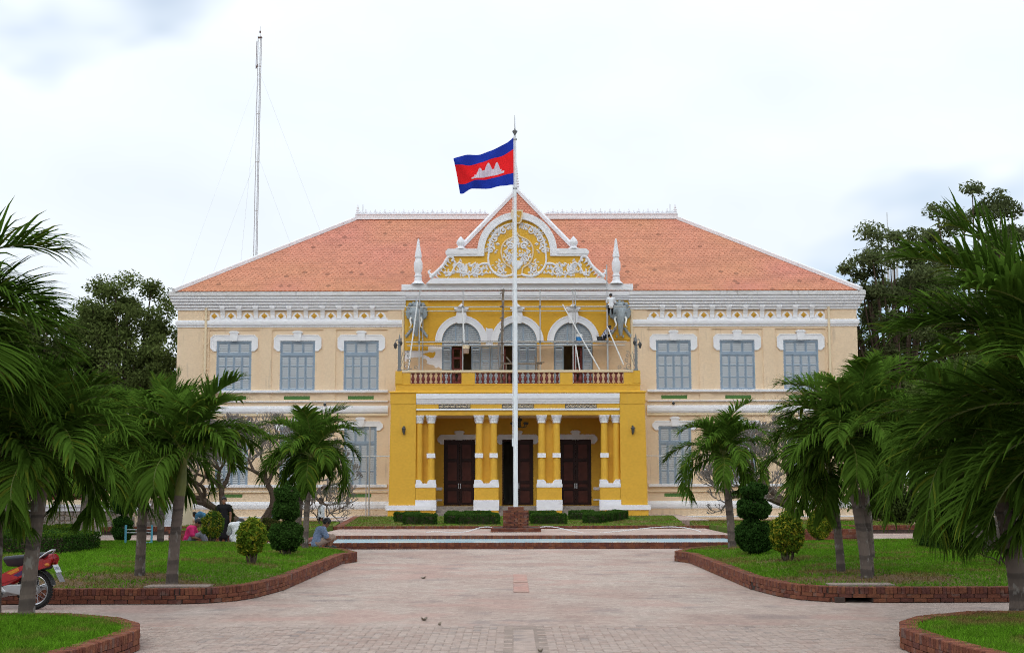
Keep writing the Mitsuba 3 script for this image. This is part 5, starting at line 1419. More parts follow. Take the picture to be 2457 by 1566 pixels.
add('parapet_base', MB().box(TX0, TX1 + 0.03, TY - 0.06, TY + 0.3, 1.121, 1.30), 'cream_trim', lt)
add('foot_kerb', MB().box(TX0, TX1 - 0.1, TY - 0.3, TY - 0.05, -0.1, 0.06), 'white_paint', lt)
add('rail', MB().box(TX0, TX1 + 0.06, TY - 0.06, TY + 0.28, 1.65, 1.80), 'white_paint', lt)
b2 = mikit.ply(MB().lathe([(0.07, 0), (0.07, 0.04), (0.05, 0.06), (0.09, 0.14), (0.05, 0.26), (0.07, 0.31), (0.07, 0.35)], 0, 0, 8).mesh(), 'maroon_paint', smooth=40)
for i in range(46): add('baluster', b2, None, lt, to_world=T().translate([TX1 - 0.3 - i * 0.21, TY + 0.1, 1.3]))
for i in range(9):
    add('step', MB().box(TX1 + 0.0, -13.55, TY - 0.35 + 0.3 * i, TY + 3.4, 0.14 * i - (0.3 if i == 0 else 0), 0.14 * (i + 1) - 0.003 * 0), 'joint_sand' if i % 2 else 'rubble_stone', lt)
for i in range(3):
    add('bottom_step', MB().box(TX1 - 0.05, -13.1, TY - 0.4 - 0.2 * (3 - i), TY - 0.351, -0.05, 0.03 + 0.02 * i), 'old_white_paint', lt)
add('newel_post', MB().box(-13.55, -13.1, TY - 0.5, TY - 0.05, -0.1, 0.5).box(-13.45, -13.14, TY - 0.42, TY - 0.1, 0.5, 1.02).box(-13.55, -13.08, TY - 0.5, TY - 0.04, 1.02, 1.12), 'white_paint', lt)
add('stair_wall', MB().yz(Polygon([(TY - 0.1, -0.1), (TY - 0.1, 0.75), (TY + 3.4, 1.75), (TY + 3.4, -0.1)]), -13.5, -13.3), 'cream_trim', lt)
add('landing_wall', MB().box(-17.2, -14.76, 57.2, 57.5, 1.26, 1.75).box(-17.3, -14.7, 57.1, 57.6, 2.2, 2.4), 'cream_trim', lt)
for i in range(9): add('landing_baluster', b2, None, lt, to_world=T().translate([-17.0 + i * 0.26, 57.35, 1.75]).scale([1.1, 1.1, 1.28]))

pf = thing('pipe_frame', 'pale blue plastic pipe frame stuck in the left lawn', 'frame')
for x in (-10.38, -9.68):
    add('post', MB().tube([(x, 36.2, 0.2), (x, 36.2, 0.78)], 0.03, 8), 'pale_blue_plastic', pf, smooth=40)
add('foot', MB().tube([(-9.68, 36.2, 0.31), (-10.0, 35.9, 0.3)], 0.028, 8), 'pale_blue_plastic', pf, smooth=40)
for z in (0.58, 0.66): add('bar', MB().tube([(-10.38, 36.2, z), (-9.68, 36.2, z)], 0.01, 6), 'white_plastic', pf)

# ------------------------------------------------------------------ vegetation


def frond_mesh(rg, base, az, e0, L, droop, wind, pairs=46, leaf=0.5, lw=0.03, curl_=1.0, tone=1.0, rise=0.34):
    """One feather frond: the arching midrib and its leaflets, returned as (midrib tube arrays, leaflet arrays, leaflet colours)."""
    n = 26
    t = np.linspace(0, 1, n)
    el = e0 - droop * t ** 1.35
    d = np.stack([np.cos(el) * math.cos(az), np.cos(el) * math.sin(az), np.sin(el)], 1)
    d = d + wind[None] * (t ** 1.2)[:, None]
    d /= np.linalg.norm(d, axis=1, keepdims=True)
    P = np.asarray(base) + np.cumsum(d, 0) * L / n
    P = np.vstack([base, P]); tt = np.linspace(0, 1, n + 1); D = np.vstack([d[:1], d])
    rib = MB().tube(P, np.linspace(0.022, 0.004, n + 1) * (L / 1.8), 5, caps=False)
    s = np.repeat(np.linspace(0.16, 0.995, pairs), 2)
    side = np.tile([1.0, -1.0], pairs)
    q = np.stack([np.interp(s, tt, P[:, k]) for k in range(3)], 1)
    tg = np.stack([np.interp(s, tt, D[:, k]) for k in range(3)], 1)
    tg /= np.linalg.norm(tg, axis=1, keepdims=True)
    sd = np.cross(tg, [0, 0, 1.0]); sd /= np.linalg.norm(sd, axis=1, keepdims=True) + 1e-9
    up = np.cross(sd, tg)
    m = len(s)
    fwd = 0.55 + 0.55 * s + rg.normal(0, 0.07, m)
    lift = rg.normal(rise, 0.22, m)
    dirn = tg * fwd[:, None] + sd * (side * (1.0 - 0.25 * s))[:, None] + up * lift[:, None]
    dirn /= np.linalg.norm(dirn, axis=1, keepdims=True)
    ln = leaf * (0.35 + 0.65 * np.sin(PI * np.clip(0.12 + 0.80 * s, 0, 1)) ** 0.8) * rg.uniform(0.85, 1.1, m)
    wv = np.cross(dirn, up); wv /= np.linalg.norm(wv, axis=1, keepdims=True) + 1e-9
    K = 5
    pos, cur, g = [q], dirn.copy(), curl_ * rg.uniform(0.6, 1.25, m)
    for k in range(K - 1):
        pos.append(pos[-1] + cur * (ln / (K - 1))[:, None])
        cur = cur + np.array([0, 0, -1.0]) * (g * (0.16 + 0.17 * k))[:, None] + wind[None] * 0.25
        cur /= np.linalg.norm(cur, axis=1, keepdims=True)
    wd = lw * np.array([0.6, 1.0, 0.95, 0.6, 0.06])
    wm = rg.uniform(0.8, 1.2, m)
    V = np.stack([np.stack([pos[k] - wv * (wd[k] * wm)[:, None] * 0.5, pos[k] + wv * (wd[k] * wm)[:, None] * 0.5], 1) for k in range(K)], 1)   # m, K, 2, 3
    F = []
    for k in range(K - 1): F += [(2 * k, 2 * k + 1, 2 * k + 3), (2 * k, 2 * k + 3, 2 * k + 2)]
    F = (np.array(F)[None] + (np.arange(m) * 2 * K)[:, None, None]).reshape(-1, 3)
    c = np.array([0.075, 0.145, 0.019]) * rg.uniform(0.7, 1.35, (m, 1)) * tone
    c = np.where(rg.random((m, 1)) < 0.05, c * np.array([1.9, 1.3, 1.2]), c)
    return rib.mesh(), (V.reshape(-1, 3), F), np.repeat(c, 2 * K, 0)


def palm(label, x, y, z0, height, lean=(0, 0), fronds=12, L=1.7, seed=0, wind=(0, 0, 0), r=0.1, shaft=0.8, leaf=0.5, pairs=46, spear=True, only=None, droop=1.9, e_lo=-0.1, e_hi=1.25, tone=1.0, curl_=1.0, base_fl=1.25, cat='palm', group=None, lw=0.03, lifted=None):
    rg = np.random.default_rng(seed)
    k = thing('palm_tree', label, cat, group)
    n = 26
    t = np.linspace(0, 1, n)
    bx = x + lean[0] * t ** 1.6; by = y + lean[1] * t ** 1.6; bz = z0 - 0.1 + (height + 0.1) * t
    cut = (height - shaft) / height
    i = np.searchsorted(t, cut)
    rr = r * (1.0 + (base_fl - 1) * np.exp(-t * 14) - 0.12 * t) * (1 + 0.025 * (np.arange(n) % 2))
    add('trunk', MB().tube(np.stack([bx, by, bz], 1)[:i + 1], rr[:i + 1], 14), 'palm_bark', k, smooth=50)
    q = np.stack([bx, by, bz], 1)[i:]
    w = np.linspace(0, 1, len(q))
    add('crownshaft', MB().tube(q, r * (0.98 - 0.52 * w + 0.14 * np.sin(PI * np.clip(w * 1.6, 0, 1))), 12), 'crownshaft', k, smooth=50)
    top = np.array([bx[-1], by[-1], bz[-1]])
    wv = np.asarray(wind, float)
    specs = only
    if specs is None:
        specs = []
        for j in range(fronds):
            u = (j + 0.5) / fronds
            specs.append((j * 2.39996 + rg.uniform(-0.3, 0.3), e_hi - (e_hi - e_lo) * u ** 1.15 + rg.uniform(-0.12, 0.12), L * rg.uniform(0.8, 1.1), droop * (0.62 + 0.5 * u) * rg.uniform(0.85, 1.15)))
    for n_, (az, e, ll, dp) in enumerate(specs):
        u = n_ / len(specs)
        if lifted is not None and math.cos(az - lifted) > 0.55: e, dp = max(e, 0.85), dp * 0.7
        up_, cu_ = (0.62 - 0.55 * u, curl_ * (0.55 + 0.65 * u)) if only is None else (0.42, curl_)
        rib, lf, col = frond_mesh(rg, top - np.array([0, 0, 0.05 + 0.12 * u]), az, e, ll, dp, wv, pairs, leaf, lw, cu_, tone, up_)
        f = add('frond', lf, 'leaf', k, color=col)
        add('midrib', rib, 'rachis', f, smooth=50)
    if spear:
        rib, lf, col = frond_mesh(rg, top, 0.5, 1.5, L * 0.6, 0.1, wv * 0.2, 20, leaf * 0.35, lw * 0.8, 0.1, tone * 1.6)
        f = add('frond', lf, 'leaf', k, color=col, label='young upright frond')
        add('midrib', rib, 'rachis', f, smooth=50)
    return k


W0 = (0.14, 0.0, 0.0)
PK = dict(leaf=0.56, lw=0.045, pairs=54, curl_=1.45, e_lo=0.0, e_hi=1.5)
palm('palm with a grey trunk at the far left, partly in front of the motorbike', -6.07, 16.95, 0.22, 2.1, (0.16, 0.1), 18, 1.5, 1, W0, 0.095, 0.55, droop=2.3, **PK)
palm('palm trunk at the left edge of the picture beside the motorbike', -6.6, 17.25, 0.22, 2.1, (-0.05, 0.1), 16, 1.5, 2, W0, 0.09, 0.6, droop=2.3, **PK)
palm('palm in the left lawn right of its dark twin, first palm left of the topiary', -5.47, 21.74, 0.22, 2.15, (0.14, 0.1), 19, 1.5, 3, W0, 0.09, 0.75, droop=2.3, lifted=0.0, **PK)
palm('palm with a mottled trunk in the left lawn beside the blue pipe frame', -6.39, 23.2, 0.22, 2.2, (0.05, 0.0), 18, 1.5, 4, W0, 0.085, 0.7, droop=2.4, **PK)
palm('slender leaning palm behind the seated man in blue', -5.3, 34.5, 0.22, 2.45, (0.12, 0.1), 17, 1.65, 5, (0.05, 0, 0), 0.075, 0.8, droop=2.3, **PK)
palm('left stem of the leaning palm pair behind the tall topiary', -5.66, 35.5, 0.22, 2.4, (0.15, 0.2), 14, 1.5, 6, (-0.1, 0, 0), 0.08, 0.8, droop=2.4, **PK)
WR = (-0.14, 0.0, 0.0)
palm('palm at the tip of the right lawn, nearest the pool', 5.6, 34.4, 0.22, 2.4, (-0.2, 0.1), 19, 1.65, 7, WR, 0.1, 0.9, droop=2.3, **PK)
palm('thin grey trunked palm in the right lawn, left of the forked pair', 5.9, 24.3, 0.22, 2.0, (-0.1, 0.3), 16, 1.4, 8, WR, 0.075, 0.5, droop=2.4, **PK)
palm('leaning palm of the forked pair in the right lawn', 5.93, 22.65, 0.22, 2.35, (-0.32, 0.1), 19, 1.6, 9, WR, 0.09, 0.85, droop=2.3, **PK)
palm('upright rear palm of the forked pair in the right lawn', 6.08, 23.1, 0.22, 2.55, (-0.02, 0.2), 18, 1.6, 10, WR, 0.085, 0.7, droop=2.2, **PK)
palm('stout palm with a yellowish crownshaft at the right edge', 6.72, 17.95, 0.22, 2.15, (-0.30, 0.2), 28, 1.85, 11, (-0.22, 0, 0), 0.125, 0.8, droop=2.5, **{**PK, 'e_lo': -0.35, 'leaf': 0.64, 'curl_': 1.8})
# two taller palms that stand just outside the frame and reach in
palm('tall dark palm whose long fronds arch in from the right edge', 7.15, 15.9, 0.22, 2.3, (-0.05, 0.0), seed=12, r=0.14, shaft=0.8, leaf=0.95, pairs=74, lw=0.062, wind=(-0.03, 0, 0), curl_=0.65,
     only=[(2.9, 1.36, 3.15, 0.85), (3.25, 1.18, 3.3, 1.1), (2.8, 1.0, 3.0, 1.25), (3.4, 0.85, 2.8, 1.35), (3.0, 0.5, 2.5, 1.4), (3.2, 0.1, 2.2, 1.4), (3.05, 1.1, 2.9, 1.45), (2.6, 0.7, 2.6, 1.6), (3.6, 1.2, 2.9, 1.3), (2.9, -0.2, 2.0, 1.2), (2.4, 1.15, 3.2, 1.2), (3.9, 1.0, 2.6, 1.5), (0.3, 0.9, 2.6, 1.7), (-0.9, 0.8, 2.6, 1.7), (1.4, 1.1, 2.7, 1.6), (-2.0, 1.0, 2.4, 1.6), (1.9, 1.3, 3.3, 1.0)])
palm('tall palm whose fronds hang in at the upper left edge', -6.95, 15.6, 0.22, 3.55, (0.1, 0.0), seed=13, r=0.14, shaft=0.8, leaf=0.85, pairs=62, lw=0.05, wind=(0.06, 0, 0), curl_=0.75,
     only=[(0.1, 1.28, 1.9, 1.7), (-0.2, 0.75, 1.45, 1.7), (0.25, 0.55, 2.0, 2.1), (0.0, 0.1, 1.6, 1.6), (0.6, 0.95, 1.6, 1.8), (1.5, 0.9, 2.0, 1.8), (2.6, 0.9, 2.0, 1.8), (3.6, 0.8, 2.0, 1.8), (4.6, 0.8, 2.0, 1.8), (-0.6, 0.3, 1.4, 1.6), (0.4, -0.2, 1.4, 1.3)])
# further palms in the thickets on both sides
palm('bright green young palm fan rising behind the left palms', -9.6, 36.8, 0.2, 3.1, (0, 0), 8, 1.7, 21, (0, 0, 0), 0.09, 0.6, leaf=0.6, lw=0.045, droop=0.7, e_lo=0.7, e_hi=1.5, curl_=0.4)
palm('palm standing just behind the left hedge block', -10.9, 34.2, 0.2, 2.7, (0.2, 0), 18, 1.9, 22, W0, 0.1, 0.7, droop=2.1, **PK)
palm('dark palm in the middle of the left thicket', -13.6, 36.0, 0.2, 3.0, (0.2, 0), 18, 2.0, 23, W0, 0.1, 0.7, droop=2.0, **PK)
palm('shaded palm farther back behind the left hedges', -12.2, 38.2, 0.2, 3.0, (0.2, 0), 18, 1.9, 27, W0, 0.1, 0.7, droop=2.0, **PK)
palm('broad dark palm at the back of the right lawn', 11.6, 35.5, 0.2, 3.0, (-0.1, 0), 20, 2.0, 24, WR, 0.11, 0.8, droop=2.2, **PK)
palm('shaded palm at the right edge behind the stout palm', 9.9, 24.0, 0.2, 2.9, (-0.1, 0), 20, 1.9, 26, WR, 0.12, 0.7, droop=2.1, **PK)
palm('bright spear leaved palm behind the forked pair at the right', 7.4, 28.0, 0.2, 2.6, (-0.1, 0), 12, 1.8, 28, WR, 0.1, 0.7, droop=1.4, **{**PK, 'e_lo': 0.3})


def leaf_cloud(rg, P, N, size, col, spread=0.9):
    """A small folded leaf at each point P, facing N loosely; col per leaf."""
    n = len(P)
    N = N + rg.normal(0, spread, (n, 3)); N /= np.linalg.norm(N, axis=1, keepdims=True) + 1e-9
    a = np.cross(N, rg.normal(0, 1, (n, 3))); a /= np.linalg.norm(a, axis=1, keepdims=True) + 1e-9
    b = np.cross(N, a)
    s = size * rg.uniform(0.6, 1.25, (n, 1))
    V = np.stack([P - a * s, P + b * s * 0.45 + N * s * 0.12, P + a * s, P - b * s * 0.45 + N * s * 0.12], 1).reshape(-1, 3)
    F = (np.array([(0, 2, 1), (0, 3, 2)])[None] + (np.arange(n) * 4)[:, None, None]).reshape(-1, 3)
    return (V, F), np.repeat(col, 4, 0)


def on_ball(rg, c, r, n, low=-1.0):
    d = rg.normal(0, 1, (int(n * 1.6) + 8, 3)); d /= np.linalg.norm(d, axis=1, keepdims=True)
    d = d[d[:, 2] > low][:n]
    rad = rg.uniform(0.86, 1.06, (len(d), 1))
    return np.asarray(c) + d * np.asarray(r) * rad, d / np.asarray(r) * np.mean(r)


def topiary(name, label, cat, x, y, z, tiers, green, tip=None, leaf=0.03, seed=0, stems=5, stem_h=0.2, dens=2600, group=None):
    """Clipped shrub: tiers of (dz, rx, rz); leaves over each tier, a dark twiggy core, bare stems below."""
    rg = np.random.default_rng(seed)
    k = thing(name, label, cat, group)
    st = MB()
    r0 = tiers[0][1] * 0.45
    for i in range(stems):
        a = 2 * PI * i / stems + rg.uniform(-0.3, 0.3)
        st.tube([(x + math.cos(a) * r0 * 0.5, y + math.sin(a) * r0 * 0.5, z - 0.05), (x + math.cos(a) * r0 * 0.8, y + math.sin(a) * r0 * 0.8, z + stem_h * 0.6), (x + math.cos(a) * r0, y + math.sin(a) * r0, z + stem_h + tiers[0][2] * 0.6)], 0.017, 5)
    st.tube([(x, y, z), (x, y, z + tiers[-1][0])], 0.03, 6)
    add('stem', st, 'tree_bark', k)
    for (dz, rx, rz) in tiers:
        c = np.array([x, y, z + dz]); R = np.array([rx, rx, rz])
        core = trimesh.creation.icosphere(2, 1.0)
        add('inner_twigs', MB().put(np.array(core.vertices) * R * 0.8 + c, core.faces), 'tree_bark', k, smooth=True)
        n = int(dens * (rx * rx + rx * rz) * 4 * PI / 3 * 3)
        P, N = on_ball(rg, c, R, n)
        P2, N2 = on_ball(rg, c, R * 0.9, n // 2)
        P, N = np.vstack([P, P2]), np.vstack([N, N2])
        P = P + ((meshkit.noise(P * 7, seed)[:, None] - 0.5) * 0.16 + (meshkit.noise(P * 22, seed + 9)[:, None] - 0.5) * 0.07) * N
        t = np.clip((P[:, 2] - c[2]) / rz, -1, 1)
        col = np.asarray(green) * rg.uniform(0.55, 1.4, (len(P), 1))
        if tip is not None:
            pick = rg.random(len(P)) < np.clip(0.12 + 0.5 * (meshkit.noise(P * 5, seed + 2) - 0.25), 0.05, 0.9)
            col[pick] = np.asarray(tip) * rg.uniform(0.7, 1.2, (pick.sum(), 1))
        m, c2 = leaf_cloud(rg, P, N, leaf, col)
        add('foliage', m, 'soft_leaf', k, color=c2)
    return k


DG, MG, YG, YT = (0.045, 0.100, 0.020), (0.075, 0.155, 0.024), (0.13, 0.21, 0.022), (0.50, 0.46, 0.05)
topiary('topiary_shrub', 'dark green three tier topiary in the left lawn', 'topiary', -5.17, 30.74, 0.26, [(0.42, 0.37, 0.32), (1.0, 0.31, 0.22), (1.36, 0.26, 0.20)], DG, None, 0.038, 1, 7, 0.2, 1700)
topiary('egg_shrub', 'yellow green egg shaped shrub in front of the dark topiary in the left lawn', 'shrub', -5.27, 27.3, 0.26, [(0.52, 0.275, 0.37)], YG, YT, 0.042, 2, 9, 0.2, 1400)
topiary('egg_shrub', 'yellow green egg shaped shrub right of the man in pink', 'shrub', -8.5, 38.2, 0.26, [(0.46, 0.29, 0.37)], MG, YT, 0.03, 3, 7, 0.1, 2000)
topiary('ball_shrub', 'dark rounded shrub between the egg shrub and the tall topiary', 'shrub', -7.6, 42.2, 0.1, [(0.42, 0.30, 0.30)], (0.05, 0.065, 0.018), (0.12, 0.10, 0.03), 0.03, 4, 5, 0.1, 1800)
topiary('cone_shrub', 'dark bronze green shrub behind the bending man in blue', 'shrub', -9.65, 44.9, 0.36, [(0.42, 0.34, 0.42)], (0.04, 0.055, 0.018), (0.10, 0.08, 0.03), 0.03, 5, 5, 0.1, 1700)
topiary('topiary_shrub', 'dark two tier topiary left of the blue pipe frame', 'topiary', -12.0, 41.5, 0.05, [(0.45, 0.33, 0.38), (1.2, 0.36, 0.3)], (0.036, 0.095, 0.018), None, 0.032, 6, 5, 0.1, 1800)
topiary('topiary_shrub', 'dark three tier topiary in the right lawn', 'topiary', 5.45, 30.4, 0.26, [(0.42, 0.41, 0.37), (1.02, 0.37, 0.22), (1.38, 0.29, 0.18)], (0.036, 0.088, 0.018), None, 0.038, 7, 7, 0.14, 1700)
topiary('egg_shrub', 'yellow green egg shaped shrub right of the three tier topiary in the right lawn', 'shrub', 5.66, 27.8, 0.26, [(0.56, 0.315, 0.42)], (0.11, 0.18, 0.02), YT, 0.042, 8, 7, 0.14, 1400)
topiary('egg_shrub', 'yellow green shrub behind the palm trunks of the right lawn', 'shrub', 8.55, 37.5, 0.26, [(0.46, 0.31, 0.4)], YG, YT, 0.03, 9, 7, 0.1, 2000)
topiary('ball_shrub', 'small reddish brown shrub behind the right lawn', 'shrub', 10.5, 45.5, 0.36, [(0.4, 0.35, 0.34)], (0.075, 0.045, 0.02), (0.12, 0.06, 0.03), 0.03, 10, 5, 0.1, 1500)


def hedge(label, boxes, z, h, green, tip, seed, leaf=0.03, dens=900):
    rg = np.random.default_rng(seed)
    k = thing('hedge', label, 'hedge')
    core, Ps, Ns = MB(), [], []
    for (x0, x1, y0, y1) in boxes:
        core.box(x0 + 0.1, x1 - 0.1, y0 + 0.1, y1 - 0.1, z - 0.1, z + h - 0.1)
        for (o, a, b, n) in (((x0, y0, z), (x1 - x0, 0, 0), (0, 0, h), (0, -1, 0)), ((x0, y1, z), (x1 - x0, 0, 0), (0, 0, h), (0, 1, 0)), ((x0, y0, z), (0, y1 - y0, 0), (0, 0, h), (-1, 0, 0)), ((x1, y0, z), (0, y1 - y0, 0), (0, 0, h), (1, 0, 0)), ((x0, y0, z + h), (x1 - x0, 0, 0), (0, y1 - y0, 0), (0, 0, 1))):
            a, b, n = np.array(a, float), np.array(b, float), np.array(n, float)
            m = int(np.linalg.norm(np.cross(a, b)) * dens) + 10
            P = np.array(o) + rg.random((m, 1)) * a + rg.random((m, 1)) * b + n * rg.uniform(-0.07, 0.03, (m, 1))
            Ps.append(P); Ns.append(np.repeat(n[None], m, 0))
    P, N = np.vstack(Ps), np.vstack(Ns)
    P = P + N * (meshkit.noise(P * 4, seed)[:, None] - 0.5) * 0.1
    add('inner_twigs', core, 'tree_bark', k)
    col = np.asarray(green) * rg.uniform(0.5, 1.4, (len(P), 1))
    pick = rg.random(len(P)) < np.clip(0.05 + 1.2 * (meshkit.noise(P * 2.5, seed + 5) - 0.55), 0.03, 0.8) + 0.35 * (N[:, 2] > 0.5)
    col[pick] = np.asarray(tip) * rg.uniform(0.6, 1.2, (pick.sum(), 1))
    m, c = leaf_cloud(rg, P, N, leaf, col)
    add('foliage', m, 'soft_leaf', k, color=c)


hedge('clipped dark hedge block behind the motorbike in the left lawn', [(-16.5, -10.15, 30.7, 33.2)], 0.25, 0.46, DG, (0.10, 0.18, 0.02), 1, 0.034, 1700)
hedge('low bright hedge behind the dark hedge block of the left lawn', [(-17.5, -11.6, 35.0, 36.6)], 0.25, 0.5, MG, (0.14, 0.2, 0.02), 2, 0.035, 1500)
hedge('clipped dark hedge block in the right lawn', [(10.0, 16.5, 31.2, 33.4)], 0.25, 0.5, DG, (0.07, 0.13, 0.015), 3, 0.034, 1700)
hedge('small clipped hedge at the far left before the porch', [(-4.35, -3.05, 53.6, 54.4), (-5.0, -3.95, 57.0, 57.9)], 0.28, 0.40, DG, MG, 4, 0.035, 1500)
hedge('clipped hedge left of the flagpole before the porch', [(-2.25, -0.55, 53.6, 54.4), (-2.85, -0.95, 58.6, 59.4), (-2.75, -2.1, 54.4, 56.5)], 0.28, 0.40, DG, MG, 5, 0.035, 1500)
hedge('clipped hedge right of the flagpole before the porch', [(0.75, 2.15, 53.6, 54.4), (0.5, 1.9, 58.6, 59.4)], 0.28, 0.40, DG, MG, 6, 0.035, 1500)
hedge('slanting clipped hedge at the right before the porch', [(2.95 + 0.33 * i, 3.6 + 0.33 * i, 54.6 + 1.3 * i, 56.0 + 1.3 * i) for i in range(6)] + [(2.55, 3.7, 60.5, 61.3)], 0.28, 0.38, DG, MG, 7, 0.035, 1500)


def broadleaf(label, x, y, z, h, crown, seed, green, n_leaf, leaf, trunk_r=0.25, clumps=38, low=0.25, gap=0.0, cat='tree'):
    """A tree: trunk and limbs that end in leaf clumps spread through the crown's volume (crown: half widths)."""
    rg = np.random.default_rng(seed)
    k = thing('tree', label, cat)
    cx, cy, ch = crown
    cz = z + h - ch
    tr = MB()
    fork = np.array([x, y, z + (h - 2 * ch) * 0.8 + 0.3])
    tr.tube([(x, y, z - 0.3), (x + rg.uniform(-0.2, 0.2), y, (z + fork[2]) / 2), fork], [trunk_r * 1.25, trunk_r, trunk_r * 0.85], 9)
    C, R = [], []
    for i in range(clumps):
        d = rg.normal(0, 1, 3); d /= np.linalg.norm(d)
        q = np.array([x, y, cz]) + d * np.array([cx, cy, ch]) * (rg.uniform(0.25, 1) ** 0.45) * 0.86
        C.append(q); R.append(rg.uniform(0.15, 0.30) * min(cx, ch) * (0.72 if gap == 1 else gap if gap else 1.05))
        if i % 2 == 0:
            mid = (fork + q) / 2 + np.array([0, 0, 0.1 * h]) * rg.uniform(-0.5, 0.6)
            tr.tube(spline([fork, mid, q], 8), np.linspace(trunk_r * 0.55, 0.03, 8), 5, caps=False)
    add('trunk', tr, 'tree_bark', k, smooth=50)
    per = n_leaf // clumps
    P, N, T_ = [], [], []
    for c, r in zip(C, R):
        d = rg.normal(0, 1, (per, 3)); d /= np.linalg.norm(d, axis=1, keepdims=True)
        rad = rg.uniform(0.05, 1.0, (per, 1)) ** 0.6
        P.append(c + d * rad * r * np.array([1.25, 1.25, 0.85])); N.append(d * 0.6 + np.array([0, 0, 0.5])); T_.append(np.full(per, rg.uniform(0.7, 1.3)))
    P, N, T_ = np.vstack(P), np.vstack(N), np.concatenate(T_)
    col = np.asarray(green) * T_[:, None] * rg.uniform(0.6, 1.4, (len(P), 1))
    m, c = leaf_cloud(rg, P, N, leaf, col, 0.8)
    add('crown', m, 'soft_leaf', k, color=c)


G1, G2, G3 = (0.10, 0.140, 0.042), (0.12, 0.160, 0.048), (0.075, 0.115, 0.030)
broadleaf('tall feathery tree at the left, nearest the building', -25.5, 88, -0.45, 17.3, (4.6, 4.5, 7.0), 1, G2, 36000, 0.14, 0.3, 110, gap=0.78)
broadleaf('lower dark tree touching the left end of the building', -22.8, 86, -0.45, 13.0, (3.0, 3.2, 6.2), 2, G2, 28000, 0.13, 0.25, 90, gap=0.8)
broadleaf('broad tree at the left behind the palms', -31.5, 86, -0.45, 14.6, (5.0, 4.5, 6.4), 3, G2, 34000, 0.15, 0.3, 100, gap=0.8)
broadleaf('far left tree behind the arching fronds', -39.0, 90, -0.45, 15.0, (6.0, 4.5, 7.0), 4, G1, 28000, 0.18, 0.3, 52)
broadleaf('round green tree between the two tall ones at the left', -28.6, 90, -0.45, 15.2, (3.6, 3.6, 6.0), 21, G2, 28000, 0.14, 0.3, 90, gap=0.8)
broadleaf('wide green tree at the left rising behind the arching frond', -35.2, 88, -0.45, 15.4, (4.6, 3.6, 6.6), 22, G1, 26000, 0.16, 0.3, 50)
broadleaf('low spreading tree left of the building end', -24.5, 74, -0.45, 8.6, (5.5, 3.5, 4.2), 5, G3, 32000, 0.12, 0.2, 60)
broadleaf('dark undergrowth tree behind the left terrace', -19.5, 62, 0.0, 6.4, (4.6, 3, 3.0), 6, G3, 26000, 0.11, 0.2, 50)
broadleaf('shadowed tree at the left edge behind the hedge', -17.5, 46, 0.0, 5.6, (4.2, 2.6, 2.7), 7, G3, 26000, 0.09, 0.18, 48)
broadleaf('dense dark tree between the left palms and the terrace', -14.2, 49.5, 0.0, 4.4, (1.7, 1.4, 1.5), 8, G3, 12000, 0.08, 0.13, 30)
broadleaf('open airy tree at the right end of the building', 24.9, 86, -0.45, 20.6, (4.3, 4.0, 8.2), 11, (0.115, 0.145, 0.06), 22000, 0.16, 0.3, 90, gap=1)
broadleaf('tall open tree at the right, highest of all', 31.2, 89, -0.45, 24.6, (4.2, 4.4, 9.6), 12, (0.115, 0.145, 0.06), 26000, 0.16, 0.34, 96, gap=1)
broadleaf('middle tree at the right below the far antennas', 28.0, 92, -0.45, 19.2, (3.8, 4.0, 7.4), 13, (0.115, 0.145, 0.06), 22000, 0.16, 0.3, 70, gap=1)
broadleaf('dark low tree right of the building end', 24.8, 72, -0.45, 9.6, (4.0, 3.4, 4.6), 14, G1, 30000, 0.12, 0.22, 56)
broadleaf('shadowed tree at the right edge behind the fronds', 24.0, 58, 0.0, 9.6, (5.4, 3.6, 4.7), 15, G3, 32000, 0.12, 0.22, 56)
broadleaf('dark dense shrub tree behind the right hedge', 15.0, 40, 0.1, 5.4, (3.6, 2.4, 2.65), 16, G3, 28000, 0.09, 0.16, 50)
broadleaf('dark thicket at the right behind the palms', 19.5, 48, 0.0, 7.0, (4.6, 2.8, 3.5), 17, G3, 28000, 0.10, 0.18, 50)
broadleaf('dark bushy tree before the right end of the building', 17.2, 60, -0.2, 5.6, (3.0, 2.2, 2.8), 20, G3, 22000, 0.1, 0.16, 44)
broadleaf('far right tree rising over the thicket', 41.0, 84, -0.45, 20.5, (5.4, 4.4, 9.0), 18, G1, 26000, 0.18, 0.3, 56)
broadleaf('tree far behind the left edge of the picture', -46.0, 80, -0.45, 13.0, (6.0, 4.0, 6.2), 19, G1, 20000, 0.19, 0.3, 44)


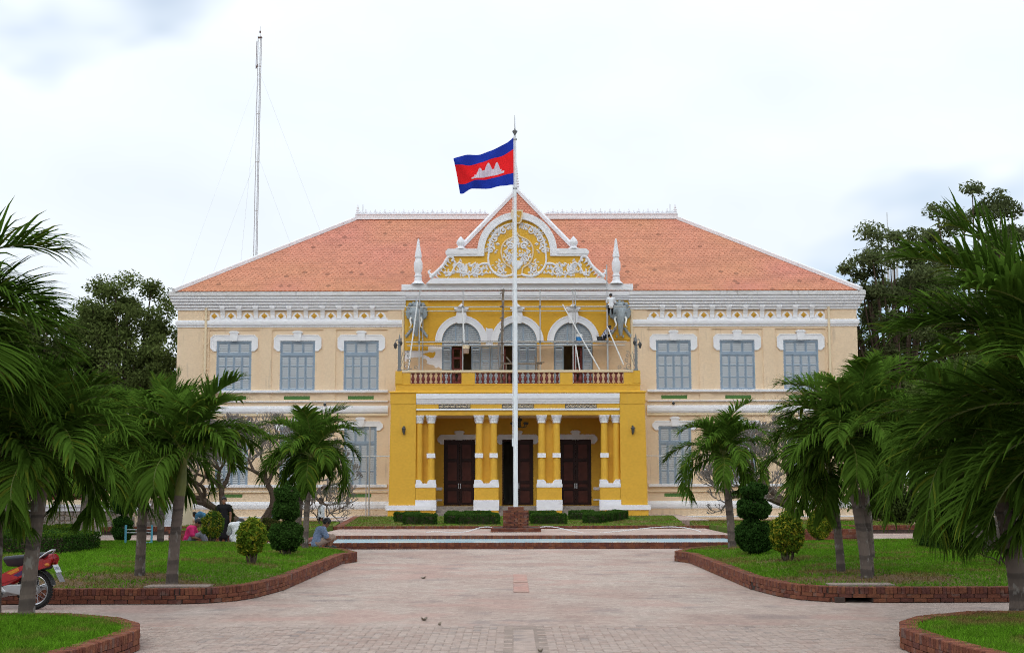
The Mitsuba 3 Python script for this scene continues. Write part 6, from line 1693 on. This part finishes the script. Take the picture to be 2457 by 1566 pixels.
def frangipani(label, x, y, z, seed, H, spread, lean, r0=0.22, L0=1.45, levels=9):
    """Leafless frangipani: a twisted trunk forking again and again into blunt upturned twigs."""
    rg = np.random.default_rng(seed)
    k = thing('bare_tree', label, 'tree')
    big, twig, flo = MB(), MB(), MB()

    def grow(p, d, L, r, lev):
        d = unit(d)
        mid = p + d * L * 0.5 + rg.normal(0, 0.08, 3) * L
        e = p + d * L + np.array([0, 0, 0.06 * L])
        (big if lev < 4 else twig).tube(spline([p, mid, e], 6) if lev < 4 else [p, mid, e], np.linspace(r, r * 0.8, 6) if lev < 4 else [r, r * 0.95, r * 0.9], 7 if lev < 4 else 4, caps=lev > 6)
        if lev >= levels or e[2] > z + H:
            if rg.random() < 0.012: flo.ball(tuple(e + np.array([0, 0, 0.03])), (0.035, 0.035, 0.03), 0)
            return
        n = 2 if rg.random() < (0.45 if lev < 3 else 0.6) else 3
        a0 = rg.uniform(0, 2 * PI)
        ref = unit(np.cross(d, rg.normal(0, 1, 3))); oth = np.cross(d, ref)
        for i in range(n):
            a = a0 + 2 * PI * i / n + rg.uniform(-0.3, 0.3)
            sp = rg.uniform(0.55, 1.0) * (1.0 if lev < 4 else 0.7)
            nd = d + (ref * math.cos(a) + oth * math.sin(a)) * sp * np.array([spread, 1, 1]) + np.array([0, 0, 0.10 + 0.07 * lev])
            grow(e, nd, L * rg.uniform(0.68, 0.82), max(r * 0.66, 0.013), lev + 1)
    for dd in lean:
        grow(np.array([x, y, z - 0.2]), np.array(dd, float), L0, r0, 0)
    add('trunk', big, 'tree_bark', k, smooth=50)
    add('twigs', twig, 'twig_bark', k, smooth=50)
    if flo.n: add('blossoms', flo, 'white_cloth', k)


frangipani('bare grey twigged tree with twisted trunk before the left wing', -11.2, 57.5, -0.2, 3, 5.6, 1.25, [(-0.9, 0.1, 0.8), (0.7, 0.0, 0.9)])
frangipani('bare grey twigged tree with a leaning trunk before the right wing', 12.6, 57.0, -0.1, 8, 5.2, 1.1, [(-0.62, 0.0, 0.85)], 0.28)
frangipani('small pale twiggy bush by the leaning palms of the left lawn', -7.3, 52.0, 0.3, 5, 2.6, 1.0, [(0.3, 0, 1.0), (-0.5, 0, 0.9)], 0.03, 0.5, 6)
frangipani('dry bare branched tree beside the stairs at the left', -15.8, 59.0, 1.2, 12, 4.4, 1.2, [(0.5, 0.0, 0.9), (-0.5, 0, 0.9)], 0.16, 1.2)
frangipani('dry twiggy bush beside the stout palm at the right edge', 9.2, 25.0, 0.25, 15, 1.3, 1.3, [(-0.5, 0, 0.7), (0.3, 0, 0.8), (-0.2, 0.3, 0.8)], 0.016, 0.34, 7)

# ------------------------------------------------------------------ people
def ball3(c, r, seg=14):
    return m3.Manifold.sphere(float(r), seg).translate([float(q) for q in c])


def bone(a, b, ra, rb, seg=14):
    return m3.Manifold.batch_hull([ball3(a, ra, seg), ball3(b, rb, seg)])


def chain(pts, rs, seg=14):
    return [bone(pts[i], pts[i + 1], rs[i], rs[i + 1], seg) for i in range(len(pts) - 1)]


def union(parts, edge=0.03, it=6):
    m = m3.Manifold.batch_boolean(parts, m3.OpType.Add)
    if edge: m = m.refine_to_length(edge)
    k = m.to_mesh()
    t = trimesh.Trimesh(np.array(k.vert_properties)[:, :3], np.array(k.tri_verts), process=False)
    if it: trimesh.smoothing.filter_taubin(t, iterations=it)
    return t


def hand(w, d, side, curl=0.5):
    """A palm and five fingers at wrist w, pointing along d; side: unit vector across the palm towards the thumb."""
    d, s = unit(d), unit(side)
    n = unit(np.cross(d, s))
    out = [m3.Manifold.batch_hull([ball3(w, 0.026, 8), ball3(w + d * 0.085 + s * 0.03, 0.014, 8), ball3(w + d * 0.085 - s * 0.03, 0.013, 8), ball3(w + d * 0.02 + s * 0.02, 0.018, 8)])]
    for i, L in enumerate((0.068, 0.078, 0.072, 0.056)):
        p = w + d * 0.082 + s * (0.03 - 0.02 * i)
        pts = [p]; e = d.copy()
        for k, f in enumerate((0.45, 0.32, 0.23)):
            e = unit(e + n * curl * (0.5 + 0.3 * k)); pts.append(pts[-1] + e * L * f)
        out += chain(pts, [0.0095, 0.009, 0.0085, 0.0075], 8)
    t0 = w + d * 0.02 + s * 0.025
    t1 = t0 + unit(d * 0.6 + s * 0.8) * 0.035; t2 = t1 + unit(d * 0.9 + s * 0.2 + n * curl * 0.5) * 0.03; t3 = t2 + unit(d + n * curl * 0.4) * 0.022
    return out + chain([t0, t1, t2, t3], [0.014, 0.012, 0.0105, 0.009], 8)


def person(label, at, yaw, J, shirt, trousers, sleeve=0.55, legs=1.0, scale=1.0, tilt=(0, 0), skirt=False, panel=None, shoes='dark_plastic', group=None):
    """J: joints in the body's own frame (x forward, y left, z up, metres). One skin, clothes and hair over it."""
    k = thing('person', label, 'person', group)
    c, s = math.cos(yaw), math.sin(yaw)
    M = np.array([[c, -s, 0], [s, c, 0], [0, 0, 1]]) * scale

    def W(p): return M @ np.asarray(p, float) + np.asarray(at, float)
    def sym(n): return [np.array(J[n], float) if not isinstance(J[n], list) else None]
    S = {}
    for n, v in J.items(): S[n] = np.asarray(v, float)
    for n in ('shoulder', 'elbow', 'wrist', 'hip', 'knee', 'ankle', 'toe'):
        for sd, y in (('L', 1), ('R', -1)):
            if n + sd not in S: S[n + sd] = S[n] * np.array([1, y, 1])
    f = unit(np.array([math.cos(tilt[0]), math.sin(tilt[1]), -math.sin(tilt[0])]))          # where the face looks
    up = unit(np.array([0, 0, 1.0]) - f * f[2]); lf = np.cross(up, f)
    hd = S['head']
    H = lambda x, y, z: hd + f * x + lf * y + up * z
    torso = chain([S['pelvis'], (S['pelvis'] + S['chest']) / 2, S['chest']], [0.125, 0.115, 0.125])
    torso += [m3.Manifold.batch_hull([ball3(S['shoulderL'], 0.065), ball3(S['shoulderR'], 0.065), ball3(S['chest'], 0.12)]), m3.Manifold.batch_hull([ball3(S['hipL'], 0.09), ball3(S['hipR'], 0.09), ball3(S['pelvis'], 0.11)])]
    skin = [m3.Manifold.batch_hull([ball3(H(0.0, 0, 0.03), 0.088, 18), ball3(H(-0.03, 0, 0.035), 0.088, 18), ball3(H(0.045, 0, -0.075), 0.045, 14)])]
    skin += [bone(S['neck'] - f * 0.01, H(-0.015, 0, -0.06), 0.056, 0.052), bone(S['chest'], S['neck'], 0.10, 0.056)]
    skin += [bone(H(0.088, 0, 0.01), H(0.108, 0, -0.025), 0.008, 0.013, 8)]
    for y in (-1, 1): skin += [m3.Manifold.batch_hull([ball3(H(-0.01, y * 0.088, 0.015), 0.014, 8), ball3(H(-0.015, y * 0.09, -0.025), 0.012, 8)]), ball3(H(0.062, y * 0.045, -0.012), 0.03, 8)]
    for sd in 'LR':
        sh, el, wr = S['shoulder' + sd], S['elbow' + sd], S['wrist' + sd]
        skin += chain([sh, el], [0.052, 0.042]) + chain([el, (el * 0.6 + wr * 0.4), wr], [0.042, 0.042, 0.028])
        d = unit(wr - el)
        a = unit(np.cross(d, [0, 0, 1]) if abs(d[2]) < 0.9 else [1, 0, 0]) * (1 if sd == 'L' else -1)
        skin += hand(wr, d, a if abs(d[2]) < 0.9 else np.array([1.0, 0, 0]))
        hp, kn, an, to = S['hip' + sd], S['knee' + sd], S['ankle' + sd], S['toe' + sd]
        skin += chain([hp, kn], [0.085, 0.058]) + chain([kn, kn * 0.65 + an * 0.35, an], [0.056, 0.056, 0.036])
        skin += [m3.Manifold.batch_hull([ball3(an - np.array([0.03, 0, 0.02]), 0.036, 10), ball3(to, 0.028, 10), ball3((an + to) / 2, 0.036, 10)])]
    t = union(torso + skin, 0.028, 4)
    put = lambda m: (np.array([W(p) for p in m.vertices]), m.faces)
    add('body', put(t), 'skin', k, smooth=True)
    sh = chain([S['pelvis'] + np.array([0, 0, -0.04]), (S['pelvis'] + S['chest']) / 2, S['chest']], [0.155, 0.145, 0.15])
    sh += [m3.Manifold.batch_hull([ball3(S['shoulderL'], 0.085), ball3(S['shoulderR'], 0.085), ball3(S['chest'], 0.145)]), m3.Manifold.batch_hull([ball3(S['hipL'] + np.array([0, 0, 0.05]), 0.11), ball3(S['hipR'] + np.array([0, 0, 0.05]), 0.11), ball3(S['pelvis'], 0.14)])]
    sh += [m3.Manifold.batch_hull([ball3(S['shoulderL'] * 0.7 + S['neck'] * 0.3, 0.07), ball3(S['shoulderR'] * 0.7 + S['neck'] * 0.3, 0.07), ball3(S['neck'] - np.array([0, 0, 0.03]), 0.066)])]
    for sd in 'LR':
        a, b, w = S['shoulder' + sd], S['elbow' + sd], S['wrist' + sd]
        if sleeve <= 1: sh.append(bone(a, a + (b - a) * sleeve, 0.08, 0.072))
        else: sh += chain([a, b, b + (w - b) * (sleeve - 1)], [0.078, 0.06, 0.045])
    m = union(sh, 0.03, 3)
    P = np.array(m.vertices); P += (meshkit.noise(P * 14 + 3, 2)[:, None] - 0.5) * 0.014 * np.array(m.vertex_normals); m.vertices = P
    add('shirt', put(m), shirt, k, smooth=True)
    tr = [m3.Manifold.batch_hull([ball3(S['hipL'], 0.108), ball3(S['hipR'], 0.108), ball3(S['pelvis'], 0.135)])]
    for sd in 'LR':
        hp, kn, an = S['hip' + sd], S['knee' + sd], S['ankle' + sd]
        if legs <= 0.5: tr.append(bone(hp, hp + (kn - hp) * legs * 2, 0.105, 0.085))
        else: tr += chain([hp, kn, kn + (an - kn) * (legs - 0.5) * 2 * 0.92], [0.105, 0.076, 0.056])
    if skirt: tr.append(m3.Manifold.batch_hull([ball3(S['hipL'], 0.12), ball3(S['hipR'], 0.12), ball3(S['kneeL'] * 0.4 + S['ankleL'] * 0.6, 0.1), ball3(S['kneeR'] * 0.4 + S['ankleR'] * 0.6, 0.1)]))
    add('trousers' if not skirt else 'skirt', put(union(tr, 0.03, 3)), trousers, k, smooth=True)
    hr = m3.Manifold.batch_hull([ball3(H(-0.012, 0, 0.045), 0.1, 20), ball3(H(-0.035, 0, 0.03), 0.098, 20), ball3(H(0.0, 0, 0.06), 0.095, 20)])
    cut = m3.Manifold.batch_hull([ball3(H(0.17, 0, -0.03), 0.12, 20), ball3(H(0.12, 0, -0.16), 0.12, 20), ball3(H(-0.02, 0, -0.2), 0.12, 20)])
    hr = hr - cut
    q = hr.refine_to_length(0.02).to_mesh()
    tm = trimesh.Trimesh(np.array(q.vert_properties)[:, :3], np.array(q.tri_verts), process=False)
    P = np.array(tm.vertices); P += (meshkit.noise(P * 40, 1)[:, None] - 0.5) * 0.012; tm.vertices = P
    add('hair', put(tm), 'hair', k)
    ey = MB()
    for y in (-1, 1): ey.ball(W(H(0.083, y * 0.033, 0.008)), 0.009 * scale, 1).tube([W(H(0.086, y * 0.018, 0.028)), W(H(0.086, y * 0.05, 0.03))], 0.004 * scale, 4)
    add('eyes', ey, 'hair', k)
    add('mouth', MB().tube([W(H(0.076, 0.024, -0.052)), W(H(0.085, 0, -0.058)), W(H(0.076, -0.024, -0.052))], 0.005 * scale, 5), 'maroon_paint', k)
    for sd in 'LR':
        an, to = S['ankle' + sd], S['toe' + sd]
        add('shoe', put(union([m3.Manifold.batch_hull([ball3(an - np.array([0.035, 0, 0.028]), 0.04, 10), ball3(to - np.array([0, 0, 0.004]), 0.034, 10), ball3((an + to) / 2, 0.04, 10)])], 0, 0)), shoes, k)
    if panel:
        pn = chain([S['pelvis'] + np.array([-0.02, 0.115, -0.06]), (S['pelvis'] + S['chest']) / 2 + np.array([-0.02, 0.1, 0]), S['chest'] + np.array([-0.02, 0.11, 0.02])], [0.062, 0.06, 0.05])
        add('side_panel', put(union(pn, 0, 0)), panel, k)
    return k


A = np.array
SIT = dict(pelvis=(0, 0, 0.13), chest=(0.10, 0, 0.42), neck=(0.20, 0, 0.53), head=(0.30, 0, 0.62), shoulder=(0.13, 0.175, 0.46), elbow=(0.22, 0.25, 0.24), wrist=(0.40, 0.14, 0.20), hip=(0.02, 0.09, 0.12), knee=(0.43, 0.15, 0.32), ankle=(0.52, 0.12, 0.06), toe=(0.66, 0.14, 0.035))
STAND = dict(pelvis=(0, 0, 0.93), chest=(0.0, 0, 1.26), neck=(0.0, 0, 1.42), head=(0.02, 0, 1.57), shoulder=(-0.01, 0.18, 1.35), elbow=(-0.03, 0.24, 1.07), wrist=(0.06, 0.25, 0.83), hip=(0, 0.09, 0.88), knee=(0.02, 0.10, 0.48), ankle=(-0.02, 0.10, 0.075), toe=(0.13, 0.12, 0.035))
person('man in a bright pink shirt sitting hunched on the back edge of the left lawn', (-9.42, 39.15, 0.13), 0.0, {**SIT, 'elbowR': A((0.20, -0.24, 0.22)), 'wristR': A((0.38, -0.16, 0.17))}, 'pink_cloth', 'grey_cloth', 0.75, 0.95, 1.0, (0.75, 0))
person('person in a white T-shirt sitting with bowed head, seen from behind', (-7.86, 38.55, 0.14), PI / 2, {**SIT, 'neck': A((0.24, 0, 0.49)), 'head': A((0.37, 0, 0.50))}, 'white_cloth', 'grey_cloth', 0.8, 0.95, 1.18, (1.2, 0))
person('man in a pale blue shirt and shorts sitting behind the slender leaning palm', (-5.16, 35.55, 0.21), 0.45, {**SIT, 'head': A((0.27, 0, 0.64)), 'knee': A((0.40, 0.16, 0.27)), 'ankle': A((0.34, 0.14, 0.03)), 'toe': A((0.48, 0.16, 0.0))}, 'blue_cloth', 'khaki_cloth', 0.8, 0.5, 0.98, (0.6, 0))
person('man in a white jacket with a black side panel, standing in profile', (-8.38, 59.0, -0.45), PI, {**STAND, 'wristL': A((-0.06, 0.25, 0.82)), 'elbowL': A((-0.08, 0.23, 1.08))}, 'white_cloth', 'black_cloth', 1.7, 1.0, 1.03, (0.05, 0), panel='black_cloth')
person('smiling person in a black dress standing behind the left lawn', (-9.3, 43.4, 0.0), -PI / 2 + 0.1, {**STAND}, 'black_cloth', 'black_cloth', 0.5, 1.0, 0.86, (0.0, 0), skirt=True)
BEND = dict(pelvis=(-0.05, 0, 0.86), chest=(0.30, 0, 0.98), neck=(0.45, 0, 0.98), head=(0.58, 0, 0.96), shoulder=(0.35, 0.18, 0.95), elbow=(0.36, 0.22, 0.68), wrist=(0.40, 0.16, 0.46), hip=(-0.05, 0.09, 0.84), knee=(0.05, 0.11, 0.46), ankle=(-0.04, 0.11, 0.075), toe=(0.11, 0.13, 0.035))
person('man in a light blue shirt bending over beyond the man in pink', (-13.75, 60.4, -0.42), PI - 0.35, BEND, 'sky_cloth', 'white_cloth', 0.9, 1.0, 1.0, (0.7, 0))
person('person in pale clothes standing half hidden behind the dark topiary', (-10.35, 58.6, -0.45), 0.4, {**STAND, 'head': A((0.06, 0, 1.5))}, 'blue_cloth', 'khaki_cloth', 0.9, 0.5, 0.92, (0.4, 0))
HANG = {**SIT, 'chest': A((0.02, 0, 0.46)), 'neck': A((0.06, 0, 0.62)), 'head': A((0.12, 0, 0.75)), 'shoulder': A((0.03, 0.18, 0.54)), 'elbow': A((0.12, 0.26, 0.30)), 'wrist': A((0.32, 0.20, 0.28)), 'knee': A((0.40, 0.10, 0.10)), 'ankle': A((0.40, 0.10, -0.32)), 'toe': A((0.54, 0.10, -0.36))}
person('painter in a white shirt sitting high on the scaffold with his back turned', (6.02, 80.36, 12.53), PI / 2, HANG, 'white_cloth', 'black_cloth', 0.8, 1.0, 1.0, (0.3, 0))
CROUCH = dict(pelvis=(-0.05, 0, 0.30), chest=(0.18, 0, 0.62), neck=(0.28, 0, 0.74), head=(0.37, 0, 0.84), shoulder=(0.22, 0.17, 0.66), elbow=(0.45, 0.18, 0.62), wrist=(0.70, 0.10, 0.72), hip=(-0.03, 0.09, 0.28), knee=(0.30, 0.16, 0.36), ankle=(-0.10, 0.14, 0.10), toe=(0.06, 0.16, 0.035))
person('painter in a checked shirt crouching on the scaffold plank below the right elephant head', (5.62, 80.95, 10.545), 0.25, CROUCH, 'checked_cloth', 'black_cloth', 1.5, 1.0, 1.0, (0.1, 0))

# ------------------------------------------------------------------ motorbike
mb = thing('motorbike', 'red underbone motorbike parked behind the palm trunks at the left edge', 'motorbike')
mt = T().translate([-7.1, 20.15, 0.0]).rotate([0, 0, 1], 180 - 11)


def bike(name, mesh, mat, parent=None, smooth=False, **kw):
    if isinstance(mesh, MB): mesh = mesh.mesh()
    return add(name, mikit.ply(mesh, mat, smooth=smooth), None, parent or mb, to_world=mt, **kw)


def wheel(x):
    w = key('wheel', mb); labels[w] = {}
    n = 40
    a = np.linspace(0, 2 * PI, n + 1)
    bike('tyre', MB().tube(np.stack([x + 0.247 * np.cos(a), 0 * a, 0.28 + 0.247 * np.sin(a)], 1), 0.034, 12, caps=False), 'rubber', w, 40)
    tr = MB()
    for i in range(44):
        b = 2 * PI * i / 44
        for y in (-0.018, 0.018):
            q = np.array([x + 0.279 * math.cos(b + y * 3), y, 0.28 + 0.279 * math.sin(b + y * 3)])
            t = np.array([-math.sin(b), 0, math.cos(b)]); r = np.array([math.cos(b), 0, math.sin(b)]); e = np.array([0, 1.0, 0])
            v = [q + t * i1 * 0.012 + e * j1 * 0.012 + r * k1 for i1 in (-1, 1) for j1 in (-1, 1) for k1 in (-0.004, 0.004)]
            tr.put(v, [(0, 1, 3, 2), (4, 6, 7, 5), (0, 4, 5, 1), (2, 3, 7, 6), (1, 5, 7, 3)])
    bike('tread', tr, 'rubber', w)
    bike('rim', MB().tube(np.stack([x + 0.212 * np.cos(a), 0 * a, 0.28 + 0.212 * np.sin(a)], 1), 0.017, 8, caps=False), 'bright_steel', w, 40)
    sp_ = MB()
    for i in range(28):
        b = 2 * PI * i / 28; s_ = 1 if i % 2 else -1
        sp_.tube([(x + 0.05 * math.cos(b + 0.5 * s_), 0.025 * s_, 0.28 + 0.05 * math.sin(b + 0.5 * s_)), (x + 0.205 * math.cos(b), 0.004 * s_, 0.28 + 0.205 * math.sin(b))], 0.0022, 4)
    bike('spokes', sp_, 'bright_steel', w)
    h = MB().tube([(x, -0.05, 0.28), (x, -0.04, 0.28), (x, 0.04, 0.28), (x, 0.05, 0.28)], [0.05, 0.07, 0.07, 0.05], 18)
    bike('hub', h, 'alloy', w, 40)


wheel(0.0); wheel(1.22)


def hull_part(pts, r, seg=12, edge=0):
    m = m3.Manifold.batch_hull([ball3(p, r, seg) for p in pts])
    if edge: m = m.refine_to_length(edge)
    k = m.to_mesh()
    return np.array(k.vert_properties)[:, :3], np.array(k.tri_verts)


# local frame: x forward from the rear axle, y to the rider's left, z up
bike('seat', hull_part([(-0.17, y, 0.80) for y in (-0.07, 0.07)] + [(0.05, y, 0.79) for y in (-0.09, 0.09)] + [(0.05, 0, 0.70), (-0.12, 0, 0.74)], 0.035), 'seat_vinyl', smooth=40)
bike('seat', hull_part([(0.03, y, 0.775) for y in (-0.09, 0.09)] + [(0.46, y, 0.735) for y in (-0.06, 0.06)] + [(0.08, 0, 0.66), (0.44, 0, 0.66)], 0.04), 'seat_vinyl', smooth=40)
for y in (-1, 1):
    v = [(-0.30, y * 0.045, 0.74), (-0.26, y * 0.06, 0.64), (0.02, y * 0.12, 0.56), (0.42, y * 0.12, 0.36), (0.62, y * 0.10, 0.36), (0.62, y * 0.10, 0.44), (0.36, y * 0.12, 0.56), (0.02, y * 0.11, 0.68)]
    p_ = Polygon([(a, c) for a, b, c in v]).buffer(0.012)
    m = MB().xz(p_, min(y * 0.07, y * 0.115), max(y * 0.07, y * 0.115))
    bike('side_cover', m, 'red_gloss')
    lo = Polygon([(0.22, 0.47), (0.66, 0.33), (0.66, 0.40), (0.40, 0.52)])
    bike('lower_cover', MB().xz(lo.buffer(0.01), min(y * 0.08, y * 0.135), max(y * 0.08, y * 0.135)), 'red_gloss')
    bike('stripe', MB().xz(Polygon([(0.20, 0.57), (0.42, 0.47), (0.56, 0.43), (0.40, 0.535), (0.22, 0.615)]), min(y * 0.1155, y * 0.119), max(y * 0.1155, y * 0.119)), 'orange_gloss')
    bike('stripe', MB().xz(Polygon([(0.12, 0.52), (0.30, 0.45), (0.34, 0.48), (0.16, 0.57)]), min(y * 0.1155, y * 0.118), max(y * 0.1155, y * 0.118)), 'purple_gloss')
    bike('grab_rail', MB().tube(spline([(0.10, y * 0.115, 0.665), (-0.02, y * 0.12, 0.70), (-0.18, y * 0.11, 0.80), (-0.27, y * 0.06, 0.865), (-0.285, 0, 0.87)], 16), 0.013, 8), 'bright_steel', smooth=40)
    bike('shock', MB().tube([(-0.0, y * 0.09, 0.30), (0.06, y * 0.095, 0.58)], 0.024, 10), 'iron', smooth=40)
    bike('swingarm', MB().tube([(0.0, y * 0.075, 0.28), (0.40, y * 0.08, 0.30)], 0.02, 8), 'alloy', smooth=40)
bike('tail_cover', hull_part([(-0.29, y, 0.73) for y in (-0.035, 0.035)] + [(-0.05, y, 0.70) for y in (-0.08, 0.08)] + [(-0.27, 0, 0.80), (-0.05, 0, 0.76)], 0.02), 'red_gloss', smooth=40)
bike('tail_light', hull_part([(-0.335, y, 0.765) for y in (-0.03, 0.03)] + [(-0.30, y, 0.80) for y in (-0.03, 0.03)] + [(-0.30, y, 0.70) for y in (-0.04, 0.04)], 0.016), 'tail_lens', smooth=40)
fl_ = MB()
a = np.linspace(0.35, 2.35, 16)
for i in range(15):
    for (r0, r1, y0, y1) in ((0.305, 0.315, -0.06, 0.06),):
        p0 = [(r * -math.cos(t) * -1 if False else r * math.cos(t + 0.55), y, 0.28 + r * math.sin(t + 0.55)) for t in (a[i], a[i + 1]) for r in (r0, r1) for y in (y0, y1)]
        fl_.put(p0, [(0, 1, 3, 2), (4, 6, 7, 5), (0, 4, 5, 1), (2, 3, 7, 6), (0, 2, 6, 4), (1, 5, 7, 3)])
bike('mudguard', fl_, 'dark_plastic')
bike('rear_frame', hull_part([(-0.22, 0.03, 0.62), (-0.22, -0.03, 0.62), (-0.05, 0.05, 0.60), (-0.05, -0.05, 0.60), (0.1, 0, 0.56)], 0.03), 'dark_plastic', smooth=40)
# number plate and flap, tilted back
pc, pn_ = np.array([-0.345, 0, 0.60]), unit([-0.72, 0, 0.42])
pu = unit(np.cross([0, 1, 0], pn_)); pu = pu if pu[2] > 0 else -pu
pw = np.array([0, -1.0, 0])
v = [pc + pw * i * 0.075 + pu * j * 0.065 + pn_ * k for i in (-1, 1) for j in (-1, 1) for k in (-0.003, 0.003)]
plate = bike('number_plate', (np.array(v), np.array([(0, 1, 3), (0, 3, 2), (4, 6, 7), (4, 7, 5), (0, 4, 5), (0, 5, 1), (2, 3, 7), (2, 7, 6), (0, 2, 6), (0, 6, 4), (1, 5, 7), (1, 7, 3)])), 'plate_white')
tx = meshkit.text_mesh('1.2855', 0.04, 0.002)
tv = np.array(tx.vertices); tv[:, 0] -= tv[:, 0].mean(); tv[:, 1] -= 0.02
bike('plate_number', (pc + tv[:, :1] * 0.9 * -pw + tv[:, 1:2] * pu + (tv[:, 2:] + 0.0035) * pn_, np.array(tx.faces)[:, ::-1]), 'plate_ink', plate)
fc = pc - pu * 0.14 - pn_ * 0.015
v = [fc + pw * i * 0.07 + pu * j * 0.075 + pn_ * k for i in (-1, 1) for j in (-1, 1) for k in (-0.004, 0.004)]
bike('mud_flap', (np.array(v), np.array([(0, 1, 3), (0, 3, 2), (4, 6, 7), (4, 7, 5), (0, 4, 5), (0, 5, 1), (2, 3, 7), (2, 7, 6), (0, 2, 6), (0, 6, 4), (1, 5, 7), (1, 7, 3)])), 'grey_flap')
bike('chain_case', hull_part([(-0.04, 0.085, 0.28), (0.02, 0.085, 0.36), (0.02, 0.085, 0.2), (0.44, 0.09, 0.34), (0.44, 0.09, 0.27)], 0.022), 'alloy', smooth=40)
bike('exhaust', MB().tube(spline([(0.72, -0.1, 0.22), (0.45, -0.13, 0.20), (0.1, -0.15, 0.27), (-0.2, -0.16, 0.36)], 16), np.r_[np.full(7, 0.02), np.linspace(0.03, 0.045, 7), 0.045, 0.03], 12), 'bright_steel', smooth=40)
bike('engine', hull_part([(0.42, y, 0.26) for y in (-0.09, 0.09)] + [(0.66, y, 0.30) for y in (-0.08, 0.08)] + [(0.56, y, 0.37) for y in (-0.07, 0.07)] + [(0.5, y, 0.2) for y in (-0.06, 0.06)], 0.03), 'alloy', smooth=40)
cyl = MB()
for i in range(7): cyl.box(0.68 + i * 0.025, 0.69 + i * 0.025, -0.065, 0.065, 0.26, 0.38)
bike('cylinder_fins', cyl, 'alloy')
bike('side_stand', MB().tube([(0.46, 0.1, 0.24), (0.50, 0.17, 0.11), (0.53, 0.24, 0.008)], 0.014, 8).box(0.49, 0.57, 0.21, 0.27, 0.002, 0.016), 'iron')
bike('footrest', MB().tube([(0.48, 0.08, 0.23), (0.48, 0.24, 0.23)], 0.016, 8).tube([(0.48, -0.08, 0.23), (0.48, -0.24, 0.23)], 0.016, 8), 'rubber')
bike('frame_tube', MB().tube(spline([(0.5, 0, 0.42), (0.75, 0, 0.46), (1.0, 0, 0.72), (1.04, 0, 0.84)], 12), 0.035, 10), 'red_gloss', smooth=40)
sh_ = MB()
for y in (-1, 1):
    sh_.put([(0.86, y * 0.02, 0.42), (0.98, y * 0.2, 0.45), (1.03, y * 0.2, 0.72), (1.06, y * 0.06, 0.86), (0.92, y * 0.02, 0.44), (1.0, y * 0.19, 0.46), (1.05, y * 0.19, 0.72), (1.08, y * 0.05, 0.86)], [(0, 1, 2, 3), (4, 7, 6, 5), (0, 4, 5, 1), (1, 5, 6, 2), (2, 6, 7, 3)])
bike('leg_shield', sh_, 'red_gloss')
for y in (-1, 1): bike('fork', MB().tube([(1.22, y * 0.07, 0.28), (1.06, y * 0.06, 0.72)], 0.022, 8), 'alloy', smooth=40)
fm = MB()
a = np.linspace(0.2, 2.4, 14)
for i in range(13):
    p0 = [(1.22 + r * math.cos(t), y, 0.28 + r * math.sin(t)) for t in (a[i], a[i + 1]) for r in (0.30, 0.31) for y in (-0.05, 0.05)]
    fm.put(p0, [(0, 1, 3, 2), (4, 6, 7, 5), (0, 4, 5, 1), (2, 3, 7, 6), (0, 2, 6, 4), (1, 5, 7, 3)])
bike('front_mudguard', fm, 'red_gloss')
bike('headlamp_cowl', hull_part([(1.04, y, 0.96) for y in (-0.09, 0.09)] + [(1.14, y, 0.95) for y in (-0.06, 0.06)] + [(1.08, y, 1.03) for y in (-0.06, 0.06)] + [(1.06, 0, 0.86)], 0.025), 'red_gloss', smooth=40)
bike('headlamp', MB().ball((1.16, 0, 0.96), (0.03, 0.06, 0.05), 2), 'bulb_glass', smooth=True)
bike('handlebar', MB().tube(spline([(0.86, 0.34, 0.98), (0.96, 0.2, 1.0), (1.04, 0, 0.98), (0.96, -0.2, 1.0), (0.86, -0.34, 0.98)], 20), 0.014, 8), 'iron', smooth=40)
for y in (-1, 1):
    bike('grip', MB().tube([(0.85, y * 0.35, 0.98), (0.91, y * 0.26, 0.99)], 0.02, 10), 'rubber', smooth=40)
    bike('mirror', MB().tube([(0.93, y * 0.22, 1.0), (0.95, y * 0.3, 1.14)], 0.007, 6).ball((0.95, y * 0.31, 1.17), (0.015, 0.055, 0.035), 1), 'dark_plastic')
for y in (-1, 1): bike('turn_signal', MB().ball((-0.25, y * 0.12, 0.66), (0.035, 0.035, 0.025), 2).tube([(-0.24, y * 0.04, 0.66), (-0.25, y * 0.1, 0.66)], 0.012, 6), 'orange_gloss', smooth=40)
